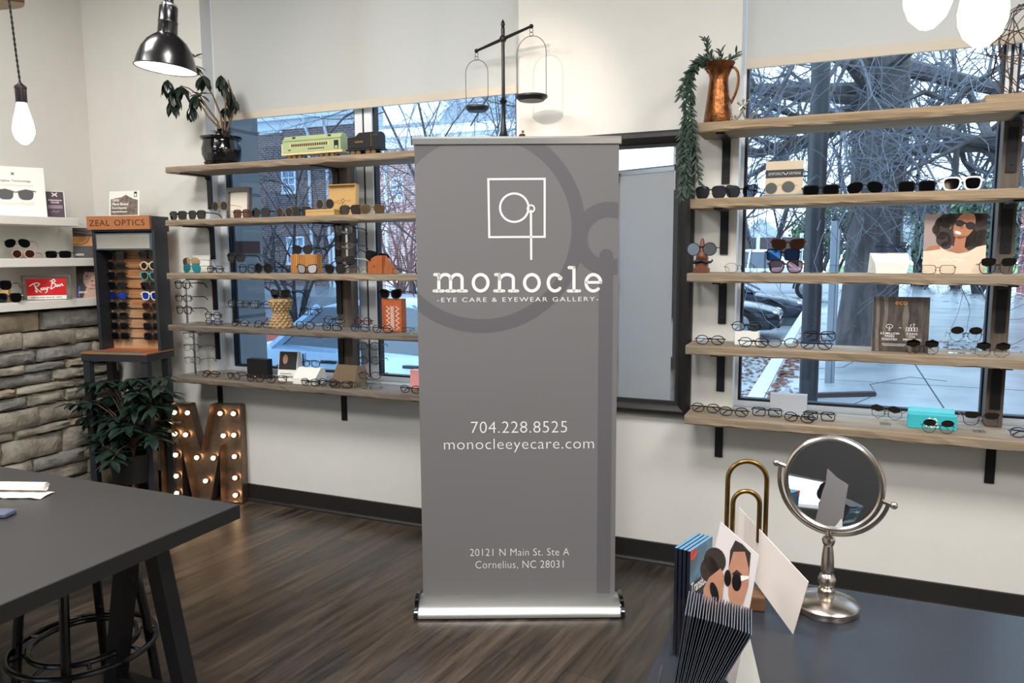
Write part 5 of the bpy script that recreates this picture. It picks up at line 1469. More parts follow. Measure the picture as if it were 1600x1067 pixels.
for j in range(8):
    a = j * PI / 4 + .2; c, s = math.cos(a), math.sin(a); part('ring_spacer', MB().tube([(c * .165, s * .165, .225), (c * .225, s * .225, .215)], .006, 6), M_blk, so_)

# ------------------------------------------------------------------ black counter at the right with the things on it
CX0, CY0, CY1 = -.297, -2.62, -1.765
M_top2 = mat('black_counter_laminate', (42, 45, 52), .27, noise=.08, nscale=3, bump=.015, bscale=240)
ct = thing('work_table', 'black topped table in the right corner holding the round mirror and brochures', 'table', (.9, (CY0 + CY1) / 2, 0))
part('tabletop', MB().span((CX0 - .9, CY0 - (CY0 + CY1) / 2, TH - .045), (1.3, CY1 - (CY0 + CY1) / 2, TH)), M_top2, ct, bevel=.003, smooth=False)
def leg2(x, y):
    part('leg', MB().span((x - .03, y - .03, 0), (x + .03, y + .03, TH - .045)), M_bmetal, ct, bevel=.002, smooth=False)
for x in (CX0 - .9 + .08, 1.2):
    for y in (-.34, .34): leg2(x, y)
# cosmetic mirror
P = az(1290, 951, TH)
mk = thing('table_mirror', 'round swivel table mirror on a turned nickel foot', 'table mirror', (P.x, P.y, TH + .0005))
M_nik = mat('brushed_nickel', (196, 186, 176), .24, 1., bump=.02, bscale=400)
part('foot', MB().lathe([(.068, 0), (.0695, .004), (.0695, .014), (.066, .018), (.040, .026), (.022, .032), (.0, .033)], 40), M_nik, mk)
part('stem', MB().lathe([(.016, .030), (.0185, .036), (.017, .046), (.013, .050), (.0175, .058), (.0185, .068), (.015, .077), (.0105, .081), (.0135, .09), (.0125, .12), (.0095, .145), (.0125, .150), (.014, .157), (.012, .163), (.006, .167), (.0065, .178), (.004, .184)], 26), M_nik, mk)
mc = Vector((.004, 0, .284))
yaw_m = R(-10.5); tilt_m = R(-6)
yk = MB()
lean = R(-13)
def ykp(a): return Vector((mc.x + .1125 * math.sin(a), 0, mc.z - .1125 * math.cos(a)))
yk.tube([ykp(R(-90) + R(180) * i / 28 - lean * -1) for i in range(29)], .0045, 8)
part('yoke', yk, M_nik, mk, rot=(0, 0, yaw_m))
for a in (R(-90) + lean, R(90) + lean):
    d = Vector((math.sin(a), 0, -math.cos(a)))
    kn = MB().tube([mc + d * .10, mc + d * .120], .0045, 8); kn.ball(mc + d * .1225, .008, 12); part('pivot_knob', kn, M_nik, mk, rot=(0, 0, yaw_m))

ring = MB(); prf = [(.0925, -.010), (.0965, -.012), (.101, -.010), (.1035, -.004), (.1035, .004), (.101, .010), (.0965, .012), (.0925, .010)]
HM = Matrix.Translation(mc) @ Matrix.Rotation(yaw_m, 4, 'Z') @ Matrix.Rotation(lean, 4, 'Y') @ Matrix.Rotation(tilt_m, 4, 'X') @ Matrix.Rotation(R(90), 4, 'X')
part('rim', MB().lathe(prf + [prf[0]], 56, M=HM, cap=False), M_nik, mk)
part('mirror_glass', MB().lathe([(0, .0085), (.03, .0082), (.06, .0076), (.0935, .0065)], 56, M=HM, cap=False), MATS['mirror_silver'], mk)
part('mirror_back', MB().lathe([(.0935, -.0065), (0, -.0085)], 56, M=HM, cap=False), MATS['mirror_silver'], mk)

# giant paper clip holder with a white card
P = az(1188, 950, TH)
cl = thing('paperclip_holder', 'giant brass paper clip standing on a wood block as a card holder', 'card holder', (P.x - .035, P.y, TH + .0005), R(12))
M_brass = mat('aged_brass', (150, 120, 70), .3, 1., noise=.2, nscale=60)
part('block', MB().span((-.042, -.028, 0), (.042, .028, .034)), wood_mat('dark_walnut_block', (120, 84, 56), (84, 54, 34), (100, 70, 46), 'x', .5), cl, bevel=.003, smooth=False)
def uarc(cx, r_, zc, n=14): return [(cx - r_ * math.cos(PI * i / n), zc + r_ * math.sin(PI * i / n)) for i in range(n + 1)]
path = [(-.041, .034)] + uarc(0, .041, .285) + [(.041, .034)]
part('outer_wire', MB().tube([(x_, .006, z_) for x_, z_ in path], .0053, 10), M_brass, cl)
path2 = [(-.030, .034)] + uarc(-.002, .028, .235) + [(.026, .15)]
part('inner_wire', MB().tube([(x_, -.007, z_) for x_, z_ in path2], .0053, 10), M_brass, cl)
def card3(name, label, cat, corners, yref, m, thick=.0012):
    """stiff sheet through four picture points on a plane at depth yref(u, v)"""
    pts = [yref(u, v) for u, v in corners]
    c = sum(pts, Vector()) / 4
    n_ = (pts[1] - pts[0]).cross(pts[3] - pts[0]).normalized() * thick
    mb = MB().hexa([p - c for p in pts], [p - c + n_ for p in pts])
    o = part(name, mb, m, loc=c, smooth=False); tag(o, label, cat); return o, c
cp = Vector((P.x - .012, P.y, 0)); nrm = Vector((-1.1, -1, .0)).normalized()
def clip_plane(off):
    def f(u, v):
        d = ray(u, v); a0 = cp + nrm * off; return CAMLOC + d * ((a0 - CAMLOC).dot(nrm) / d.dot(nrm))
    return f
card3('white_card', 'blank white card held diagonally in the giant paper clip', 'card', [(1155, 793), (1263, 909), (1239, 991), (1150, 868)], clip_plane(.0008), mat('warm_white_card', (232, 220, 212), .6))

# brochures and their rack
M_bro = mat('brochure_navy', (22, 26, 40), .35, spec=.5)
M_edge = mat('brochure_paper_edge', (120, 124, 132), .6)
M_cover = mat('brochure_cover', (74, 134, 164), .3, rgb2=(24, 44, 62), nscale=14)
P = az(1085, 1112, TH)
RB = R(-84); _q = az(1124, 975, TH + .19); _o = Matrix.Rotation(RB, 3, 'Z') @ Vector((.046, .055, 0)); RX, RY = _q.x - _o.x, _q.y - _o.y
ra = thing('brochure_rack', 'clear tiered holder carrying fanned dark brochures at the table corner', 'brochure holder', (RX, RY, TH + .0005), RB)
part('floor_sheet', MB().span((-.055, -.05, 0), (.055, .05, .004)), M_acr, ra, smooth=False)
part('back_sheet', MB().hexa([(-.055, .044, .004), (.055, .044, .004), (.055, .048, .004), (-.055, .048, .004)], [(-.055, .066, .055), (.055, .066, .055), (.055, .07, .055), (-.055, .07, .055)]), M_acr, ra, smooth=False)
part('front_sheet', MB().hexa([(-.055, -.050, .004), (.055, -.050, .004), (.055, -.046, .004), (-.055, -.046, .004)], [(-.055, -.046, .05), (.055, -.046, .05), (.055, -.042, .05), (-.055, -.042, .05)]), M_acr, ra, smooth=False)
# covers face away from the camera, towards the mirror
bro = MB(); wB, hB, tB = .092, .192, .0010
bro.span((-wB / 2, -tB, 0), (wB / 2, tB, hB), 0)
bro.span((-wB / 2, -tB * .45, hB), (wB / 2, tB * .45, hB + .0006), 1); bro.span((-wB / 2 - .0004, -tB * .22, 0), (-wB / 2, tB * .22, hB), 1); bro.span((wB / 2, -tB * .22, 0), (wB / 2 + .0004, tB * .22, hB), 1)
bme_ = bro.mesh('folded_sheet', [M_bro, M_edge], False)
cov = MB(); cov.add([(wB / 2, tB + .0003, .085), (-wB / 2, tB + .0003, .085), (-wB / 2, tB + .0003, hB), (wB / 2, tB + .0003, hB)], [(0, 1, 2, 3)])
cme = cov.mesh('cover_picture', M_cover, False)
pm = MB(); lettering(pm, 'Transitions', 0, 0, .082, .016, 0, .02); lettering(pm, 'Better Sight', .038, .052, .044, .007, 0); lettering(pm, 'Better Life', .038, .042, .036, .007, 0)
pm.v = [(-(x_ - .041), tB + .0007, z_ + .125) for x_, y_, z_ in pm.v]; cle = pm.mesh('cover_lettering', M_wink, False)
pm = MB(); pr_poly(pm, [(.004, .038), (.030, .038), (.030, .066), (.004, .066)], 0)
pm.v = [(-(x_ - .041), tB + .0006, z_ + .125) for x_, y_, z_ in pm.v]; clo = pm.mesh('cover_logo', M_wink, False)
pm = MB(); pr_poly(pm, [(.006, .046), (.028, .046), (.028, .064), (.006, .064)], 0)
pm.v = [(-(x_ - .041), tB + .0009, z_ + .125) for x_, y_, z_ in pm.v]; clb = pm.mesh('cover_logo_blue', mat('logo_blue', (30, 110, 160), .4), False)
RM = Matrix.Translation((RX, RY, TH + .0005)) @ Matrix.Rotation(RB, 4, 'Z')
NB = 24
for i in range(NB):
    k = i / (NB - 1)
    yy = -.022 + .042 * k
    tilt = R(-7 - 19 * k)
    p_ = RM @ Vector((0, yy, .006))
    o = bpy.data.objects.new('brochure', bme_); COL.objects.link(o)
    o.location = p_; o.rotation_euler = (tilt, 0, RB + R(.6) * math.sin(i * 2.1))
    tag(o, 'one of the dark folded brochures fanned in the clear holder at the table corner', 'brochure', 'dark brochures fanned in the clear holder')
    if i >= NB - 3:
        link('cover_picture', cme, o); link('cover_lettering', cle, o); link('cover_logo', clo, o); link('cover_logo_blue', clb, o)
# second upright bundle
P2 = az(1084, 848, .965)
hb = thing('brochure_pocket', 'clear pocket holding an upright bundle of dark blue brochures behind the fan', 'brochure holder', (P2.x, P2.y, TH + .0005), R(74))
part('back_sheet', MB().span((-.052, .018, 0), (.052, .021, .14)), M_acr, hb, smooth=False)
part('front_sheet', MB().span((-.052, -.021, 0), (.052, -.018, .10)), M_acr, hb, smooth=False)
for q in (-.0535, .0535): part('side_sheet', MB().span((q - .0015, -.021, 0), (q + .0015, .021, .12)), M_acr, hb, smooth=False)
HB = Matrix.Translation((P2.x, P2.y, TH + .0005)) @ Matrix.Rotation(R(74), 4, 'Z')
bro2 = MB(); bro2.span((-.049, -.003, 0), (.049, .003, .215), 0); bro2.span((-.0492, -.003, .215), (.0492, .003, .2156), 1)
b2 = bro2.mesh('folded_sheet', [M_bro, mat('brochure_blue_edge', (90, 130, 160), .5)], False)
cv2 = MB(); cv2.add([(-.049, -.0034, .150), (.049, -.0034, .150), (.049, -.0034, .215), (-.049, -.0034, .215)], [(0, 1, 2, 3)]); cv2m = cv2.mesh('cover_picture', M_cover, False)
pm = MB(); lettering(pm, 'Transitions', -.044, .128, .088, .022, -.0037, .02); lt2 = pm.mesh('cover_lettering', M_wink, False)
pm = MB(); pr_poly(pm, [(-.049, .196), (-.02, .215), (-.049, .215)], -.0038); pr_poly(pm, ell(-.034, .205, .012, .008, rot=30), -.0038); rd2 = pm.mesh('cover_red_arc', mat('brochure_red', (226, 60, 40), .4), False)
for i in range(4):
    p_ = HB @ Vector((0, -.0135 + .0088 * i, .001))
    o = bpy.data.objects.new('brochure', b2); COL.objects.link(o); o.location = p_; o.rotation_euler = (R(0), 0, R(74))
    tag(o, 'front brochure with red arc lettered Transitions in the upright bundle' if i == 0 else 'one of the blue topped brochures behind the lettered one in the upright bundle', 'brochure', 'brochures in the upright bundle')
    if i == 0:
        link('cover_picture', cv2m, o); link('cover_lettering', lt2, o); link('cover_red_arc', rd2, o)
# tent card with two faces, leaning behind the brochures
nrm2 = Vector((-.22, -1, .10)).normalized(); cp2 = az(1140, 1086, TH)
def face_plane(u, v, off=0.):
    d = ray(u, v); a0 = cp2 + nrm2 * off; return CAMLOC + d * ((a0 - CAMLOC).dot(nrm2) / d.dot(nrm2))
tcorn = [(1126, 815), (1186, 868), (1148, 1076), (1083, 1010)]
pts = [face_plane(u, v) for u, v in tcorn]; c0 = sum(pts, Vector()) / 4
tc_ = thing('tent_card', 'folded tent card picturing two people in white rimmed sunglasses', 'sign', c0)
part('card', MB().hexa([p - c0 for p in pts], [p - c0 - nrm2 * .0012 for p in pts]), mat('tent_card_pale', (224, 214, 212), .5), tc_, smooth=False)
sup = [face_plane(1164, 966), face_plane(1148, 1076), az(1190, 1076, TH + .004) , az(1166, 972, TH + .055)]
part('support_flap', MB().hexa([p - c0 for p in sup], [p - c0 + Vector((0, .0012, 0)) for p in sup]), M_wcard, tc_, smooth=False)
def tprint(name, polys, m, off):
    mb = MB()
    for pl_ in polys:
        q = [face_plane(u, v, off) - c0 for u, v in pl_]; mb.add(q, [tuple(range(len(q)))])
    return part(name, mb, m, tc_, smooth=False)
def pel(cx, cy, rx, ry, rot=0): return ell(cx, cy, rx, ry, 20, 0, 360, rot)
tprint('printed_hair', [pel(1117, 876, 17, 21, -10), pel(1108, 890, 14, 20), [(1149, 844), (1141, 860), (1138, 892), (1150, 870), (1164, 862), (1170, 898), (1173, 864), (1160, 850)]], mat('print_dark_hair', (58, 44, 38)), .0006)
tprint('printed_skin', [[(1108, 902), (1126, 888), (1132, 900), (1128, 940), (1112, 970), (1100, 940), (1099, 920)], [(1146, 862), (1164, 862), (1170, 888), (1169, 915), (1160, 945), (1146, 960), (1138, 930), (1138, 890)], [(1128, 985), (1146, 950), (1156, 970), (1150, 1010), (1140, 1040), (1120, 1010)]], mat('print_tan_skin', (196, 140, 112), .5, noise=.15, nscale=40), .0008)
tprint('printed_sunglasses', [pel(1151, 909, 7.5, 14.5), pel(1137, 903, 5.5, 13), pel(1116, 925, 6, 16, -15)], mat('print_black', (22, 18, 18)), .0011)
tprint('printed_white_arm', [[(1157, 899), (1170, 900), (1170, 904), (1158, 908)]], M_wink, .0012)
tprint('printed_brow', [[(1144, 896), (1151, 890), (1159, 897), (1158, 900), (1151, 894), (1145, 899)]], mat('print_dark_hair', (58, 44, 38)), .0012)

# ------------------------------------------------------------------ pendant lamps
M_bulb = mat('glowing_edison_glass', (255, 240, 214), .2, emit=(1, .80, .54), es=8)
M_cord = mat('black_twisted_cord', (22, 20, 20), .7)
M_slice = None
def slice_mat():
    m = bpy.data.materials.new('wood_slice_rings'); m.use_nodes = True
    n = m.node_tree; b = n.nodes['Principled BSDF']; b.inputs['Roughness'].default_value = .6
    t = n.nodes.new('ShaderNodeTexCoord'); w_ = n.nodes.new('ShaderNodeTexGradient'); w_.gradient_type = 'SPHERICAL'
    mp = n.nodes.new('ShaderNodeMapping'); mp.inputs['Scale'].default_value = (6.6, 6.6, .01)
    nz = n.nodes.new('ShaderNodeTexNoise'); nz.inputs['Scale'].default_value = 9
    n.links.new(t.outputs['Object'], mp.inputs[0]); n.links.new(mp.outputs[0], w_.inputs[0])
    ad = n.nodes.new('ShaderNodeMath'); ad.operation = 'MULTIPLY_ADD'; ad.inputs[1].default_value = .12
    n.links.new(t.outputs['Object'], nz.inputs['Vector']); n.links.new(nz.outputs['Fac'], ad.inputs[0]); n.links.new(w_.outputs['Fac'], ad.inputs[2])
    r = n.nodes.new('ShaderNodeValToRGB'); cr = r.color_ramp
    cr.elements[0].position = 0; cr.elements[0].color = (*lin((214, 190, 156)), 1); cr.elements[1].position = 1; cr.elements[1].color = (*lin((150, 92, 58)), 1)
    for p_, c_ in ((.14, (220, 198, 166)), (.18, (120, 76, 50)), (.42, (168, 106, 68)), (.46, (40, 28, 24)), (.55, (44, 30, 26)), (.6, (170, 110, 72))):
        e_ = cr.elements.new(p_); e_.color = (*lin(c_), 1)
    n.links.new(ad.outputs[0], r.inputs[0]); n.links.new(r.outputs[0], b.inputs['Base Color'])
    return m
M_slice = slice_mat()
def pendant(label, px, py, dep, canopy_z, top_shift=(0, 0), off=0.):
    d = ray(px, py); P = CAMLOC + d * dep
    t = thing('pendant_light', label, 'pendant lamp', P, group='bare bulb pendant lamps')
    part('bulb', MB().lathe([(.0, -.075), (.010, -.072), (.024, -.058), (.031, -.040), (.0325, -.024), (.028, .004), (.020, .034), (.0145, .058), (.0135, .066), (0, .067)], 28), M_bulb, t, angle=60)
    part('socket', MB().lathe([(.0165, .060), (.0170, .064), (.0170, .104), (.0185, .105), (.0180, .112), (.010, .118), (.005, .124)], 24), mat('aged_bronze_socket', (58, 48, 52), .35, .7), t)
    zt_ = canopy_z - P.z
    cord = MB()
    for ph in (0, PI):
        cord.tube([(top_shift[0] * i / 60 + .0018 * math.cos(i * .9 + ph), top_shift[1] * i / 60 + .0018 * math.sin(i * .9 + ph), .12 + (zt_ - .12) * i / 60) for i in range(61)], .0021, 5)
    part('cord', cord, M_cord, t)
    rnd = random.Random(int(px)); vs = []
    pr_ = [(0.14 + .010 * math.sin(3 * a) + .006 * math.sin(5 * a + 1)) for a in [2 * PI * j / 40 for j in range(40)]]
    part('wood_slice_canopy', MB().prism([(top_shift[0] + off + r_ * math.cos(2 * PI * j / 40), top_shift[1] + r_ * math.sin(2 * PI * j / 40)) for j, r_ in enumerate(pr_)], zt_ - .0, zt_ + .035, 'z'), M_slice, t, bevel=.003, smooth=False)
    if canopy_z < ZC - .1:
        part('hanger_rod', MB().tube([(top_shift[0] + off, top_shift[1], zt_ + .035), (top_shift[0] + off, top_shift[1], ZC - P.z)], .006, 8), M_bmetal, t)
    return t
pendant('bare bulb pendant lamp over the black work table at far left', 36, 190, 2.5, 2.385, (-.024, 0), -.165)
pendant('bare bulb pendant lamp with the higher tip of the two at upper right', 1452, -38, 1.08, 2.9, (-.10, -.12))
pendant('bare bulb pendant lamp with the lower tip of the two at upper right', 1538, -10, 1.08, 2.9, (.10, .12))
# black dome pendant
d = ray(259, 108); P = CAMLOC + d * 2.6
t = thing('dome_pendant', 'black metal dome pendant lamp with a bright white inside', 'pendant lamp', P, rot=(R(-3), R(5), 0))
outer = [(.1005, 0), (.0985, .004), (.093, .030), (.082, .062), (.064, .090), (.046, .106), (.0325, .116), (.0310, .15), (.0320, .152), (.0320, .158), (.0305, .160), (.0295, .205), (.024, .208)]
part('shade', MB().lathe(outer, 44, cap=False), mat('black_enamel', (26, 24, 25), .25, coat=.3), t, angle=40)
part('shade_lining', MB().lathe([(.0990, .0012), (.0965, .005), (.0910, .030), (.080, .060), (.062, .088), (.040, .104), (.0, .106)], 44, cap=False), mat('white_enamel', (250, 250, 246), .35), t, angle=60)
part('rim', MB().tube([(.1000 * math.cos(2 * PI * j / 48), .1000 * math.sin(2 * PI * j / 48), .001) for j in range(48)], .0022, 8, closed=True), mat('black_enamel'), t)
part('bulb', MB().ball((0, 0, .052), .034, 18), mat('bright_bulb', (255, 250, 240), .3, emit=(1, .93, .82), es=40), t)
part('collar', MB().lathe([(.0255, .206), (.0270, .208), (.0270, .214), (.0215, .216)], 30), FR['silver'], t)
part('cap', MB().lathe([(.0150, .214), (.0150, .232), (.0110, .240), (.0100, .27), (.006, .275)], 20), MATS['black_enamel'], t)
part('stem_cord', MB().tube([(0, 0, .27), (0, 0, ZC - P.z)], .004, 8), M_cord, t)
part('canopy', MB().lathe([(.055, ZC - P.z - .025), (.06, ZC - P.z - .004)], 24), M_bmetal, t)

# ------------------------------------------------------------------ scale, train, plants, jug, hooks and basket
sx_, sy_ = gx(787, -.13, 2.1), -.13
sc_ = thing('balance_scale', 'black metal balance scale with two hanging pans above the banner', 'balance scale', (sx_, sy_, ZS['S1'] + .0006))
z0 = ZS['S1']
part('column', MB().lathe([(.062, 0), (.060, .008), (.045, .02), (.028, .045), (.016, .08), (.0105, .13), (.0100, .205), (.0125, .212), (.021, .222), (.0125, .232), (.0085, .24), (.0080, .46), (.0085, .50), (.0095, .56), (.0095, .565), (.007, .57), (.0105, .582), (.0075, .594), (.003, .602), (.0, .607)], 24), mat('blackened_iron', (26, 27, 30), .35, .4), sc_)
yawB = R(-18)
Lb = .178; tb_ = math.atan2(.047, 2 * Lb * math.cos(yawB))
zb_ = ay(787, 61, sy_).z - z0
e1 = Vector((-Lb * math.cos(yawB), -Lb * math.sin(yawB), zb_ - Lb * math.tan(tb_))); e2 = Vector((Lb * math.cos(yawB), Lb * math.sin(yawB), zb_ + Lb * math.tan(tb_)))
mid = Vector((0, 0, zb_))
bm_ = MB().tube([e1, e1 * .75 + mid * .25, mid, e2 * .75 + mid * .25, e2], [.0062, .0066, .0085, .0066, .0062], 10)
bm_.ball(e1, .0105, 14); bm_.ball(e2, .0105, 14)
HX = Matrix.Translation(mid) @ Matrix.Rotation(yawB, 4, 'Z') @ Matrix.Rotation(R(90), 4, 'X')
bm_.lathe([(.0, -.014), (.013, -.012), (.0165, -.008), (.0165, .008), (.013, .012), (.0, .014)], 18, M=HX)
part('beam', bm_, MATS['blackened_iron'], sc_)
def pan(ev, pw, ph, hang, yr):
    a = MB()
    top = ev - Vector((0, 0, .006))
    for i in range(2):
        c = top - Vector((0, 0, .012 + i * .0175))
        a.tube([(c.x + .0085 * math.cos(q) * (1 if i == 0 else math.cos(.6)), c.y + .0085 * math.cos(q) * (0 if i == 0 else math.sin(.6)), c.z + .0095 * math.sin(q)) for q in [2 * PI * j / 14 for j in range(14)]], .0014, 6, closed=True)
    hk = top.z - .037
    dx, dy = math.cos(yr), math.sin(yr)
    arch = [(-pw, hk - ph)] + [(-pw * math.cos(PI * i / 16), hk - pw * 1.05 + pw * 1.05 * math.sin(PI * i / 16)) for i in range(17)] + [(pw, hk - ph)]
    pb = part('bail', a.tube([(ev.x + q * dx, ev.y + q * dy, z_) for q, z_ in arch], .0017, 6), MATS['blackened_iron'], sc_)
    part('pan', MB().lathe([(pw * .78, -.016), (pw * .98, -.004), (pw * 1.04, 0), (pw * 1.04, .008), (pw * .99, .008), (pw * .97, .0), (pw * .7, -.009), (0, -.009)], 36, c=(ev.x, ev.y, hk - ph)), mat('pan_iron', (50, 52, 56), .4, .5), sc_)
pan(e1, .058, .235, 0, R(8)); pan(e2, .0735, .280, 0, R(0))
# tiny figurine beside the scale
x, y, z = on('S1', 817, -.10)
t = thing('wire_figurine', 'tiny bronze wire figurine beside the scale foot', 'ornament', (x, y, z))
part('legs', MB().tube([(-.02, 0, 0), (-.018, 0, .045), (.018, 0, .05), (.02, 0, 0)], .004, 8), mat('bronze', (122, 84, 50), .35, .8), t)
part('body', MB().ball((-.004, 0, .058), .012, 12, sc=(1.5, 1, .8)).ball((.0, 0, .076), .007, 10), MATS['bronze'], t)

# toy train
M_tg = mat('pea_green_tin', (172, 186, 136), .4); M_tdk = mat('train_black', (24, 25, 26), .4, .3); M_cream = mat('train_cream', (226, 206, 150), .45); M_gold = mat('train_gold', (128, 98, 60), .35, .7)
ty = -.155
xa, xb = gx(446, ty, 2.06), gx(541, ty, 2.06); xc, xd = gx(549, ty, 2.06), gx(596, ty, 2.06)
L = xb - xa; mxx = (xa + xb) / 2
tr = thing('toy_train_car', 'pea green toy train passenger car with cream windows on the top plank', 'toy train', (mxx, ty, ZS['S1'] + .0006))
h0 = .040
prof = [(-.034, h0), (.034, h0), (.034, h0 + .058), (.038, h0 + .062), (.026, h0 + .074), (.022, h0 + .074), (.020, h0 + .086), (.010, h0 + .090), (-.010, h0 + .090), (-.020, h0 + .086), (-.022, h0 + .074), (-.026, h0 + .074), (-.038, h0 + .062), (-.034, h0 + .058)]
part('body', MB().prism(prof, -L / 2 + .012, L / 2 - .01, 'x'), M_tg, tr, smooth=False)
part('underframe', MB().span((-L / 2, -.032, h0 - .012), (L / 2 - .002, .032, h0)), M_cream, tr, smooth=False)
part('front_end', MB().span((-L / 2, -.030, h0), (-L / 2 + .012, .030, h0 + .05)), M_cream, tr, smooth=False)
wn = MB(); nb_ = 17
for i in range(nb_):
    xw = -L / 2 + .075 + i * (L - .175) / (nb_ - 1); wn.span((xw - .0055, -.0352, h0 + .030), (xw + .0055, -.034, h0 + .045))
part('window_strip', MB().span((-L / 2 + .06, -.0346, h0 + .028), (L / 2 - .085, -.034, h0 + .047)), M_cream, tr, smooth=False)
part('windows', wn, mat('train_window', (70, 48, 30), .3), tr, smooth=False)
part('door', MB().span((L / 2 - .052, -.0352, h0 + .006), (L / 2 - .024, -.034, h0 + .050)).span((L / 2 - .046, -.0358, h0 + .026), (L / 2 - .030, -.0352, h0 + .045)), M_tdk, tr, smooth=False)
part('door_panel', MB().span((L / 2 - .047, -.0356, h0 + .008), (L / 2 - .029, -.0352, h0 + .022)), M_tg, tr, smooth=False)
pm = MB()
for q in range(9): pm.span((-.02 + q * .012, -.0347, h0 + .012), (-.011 + q * .012, -.034, h0 + .018))
pm.span((-L / 2 + .05, -.0347, h0 + .010), (-L / 2 + .066, -.034, h0 + .016)); part('small_lettering', pm, M_tdk, tr, smooth=False)
for q in (-L / 2 + .08, L / 2 - .09): part('roof_vent', MB().span((q - .01, -.0225, h0 + .075), (q + .01, -.020, h0 + .084)), M_tdk, tr, smooth=False)
def truck(par, cx, n_, r_, sp, z_off=0):
    for i in range(n_):
        xw = cx + (i - (n_ - 1) / 2) * sp
        for sy in (-1, 1): part('wheel', MB().tube([(xw, sy * .022, r_), (xw, sy * .030, r_)], r_, 18), M_gold if sy < 0 else M_tdk, par)
    part('truck_frame', MB().span((cx - n_ * sp / 2, -.029, r_ * 1.1), (cx + n_ * sp / 2, -.026, r_ * 1.8)).span((cx - .012, -.02, r_), (cx + .012, .02, .032)), M_tdk, par, smooth=False)
truck(tr, -L / 2 + .085, 3, .0125, .036); truck(tr, L / 2 - .105, 3, .0125, .036)
L2 = xd - xc
te = thing('toy_train_tender', 'black toy train tender behind the pea green passenger car', 'toy train', ((xc + xd) / 2, ty, ZS['S1'] + .0006))
part('tank', MB().prism([(-L2 / 2, .036), (L2 / 2 - .03, .036), (L2 / 2 - .03, .118), (-.02, .118), (-.045, .100), (-L2 / 2, .096)], -.034, .034, 'y'), M_tdk, te, bevel=.003, smooth=False)
part('cab_end', MB().prism([(-.036, .036), (.036, .036), (.036, .10)] + [(.036 * math.cos(PI * i / 10), .10 + .022 * math.sin(PI * i / 10)) for i in range(1, 10)] + [(-.036, .10)], L2 / 2 - .03, L2 / 2 + .004, 'x'), M_tdk, te, bevel=.002, smooth=False)
part('deck', MB().span((-L2 / 2 - .012, -.034, .028), (L2 / 2 + .014, .034, .036)), M_tdk, te, smooth=False)
part('gold_stripe', MB().span((L2 / 2 - .040, -.0355, .045), (L2 / 2 - .037, -.034, .11)).span((-.045, -.0355, .066), (.005, -.034, .076)), M_gold, te, smooth=False)
truck(te, -L2 / 4, 2, .0135, .034); truck(te, L2 / 4, 2, .0135, .034)

# black glazed pot plant on the top plank
px_, py_ = gx(348, -.15, 2.05), -.15
pp_ = thing('potted_plant', 'leggy dark leaved plant in a glossy black glazed pot on the top plank', 'potted plant', (px_, py_, ZS['S1'] + .0006))
part('saucer', MB().lathe([(.085, 0), (.098, .004), (.104, .016), (.098, .018), (.09, .01), (0, .008)], 30), mat('black_glaze', (12, 12, 13), .12, coat=.5, bump=.05, bscale=20), pp_)
part('pot', MB().lathe([(.078, .010), (.095, .02), (.112, .06), (.113, .095), (.104, .128), (.103, .138), (.118, .150), (.120, .160), (.112, .160), (.100, .150), (.096, .14), (0, .138)], 36), MATS['black_glaze'], pp_)
rnd = random.Random(12); sm = MB(); lv = MB()
def img(u, v, dy): q = ay(u, v, py_ + dy); return q - Vector((px_, py_, ZS['S1']))
stems = [[(349, 212, 0), (345, 180, 0), (333, 150, -.02), (318, 124, -.04), (303, 103, -.05)], [(347, 212, 0), (340, 190, -.02), (325, 170, -.05), (312, 150, -.07), (295, 138, -.08), (282, 134, -.09)],
          [(348, 212, .0), (338, 195, -.02), (325, 182, -.04), (312, 160, -.05), (308, 150, -.06)], [(351, 212, 0), (352, 180, .02), (353, 150, .03), (350, 124, .04)], [(352, 212, 0), (358, 195, .03), (367, 170, .05), (363, 146, .06), (356, 125, .06)]]
for s_ in stems:
    pts = [img(*q) for q in s_]; dense = []
    for a_, b_ in zip(pts, pts[1:]): dense += [a_.lerp(b_, k / 3) for k in range(3)]
    dense.append(pts[-1]); sm.tube(dense, [.0068 - .0042 * i / len(dense) for i in range(len(dense))], 7)
def cluster(u, v, dy, n_, L_, down, spread):
    c = img(u, v, dy); n_ = int(n_ * 2.2)
    for j in range(n_):
        a_ = 2 * PI * j / n_ + rnd.uniform(-.4, .4)
        leaf_blade(lv, c, (math.cos(a_) * spread, math.sin(a_) * spread * .7, -down + rnd.uniform(-.3, .3)), (0, 0, 1), L_ * rnd.uniform(.75, 1.15), L_ * .42, droop=.2, fold=.08)
for q in ((262, 125, -.10, 6, .10, 1.0, .55), (271, 140, -.09, 7, .11, 1.1, .6), (268, 158, -.09, 6, .09, .9, .6), (283, 135, -.09, 4, .09, .7, .8), (305, 150, -.06, 6, .08, .8, .8), (300, 165, -.06, 6, .09, 1.0, .6), (312, 148, -.05, 4, .07, 0., 1), (303, 103, -.05, 4, .08, .3, .9), (318, 118, -.04, 4, .10, .6, .6),
          (345, 118, .04, 7, .085, .9, .55), (353, 128, .05, 8, .10, 1.2, .55), (360, 143, .06, 7, .10, 1.2, .5), (365, 155, .06, 6, .08, .9, .6), (352, 168, .03, 5, .07, .8, .7), (343, 206, -.04, 5, .045, -.2, 1), (356, 206, .02, 4, .04, -.2, 1), (304, 90, -.05, 2, .06, -.3, 1)):
    cluster(*q)
part('stem', sm, M_stem, pp_); part('foliage', lv, mat('rubber_leaf', (38, 52, 42), .3, coat=.3, noise=.25, nscale=30), pp_, angle=60)

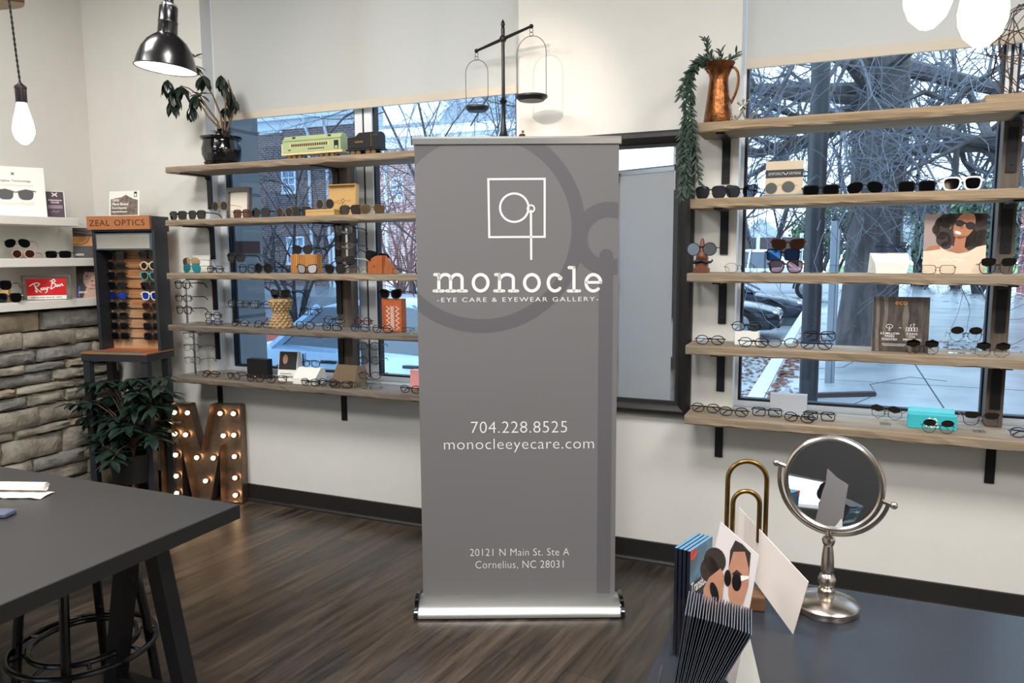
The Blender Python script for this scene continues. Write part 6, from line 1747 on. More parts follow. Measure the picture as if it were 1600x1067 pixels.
# copper jug
jx = gx(1122, -.16, 2.1)
jg = thing('copper_jug', 'hammered copper jug at the end of the top plank', 'jug', (jx, -.16, ZS['R1'] + .0006))
M_cop = mat('hammered_copper', (150, 96, 54), .28, .9, rgb2=(92, 54, 32), nscale=28, bump=.25, bscale=90)
part('body', MB().lathe([(.0615, 0), (.063, .004), (.056, .06), (.047, .13), (.041, .18), (.040, .195), (.046, .215), (.057, .240), (.064, .252), (.066, .256), (.063, .256), (.055, .24), (.038, .20), (.0, .19)], 40, c=(0, 0, 0)), M_cop, jg)
part('spout', MB().add([(-.060, -.02, .257), (-.060, .02, .257), (-.080, 0, .262), (-.046, -.014, .215), (-.046, .014, .215)], [(0, 2, 3), (2, 1, 4), (2, 4, 3), (0, 1, 2)]), M_cop, jg)
part('handle', MB().tube(bez((.055, 0, .235), (.090, -.004, .225), (.092, -.004, .15), (.050, 0, .085), 14), .0055, 8, flat=(1, 1.4)), M_cop, jg)
# garland spilling from the jug and down past the mirror
ga = thing('leafy_garland', 'artificial narrow leaf garland spilling from the copper jug beside the mirror', 'garland', (jx, -.16, ZS['R1'] + .20))
def gi(u, v, y_): return ay(u, v, y_) - Vector((jx, -.16, ZS['R1'] + .20))
paths = [[(1122, 108, -.16), (1105, 90, -.20), (1085, 102, -.24), (1074, 135, -.27), (1071, 180, -.285), (1068, 230, -.285), (1072, 280, -.285), (1078, 300, -.285)],
         [(1118, 108, -.16), (1098, 92, -.19), (1080, 115, -.25), (1078, 160, -.285), (1082, 200, -.285), (1075, 250, -.29), (1064, 305, -.285)],
         [(1115, 108, -.17), (1090, 100, -.2), (1070, 125, -.25), (1064, 150, -.27)], [(1116, 106, -.16), (1108, 85, -.16), (1103, 62, -.17)], [(1124, 108, -.15), (1128, 92, -.15), (1126, 80, -.15)], [(1132, 108, -.15), (1143, 95, -.14), (1150, 84, -.14)], [(1076, 190, -.28), (1088, 240, -.29), (1092, 285, -.275)],
         [(1070, 190, -.285), (1063, 240, -.29), (1067, 280, -.285)]]
lv = MB(); sm = MB(); rnd = random.Random(4)
for pi, p_ in enumerate(paths):
    pts = [gi(*q) for q in p_]; dense = []
    for a_, b_ in zip(pts, pts[1:]):
        n_ = max(3, int((b_ - a_).length / .008)); dense += [a_.lerp(b_, k / n_) for k in range(n_)]
    dense.append(pts[-1]); sm.tube(dense[::4] + [dense[-1]], .0018, 5)
    for i, q in enumerate(dense):
        d_ = (dense[min(i + 1, len(dense) - 1)] - dense[max(0, i - 1)]).normalized()
        for r_ in range(3 if pi < 2 else 2):
            a_ = rnd.uniform(0, 2 * PI)
            o_ = d_.orthogonal().normalized(); o2 = d_.cross(o_)
            dr = d_ * .75 + (o_ * math.cos(a_) + o2 * math.sin(a_)) * .8
            leaf_blade(lv, q, dr, (0, -1, .3), rnd.uniform(.026, .045), rnd.uniform(.006, .010), droop=.1, fold=.2)
part('stem', sm, mat('garland_stem', (58, 66, 44), .7), ga); part('foliage', lv, mat('garland_leaf', (54, 76, 62), .5, noise=.35, nscale=40), ga, angle=60)
# ornate wall hooks lying on the plank
x, y, z = on('R1', 1160, -.20)
hk = thing('scroll_hooks', 'pewter scrollwork hook ornament beside the copper jug', 'ornament', (x, y, z))
hm = MB()
hm.tube(bez((-.045, 0, .012), (-.06, 0, -.01), (-.01, 0, -.012), (.0, 0, .045), 10), .0042, 8)
hm.tube(bez((.055, 0, .030), (.03, 0, -.018), (.0, 0, -.010), (.004, 0, .045), 10), .0042, 8)
hm.tube([(-.012, 0, .040), (0, -.004, .052), (.012, 0, .042)], .006, 8)
hm.tube([(.0, 0, .045), (.002, 0, .075)], .0035, 8); hm.tube([(.0, 0, .05), (-.016, 0, .066)], .003, 8); hm.tube([(.004, 0, .05), (.022, 0, .072)], .003, 8)
for q in ((.002, 0, .079), (-.018, 0, .068), (.024, 0, .076), (-.045, 0, .018), (.057, 0, .034), (-.03, -.002, .012)): hm.ball(q, .006, 10)
hm.v = [(a_, b_, c_ + .0085) for a_, b_, c_ in hm.v]
part('scroll', hm, mat('pewter', (178, 168, 150), .25, .95), hk)
# wire sphere on a wood base
x, y, z = on('R1', 1612, -.15)
wb = thing('wire_sphere', 'tangled brown wire sphere on a flat wood base at the picture edge', 'ornament', (x, y, z))
part('base', MB().span((-.16, -.07, 0), (.16, .07, .03)), M_pl[2], wb, bevel=.002, smooth=False)
rnd = random.Random(2); wm = MB()
C0 = Vector((.01, 0, .20))
for i in range(13):
    a_ = Vector((rnd.gauss(0, 1), rnd.gauss(0, 1), rnd.gauss(0, 1))).normalized(); o_ = a_.orthogonal().normalized(); o2 = a_.cross(o_)
    off = a_ * rnd.uniform(-.08, .08); rr = math.sqrt(max(.002, .17 ** 2 - off.length ** 2))
    wm.tube([C0 + off + (o_ * math.cos(2 * PI * j / 26) + o2 * math.sin(2 * PI * j / 26)) * rr * (1 + .04 * math.sin(j * 2.3 + i)) for j in range(26)], .0018, 5, closed=True)
part('wire_tangle', wm, mat('rusty_wire', (92, 70, 58), .5, .6), wb)
# ------------------------------------------------------------------ outside: ground, buildings, cars, trees
LOT = -.5
M_conc = mat('wet_concrete', (172, 178, 184), .3, rgb2=(134, 142, 150), nscale=1.1, bump=.05, bscale=60)
M_asph = mat('wet_asphalt', (150, 156, 164), .3, noise=.25, nscale=1.5, bump=.1, bscale=200)
M_grass = mat('lawn', (122, 160, 86), .95, rgb2=(94, 130, 70), nscale=3)
struct('ground', MB().span((-60, .21, LOT - .2), (40, 90, LOT - .02)), M_asph, smooth=False)
struct('sidewalk', MB().span((-.72, .21, LOT - .2), (7.5, 55, -.10)), M_conc, smooth=False)
jt = MB()
for y in (2.0, 4.4, 6.8, 9.2, 12, 15, 18, 21, 25, 30, 36, 43): jt.span((-.70, y, -.1005), (4.6, y + .018, -.0985))
for x in (1.05,): jt.span((x, .3, -.1005), (x + .018, 50, -.0985))
for c_ in ([(.2, 5.2), (.45, 5.9), (.4, 6.6), (.9, 7.4), (1.3, 7.2)], [(1.6, 3.4), (1.9, 3.9), (2.6, 4.1), (3.1, 4.9)], [(-.4, 7.6), (.1, 8.0), (.3, 8.9)]):
    for (xa_, ya_), (xb_, yb2_) in zip(c_, c_[1:]): jt.tube([(xa_, ya_, -.1), (xb_, yb2_, -.1)], .006, 4)
struct('sidewalk_joint_line', jt, mat('joint_dark', (70, 74, 80), .8), smooth=False)
struct('kerb', MB().span((-.90, .21, LOT - .2), (-.725, 55, -.09)), mat('kerb_concrete', (214, 218, 220), .5, noise=.1, nscale=4), smooth=False)
struct('road', MB().span((-60, 19.0, LOT - .1), (-.92, 60, .0)), M_asph, smooth=False)
struct('lawn', MB().span((-.9, 55.1, LOT - .1), (60, 88, .02)), M_grass, smooth=False)
bed = MB(); rb = random.Random(6)
for i in range(2100):
    if i < 600: x, y, z = -.98 - abs(rb.gauss(0, .5)), rb.uniform(3.0, 13), LOT - .015
    elif i < 1100: x, y, z = -.70 + abs(rb.gauss(0, .14)), rb.uniform(2.0, 11), -.094
    elif i < 1600:
        a = rb.uniform(0, 2 * PI); r_ = .5 + abs(rb.gauss(0, .8)); x, y, z = .45 + r_ * math.cos(a) * 1.2, 10.9 + r_ * math.sin(a), -.095
    else: x, y, z = 4.3 + abs(rb.gauss(0, .9)) * (1 if rb.random() < .8 else -1), rb.uniform(23.5, 44), -.095
    if -.93 < x < -.69: continue
    if -.69 <= x: z = -.094
    a = rb.uniform(0, 2 * PI); s = rb.uniform(.03, .065)
    bed.add([(x + s * math.cos(a), y + s * math.sin(a), z + .012), (x - s * .6 * math.sin(a), y + s * .6 * math.cos(a), z), (x - s * math.cos(a), y - s * math.sin(a), z + .004), (x + s * .6 * math.sin(a), y - s * .6 * math.cos(a), z + .014)], [(0, 1, 2, 3)])
o = part('fallen_leaves', bed, mat('brown_fallen_leaf', (122, 74, 58), .8, noise=.3, nscale=5), smooth=False); o['kind'] = 'stuff'
tag(o, 'brown fallen leaves scattered along the kerb and around the big trunk', 'leaves')

# masonry pier of this building, seen through the tinted pane
yp = ax(411, 400, -3.64).y
pr = thing('masonry_pier', 'grey painted block pier just outside the tinted window pane', 'pier', (-4.1, .21, LOT))
part('pier_body', MB().span((-.5, 0, 0), (.46, yp - .21, 4.2)), brick_mat('painted_block', (160, 160, 160), (152, 153, 154), (112, 113, 116), 1., 'y', .8, .405, .012), pr, smooth=False)
z1 = ax(390, 377, -3.64).z - LOT; z0_ = ax(390, 396, -3.64).z - LOT
part('brick_inset', MB().span((.455, .02, z0_), (.464, yp - .24, z1)), mat('dark_red_brick', (84, 52, 52), .8, noise=.2, nscale=20), pr, smooth=False)
# long brick wing at the right
bw = thing('brick_wing', 'red brick building wing bordering the sidewalk on the right', 'building', (4.75, 12.0, LOT))
part('brick_wall', MB().span((0, -10.5, .75), (3, 10.5, 4.3)), brick_mat('red_brick_side', (176, 98, 92), (158, 84, 82), (206, 190, 186), 1., 'y', .9, .27, .02), bw, smooth=False)
part('base_course', MB().span((-.03, -10.5, 0), (3, 10.5, .75)), mat('concrete_base', (170, 160, 158), .8, noise=.15, nscale=4), bw, smooth=False)
part('coping', MB().span((-.08, -10.55, 4.3), (3, 10.55, 4.45)), M_white, bw, smooth=False)

# steel pole and sign post on the sidewalk
tag(part('steel_pole', MB().tube([(0, 0, 0), (0, 0, 5.2)], .092, 20), mat('dark_painted_steel', (34, 36, 42), .4, .1), loc=(-.245, 4.72, -.1)), 'thick dark steel pole standing on the sidewalk outside', 'pole')
sp_ = thing('sign_post', 'thin grey sign post between the dark pole and the tree', 'post', (-.08, 6.55, -.1))
part('post', MB().span((-.035, -.02, 0), (.035, .02, 2.0)), mat('galvanised_steel', (150, 160, 172), .4, .6), sp_, bevel=.005, smooth=False)
part('tube_post', MB().tube([(.05, .03, 0), (.05, .03, 1.9)], .028, 12), MATS['galvanised_steel'], sp_)
P = az(1292, 612, -.1)
tag(part('plank_piece', MB().box((0, 0, .025), (.9, .08, .05), rz=.5), mat('dark_wet_wood', (60, 50, 48), .5), loc=(P.x + .1, P.y - .3, -.1), smooth=False), 'dark wet plank lying on the sidewalk by the pole', 'plank')

# ---------------- cars
M_tyre = mat('tyre_rubber', (24, 24, 27), .8); M_rim = mat('alloy_rim', (150, 154, 160), .3, .8); M_cgl = mat('car_glass', (46, 62, 80), .06, spec=.8, coat=.5); M_trim = mat('car_black_trim', (22, 24, 28), .5)
M_hl = mat('headlight_glass', (220, 226, 232), .1, coat=.6); M_tl = mat('tail_light', (190, 20, 40), .2, coat=.5)
def car(label, loc, rz, paint, L=4.5, Wd=1.80, Hh=1.45, suv=False):
    """car with its nose towards +x, wheels on z=0"""
    t = thing('car', label, 'car', loc, rz, 'parked cars outside')
    hl = L / 2; g0 = .19
    belt = .92 if not suv else 1.02; hood = .86 if not suv else 1.02; boot = .94 if not suv else 1.06
    #  x, bottom, shoulder height, half width
    st = [(-hl, .42, .62, .74), (-hl + .05, .30, .78, .82), (-hl + .25, g0 + .03, boot - .02, .88), (-hl + .75, g0, boot, .9), (-.75, g0, belt, .9), (.15, g0, belt - .02, .9), (.72, g0, hood + .03, .9), (1.2, g0, hood - .03, .9), (hl - .55, g0, hood - .11, .885), (hl - .2, g0 + .02, hood - .20, .84), (hl - .04, .28, .60, .76), (hl, .36, .50, .70)]
    k = Wd / 1.8; vs = []; fs = []
    for x, b, s, w in st:
        w *= k
        m_ = (b + s) / 2
        vs += [(x, -w * .9, b), (x, -w * .99, b + .10), (x, -w, m_), (x, -w * .97, s - .05), (x, -w * .88, s), (x, 0, s + .035), (x, w * .88, s), (x, w * .97, s - .05), (x, w, m_), (x, w * .99, b + .10), (x, w * .9, b)]
    n = 11
    for i in range(len(st) - 1):
        for j in range(n - 1): fs.append((i * n + j, (i + 1) * n + j, (i + 1) * n + j + 1, i * n + j + 1))
        fs.append((i * n + n - 1, (i + 1) * n + n - 1, (i + 1) * n, i * n))
    fs.append(tuple(range(n))); fs.append(tuple(range(len(vs) - 1, len(vs) - 1 - n, -1)))
    part('body', MB().add(vs, fs), paint, t, angle=50)
    # cabin: glass core, painted roof and pillars
    if suv: cs = [(-hl + .12, boot - .01, 0), (-hl + .38, Hh - .06, 1), (.25, Hh - .02, 1), (1.02, hood + .01, 0)]
    else: cs = [(-hl + .55, boot, 0), (-1.25, Hh - .07, 1), (.05, Hh - .02, 1), (1.0, hood + .02, 0)]
    wl, wh = .80 * k, .60 * k
    def sec(x, z, top):
        w = wh if top else wl
        return [(x, -w, z), (x, w, z)]
    zb = belt - .02
    gl = MB()
    A, B, C, D = cs
    side_pts = [(A[0], zb), (B[0], B[1] - .03), (C[0], C[1] - .03), (D[0], zb)]
    def wz(z): return wl + (wh - wl) * max(0, min(1, (z - zb) / (Hh - zb)))
    q = [[(x, s * wz(z), z) for x, z in side_pts] for s in (-1, 1)]
    gl.add(q[0] + q[1], [(0, 3, 2, 1), (4, 5, 6, 7), (0, 1, 5, 4), (2, 3, 7, 6)])
    part('windows', gl, M_cgl, t, smooth=False)
    rf = MB(); vs = []; fs = []
    rs = [(B[0] - .10, B[1] - .06), (B[0] + .12, B[1]), ((B[0] + C[0]) / 2, Hh), (C[0] - .1, C[1]), (C[0] + .10, C[1] - .05)]
    for x, z in rs:
        for yy, dz in ((-1.03, -.05), (-.95, 0), (-.5, .02), (0, .028), (.5, .02), (.95, 0), (1.03, -.05)): vs.append((x, yy * (wh + .02), z + dz))
    for i in range(4):
        for j in range(6): fs.append((i * 7 + j, (i + 1) * 7 + j, (i + 1) * 7 + j + 1, i * 7 + j + 1))
    rf.add(vs, fs); o = part('roof', rf, paint, t, angle=50); m_ = o.modifiers.new('thick', 'SOLIDIFY'); m_.thickness = .03
    pl_ = MB()
    for s in (-1, 1):
        for (x0, z0), (x1, z1), r_ in ((side_pts[0], side_pts[1], .06), (side_pts[3], side_pts[2], .035), ((-.42, zb), (-.38, Hh - .08), .03)) + ((((-1.32, zb), (-1.22, Hh - .1), .035),) if suv else ()):
            pl_.tube([(x0, s * (wz(z0) + .005), z0), (x1, s * (wz(z1) + .005), z1)], r_, 6)
    part('pillars', pl_, paint, t)
    rw = .33 if not suv else .36
    for x in (-hl + .82, hl - .88):
        for s in (-1, 1):
            w_ = part('wheel', MB().tube([(x, s * (.70 * k), rw), (x, s * (.905 * k), rw)], rw, 26), M_tyre, t)
            part('rim', MB().lathe([(0, .012), (.06, .014), (rw * .62, .004), (rw * .66, 0)], 20, M=Matrix.Translation((x, s * .906 * k, rw)) @ Matrix.Rotation(R(90 if s < 0 else -90), 4, 'X'), cap=False), M_rim, w_)
            part('wheel_arch', MB().tube([(x + (rw + .05) * math.cos(PI * i / 12), s * .90 * k, rw + (rw + .05) * math.sin(PI * i / 12)) for i in range(13)], .03, 6), M_trim, t)
    for s in (-1, 1):
        part('headlight', MB().ball((hl - .24, s * .66 * k, hood - .27), .17, 14, sc=(1.1, .75, .42)), M_hl, t)
        part('tail_light', MB().ball((-hl + .12, s * .68 * k, boot - .16), .13, 12, sc=(.7, .9, .9)), M_tl, t)
        part('wing_mirror', MB().ball((.72, s * (.98 * k), belt + .06), .10, 12, sc=(.7, 1, .7)), paint, t)
        for x in (-.95, .12): part('door_handle', MB().box((x, s * .905 * k, belt - .14), (.20, .03, .035)), M_trim, t, bevel=.008)
        for x in (.62, -.42, -1.3): part('door_gap', MB().box((x, s * .897 * k, .60), (.012, .012, .52)), M_trim, t, smooth=False)
    part('grille', MB().box((hl - .03, 0, .50), (.05, .9 * k, .16)), M_trim, t, bevel=.02)
    part('bumper_intake', MB().box((hl - .05, 0, .30), (.08, 1.2 * k, .12)), M_trim, t, bevel=.02)
    part('number_plate', MB().box((-hl + .02, 0, .62), (.03, .32, .16)), M_white, t, smooth=False)
    return t
def paint(n, c, r=.22): return mat(n, c, r, .25, coat=.7)
xA = ay(512, 566, 3.3).x
ZCAR = ay(512, 566, 3.3).z - .78
car('pale blue silver sedan parked close outside, below the black and white eyeglasses', (xA + .95, 4.22, max(LOT, ZCAR)), 0, paint('ice_blue_paint', (156, 184, 210)), 4.7, 1.82, 1.47)
xr_ = ay(460, 553, 5.6).x
car('red car showing behind the nose of the pale blue sedan', (xr_ - 2.7, 6.2, LOT), 0, paint('red_paint', (206, 34, 96)), 4.3, 1.75, 1.45)
P = ay(652, 470, 17.5)
car('white sport utility car parked before the brick houses', (P.x - .2, 20.6, .0), PI, paint('white_paint', (238, 240, 242)), 4.7, 1.88, 1.70, True)
P = az(1217, 531, LOT); car('dark navy car nosing in nearest the window at the kerb', (P.x - 2.25, P.y + .9, LOT), 0, paint('navy_paint', (30, 36, 50)), 4.5, 1.8, 1.45)
P2_ = az(1254, 509, LOT); car('dark grey sedan parked beyond the navy car', (P2_.x - 2.3, P2_.y + .9, LOT), 0, paint('graphite_paint', (46, 54, 70)), 4.6, 1.82, 1.45)
P3 = az(1312, 486, -.15); car('white car parked third beyond the two dark cars', (P3.x - 2.4, max(P3.y, P2_.y + 4.5), .0), 0, paint('white_paint', (238, 240, 242)), 4.6, 1.85, 1.6, True)
car('silver estate car at the far end of the parking row', (P3.x - 4.2, max(P3.y, P2_.y + 4.5) + 4.2, .0), 0, paint('silver_paint', (200, 208, 214)), 4.6, 1.85, 1.6, True)

# ---------------- houses behind the parking lot
M_hb = brick_mat('house_brick', (112, 88, 88), (86, 68, 70), (160, 150, 150), 1., 'x', .30, .10, .015)
M_hb2 = brick_mat('house_brick_pale', (190, 146, 142), (168, 124, 122), (214, 204, 204), 1., 'x', .30, .10, .015)
M_rf = mat('grey_shingle', (132, 142, 156), .8, noise=.25, nscale=6)
M_hwin = mat('house_window_glass', (120, 150, 178), .1, coat=.4)
M_htrim = mat('house_white_trim', (236, 242, 248), .6)
def hwin(par, x0, x1, z0, z1, y, cols=2, rows=3):
    w = MB(); t_ = .09
    w.span((x0 - t_, y - .06, z0 - t_), (x0, y, z1 + t_)).span((x1, y - .06, z0 - t_), (x1 + t_, y, z1 + t_)).span((x0, y - .06, z1), (x1, y, z1 + t_)).span((x0 - .12, y - .1, z0 - .12), (x1 + .12, y, z0))
    for i in range(1, cols): w.span((x0 + (x1 - x0) * i / cols - .025, y - .05, z0), (x0 + (x1 - x0) * i / cols + .025, y - .01, z1))
    for i in range(1, rows): w.span((x0, y - .05, z0 + (z1 - z0) * i / rows - .025), (x1, y - .01, z0 + (z1 - z0) * i / rows + .025))
    f = part('window_frame', w, M_htrim, par, smooth=False)
    part('window_glass', MB().span((x0, y - .015, z0), (x1, y - .004, z1)), M_hwin, f, smooth=False)
def house(label, y, u0, u1, eave_v, m_wall, wins, spouts, rise, depth=7.):
    a, b = ay(u0, eave_v, y), ay(u1, eave_v, y)
    zE = (a.z + b.z) / 2
    cx = (a.x + b.x) / 2; hw_ = (b.x - a.x) / 2
    t = thing('brick_house', label, 'house', (cx, y, 0))
    part('brick_walls', MB().span((-hw_, 0, -.3), (hw_, depth, zE)), m_wall, t, smooth=False)
    part('eave_board', MB().span((-hw_ - .3, -.45, zE - .05), (hw_ + .3, -.0, zE + .30)).span((-hw_ - .1, -.08, zE - .45), (hw_ + .1, 0, zE - .05)), M_htrim, t, smooth=False)
    part('roof', MB().prism([(-.5, zE + .3), (depth / 2, zE + rise), (depth + .5, zE + .3)], -hw_ - .35, hw_ + .35, 'x'), M_rf, t, smooth=False)
    for w0, v0, w1, v1, c_, r_ in wins:
        p, q = ay(w0, v1, y), ay(w1, v0, y); hwin(t, p.x - cx, q.x - cx, p.z, q.z, -.005, c_, r_)
    for u in spouts:
        p = ay(u, 300, y - .1); part('downspout', MB().tube([(p.x - cx, -.40, zE), (p.x - cx, -.38, zE - .25), (p.x - cx, -.08, zE - .75), (p.x - cx, -.08, 0)], .075, 8), M_htrim, t)
    return t, cx, zE
h1, hx, hz = house('dark brick two storey house with white windows seen through the tinted pane', 27., 372, 566, 186, M_hb, [(410, 183, 438, 207, 3, 2), (444, 266, 460, 300, 2, 3), (531, 272, 541, 290, 1, 2), (452, 372, 474, 410, 3, 3)], [484, 512], 3.2)
# white gabled porch on it
p = ay(517, 400, 25.6); q = ay(548, 372, 25.6); r_ = ay(532, 352, 25.6)
part('porch_gable', MB().prism([(p.x - hx - .2, q.z), (q.x - hx + .2, q.z), (r_.x - hx, r_.z)], -1.4, 0, 'y'), M_htrim, h1, smooth=False)
part('porch_columns', MB().span((p.x - hx, -1.3, 0), (p.x - hx + .22, -1.05, q.z)).span((q.x - hx - .22, -1.3, 0), (q.x - hx, -1.05, q.z)), M_htrim, h1, smooth=False)
part('porch_door', MB().span((p.x - hx + .3, -.06, 0), (q.x - hx - .3, -.01, q.z - .2)), mat('pale_door', (196, 214, 228), .5), h1, smooth=False)
h2, hx2, hz2 = house('pale brick house with steep grey roof seen through the clear pane', 24., 574, 860, 208, M_hb2, [(578, 277, 588, 300, 2, 3), (614, 281, 628, 312, 2, 4), (670, 285, 684, 315, 2, 4), (730, 285, 744, 315, 2, 4)], [602, 700], 3.6)
p = ay(640, 205, 23.6)
part('dormer', MB().prism([(p.x - hx2 - 1.3, hz2 + .2), (p.x - hx2 + 1.3, hz2 + .2), (p.x - hx2 + 1.3, hz2 + 1.2), (p.x - hx2, hz2 + 2.1), (p.x - hx2 - 1.3, hz2 + 1.2)], -.3, 2.2, 'y'), M_htrim, h2, smooth=False)
# low white gabled house, fence and signboard far behind the cars
fy = 44.
a, b, c = ay(1130, 393, fy), ay(1262, 387, fy), ay(1188, 340, fy)
fh = thing('white_house', 'pale roofed house far behind the wooden fence', 'house', ((a.x + b.x) / 2, fy, 0)); fx = (a.x + b.x) / 2
part('walls', MB().span((a.x - fx + .6, .5, 0), (b.x - fx - .6, 8, a.z)), M_htrim, fh, smooth=False)
part('roof', MB().prism([(a.x - fx, a.z - .1), (b.x - fx, a.z - .1), (c.x - fx, c.z)], 0, 8.5, 'y'), mat('frosty_shingle', (206, 216, 226), .8, noise=.1, nscale=2), fh, smooth=False)
fy = 38.
a, b = ay(1120, 372, fy), ay(1252, 392, fy)
fe = thing('wood_fence', 'brown wooden fence with pale posts behind the parked cars', 'fence', (a.x, fy, -.05))
n = 26; L = b.x - a.x
part('boards', MB().span((0, 0, 0), (L, .05, a.z + .05)), mat('fence_brown', (108, 92, 92), .8, noise=.3, nscale=6, stretch=(6, 1, .4)), fe, smooth=False)
for i in range(5): part('post', MB().span((L * i / 4 - .09, -.12, 0), (L * i / 4 + .09, 0, a.z + .25)), M_htrim, fe, smooth=False)
P = ay(1410, 372, 33.)
sb = thing('white_signboard', 'white double post board on the far lawn beyond the trunk', 'sign', (P.x, 33., 0))
part('board', MB().span((-.45, 0, 1.9), (.45, .08, 3.0)), M_htrim, sb, smooth=False)
for x in (-.3, .3): part('post', MB().span((x - .06, .01, 0), (x + .06, .07, 1.9)), M_htrim, sb, smooth=False)

# ---------------- trees
M_bark = mat('oak_bark', (92, 88, 90), .9, rgb2=(58, 54, 56), nscale=5, bump=.8, bscale=14, stretch=(1, 1, .25))
M_twig = mat('pale_twig', (120, 124, 134), .8, noise=.35, nscale=2)
M_twigd = mat('dark_twig', (62, 58, 64), .8, noise=.3, nscale=2)
def grow(mb, rnd, p, d, L, r, lev, maxlev, wob, grav, kids, mi, ratio=.55):
    n = 5 if lev < 2 else 4
    pts = [Vector(p)]; dirs = []
    d = Vector(d).normalized()
    for i in range(n):
        d = (d + Vector((rnd.gauss(0, wob), rnd.gauss(0, wob), rnd.gauss(0, wob) + grav))).normalized()
        pts.append(pts[-1] + d * L / n); dirs.append(d)
    rad = [max(.0035, r * (1 - .72 * i / n)) for i in range(n + 1)]
    mb.tube(pts, rad, 8 if lev == 0 else 5 if lev == 1 else 3, mi[min(lev, len(mi) - 1)], cap=False)
    if lev >= maxlev: return
    for k in range(kids[lev]):
        t = rnd.uniform(.18, 1.0); i = min(n - 1, int(t * n))
        q = pts[i].lerp(pts[i + 1], t * n - i)
        o = dirs[i].orthogonal().normalized(); o.rotate(Matrix.Rotation(rnd.uniform(0, 2 * PI), 3, dirs[i]))
        nd = dirs[i] * rnd.uniform(.35, .9) + o * rnd.uniform(.5, 1.0)
        grow(mb, rnd, q, nd, L * ratio * rnd.uniform(.65, 1.25), rad[i] * .55, lev + 1, maxlev, wob * 1.15, grav, kids, mi, ratio)
def oak():
    P = Vector((.446, 10.86, -.12))
    t = thing('oak_tree', 'large bare oak with a thick dark trunk beside the sidewalk', 'tree', P)
    rnd = random.Random(21)
    tr_ = MB(); n = 16; vs = []; hs = [(0, .66), (.12, .56), (.35, .485), (.8, .45), (1.6, .43), (2.6, .42), (3.6, .44), (4.4, .40), (5.4, .33)]
    for i, (h, r_) in enumerate(hs):
        for j in range(n):
            a = 2 * PI * j / n; rr = r_ * (1 + .06 * math.sin(3 * a + h) + .04 * math.sin(7 * a) + (.10 * math.sin(5 * a + 1) if h < .2 else 0))
            vs.append((rr * math.cos(a) + .03 * h, rr * math.sin(a), h))
    fs = [(i * n + j, i * n + (j + 1) % n, (i + 1) * n + (j + 1) % n, (i + 1) * n + j) for i in range(len(hs) - 1) for j in range(n)]
    part('trunk', tr_.add(vs, fs), M_bark, t, angle=80)
    br = MB()
    for k in range(17):
        a = 2 * PI * k / 17 * 1.0 + rnd.uniform(-.2, .2) - PI / 2
        z = rnd.uniform(2.6, 5.0)
        el = rnd.uniform(-.05, .45)
        grow(br, rnd, (.1 * math.cos(a), .1 * math.sin(a), z), (math.cos(a), math.sin(a), el), rnd.uniform(4.0, 7.2), rnd.uniform(.085, .17), 0, 3, .16, -.03, (9, 8, 7), (0, 0, 1, 1), .5)
    part('branches', br, [M_bark, M_twig], t, smooth=False)
    return t
oak()
def bare_tree(label, loc, seed, h, stems, mats, spread=.45, sc=1.0):
    t = thing('bare_tree', label, 'tree', loc, group='bare winter trees outside'); rnd = random.Random(seed); b = MB()
    for k in range(stems):
        a = 2 * PI * k / stems + rnd.uniform(-.3, .3)
        grow(b, rnd, (.08 * math.cos(a) * (stems > 1), .08 * math.sin(a) * (stems > 1), -.05), (spread * math.cos(a), spread * math.sin(a), 1), h * rnd.uniform(.8, 1.05), .065 * sc, 0, 3, .10, .03, (9, 6, 4), (0, 0, 1, 1), .48)
    part('branches', b, mats, t, smooth=False)
    return t
M_myr = mat('myrtle_bark', (124, 84, 84), .8, noise=.3, nscale=4)
P = ay(462, 425, 15.); b1 = bare_tree('bare dark multi stemmed tree before the dark brick house', (P.x, 15., LOT), 3, 5.2, 5, [M_twigd, M_twigd], .32)
P = ay(640, 405, 15.); bare_tree('reddish bare multi stemmed tree before the pale brick house', (P.x, 15., LOT), 7, 4.6, 6, [M_myr, M_myr], .38)
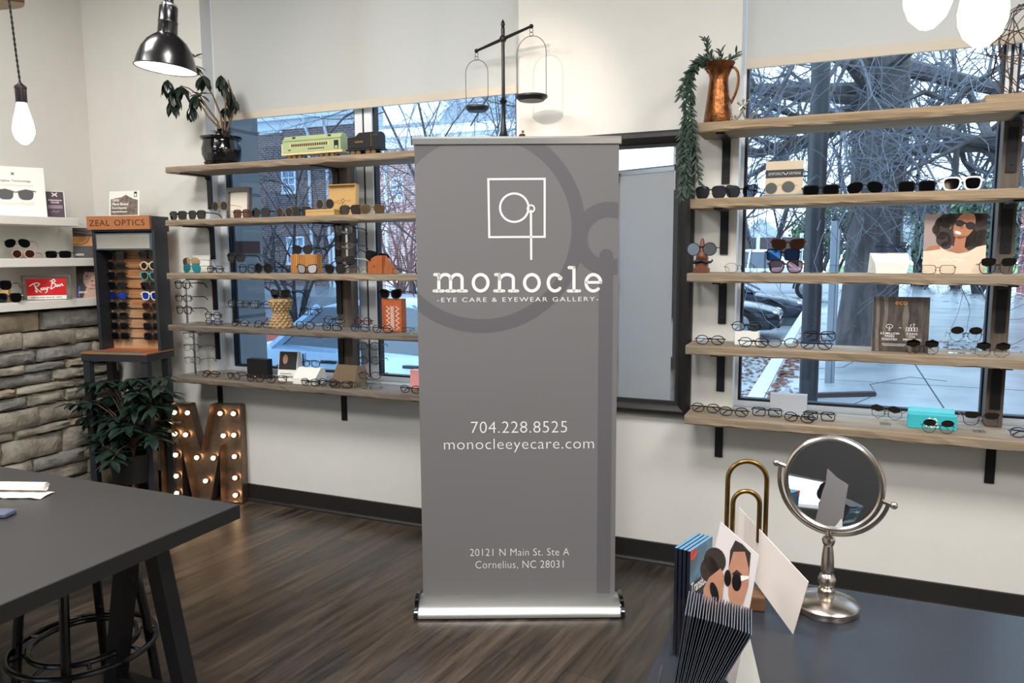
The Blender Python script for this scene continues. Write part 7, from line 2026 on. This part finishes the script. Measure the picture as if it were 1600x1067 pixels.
P = ay(745, 300, 12.); bare_tree('bare tree rising behind the scale before the roofs', (P.x, 12., LOT), 14, 6.5, 4, [M_twigd, M_twig], .4)
for i, (u, y, h, sd) in enumerate(((1195, 30, 9, 31), (1275, 34, 11, 32), (1445, 36, 12, 33), (1530, 30, 10, 34), (1340, 44, 13, 36))):
    P = ay(u, 400, y)
    names = ('bare tree behind the first parked cars in front of the pale roofed house', 'tall bare tree far behind the dark outdoor pole', 'tall bare tree beyond the far lawn', 'bare tree at the end of the brick wing', 'tallest bare tree far behind the oak')
    bare_tree(names[i], (P.x, y, -.05), sd, h, 3, [M_twigd, M_twig], .35, 1.8)
# evergreen shrubs in the distance
M_ev = mat('evergreen_leaf', (110, 142, 104), .7, noise=.4, nscale=2)
def shrub(label, u, y, w_, h, seed):
    P = ay(u, 400, y); t = thing('evergreen_shrub', label, 'shrub', (P.x, y, 0), group='evergreen shrubs across the lawn'); rnd = random.Random(seed); lv = MB()
    for i in range(1500):
        a = rnd.uniform(0, 2 * PI); ph = math.acos(rnd.uniform(-.2, 1)); rr = rnd.uniform(.72, 1.05)
        q = (w_ * rr * math.sin(ph) * math.cos(a), w_ * .7 * rr * math.sin(ph) * math.sin(a), h * .42 + h * .58 * rr * math.cos(ph))
        leaf_blade(lv, q, (rnd.gauss(0, 1), rnd.gauss(0, 1), rnd.gauss(0, 1)), (0, 0, 1), .42, .2)
    part('foliage', lv, M_ev, t, angle=60)
    part('stems', MB().tube([(0, 0, -.1), (0, 0, h * .6)], .12, 8).tube([(.1, 0, -.1), (w_ * .4, 0, h * .5)], .08, 8).tube([(-.1, 0, -.1), (-w_ * .4, 0, h * .5)], .08, 8), M_bark, t)
shrub('evergreen shrub beside the white signboard', 1432, 37., 2.6, 4.2, 1)
shrub('tall evergreen shrub behind the poster of the smiling woman', 1496, 34., 2.8, 4.4, 2)
shrub('evergreen shrub nearest the brick wing', 1556, 30., 2.2, 3.8, 3)
shrub('evergreen shrub between the pole and the big trunk', 1300, 40., 2.2, 4.0, 4)
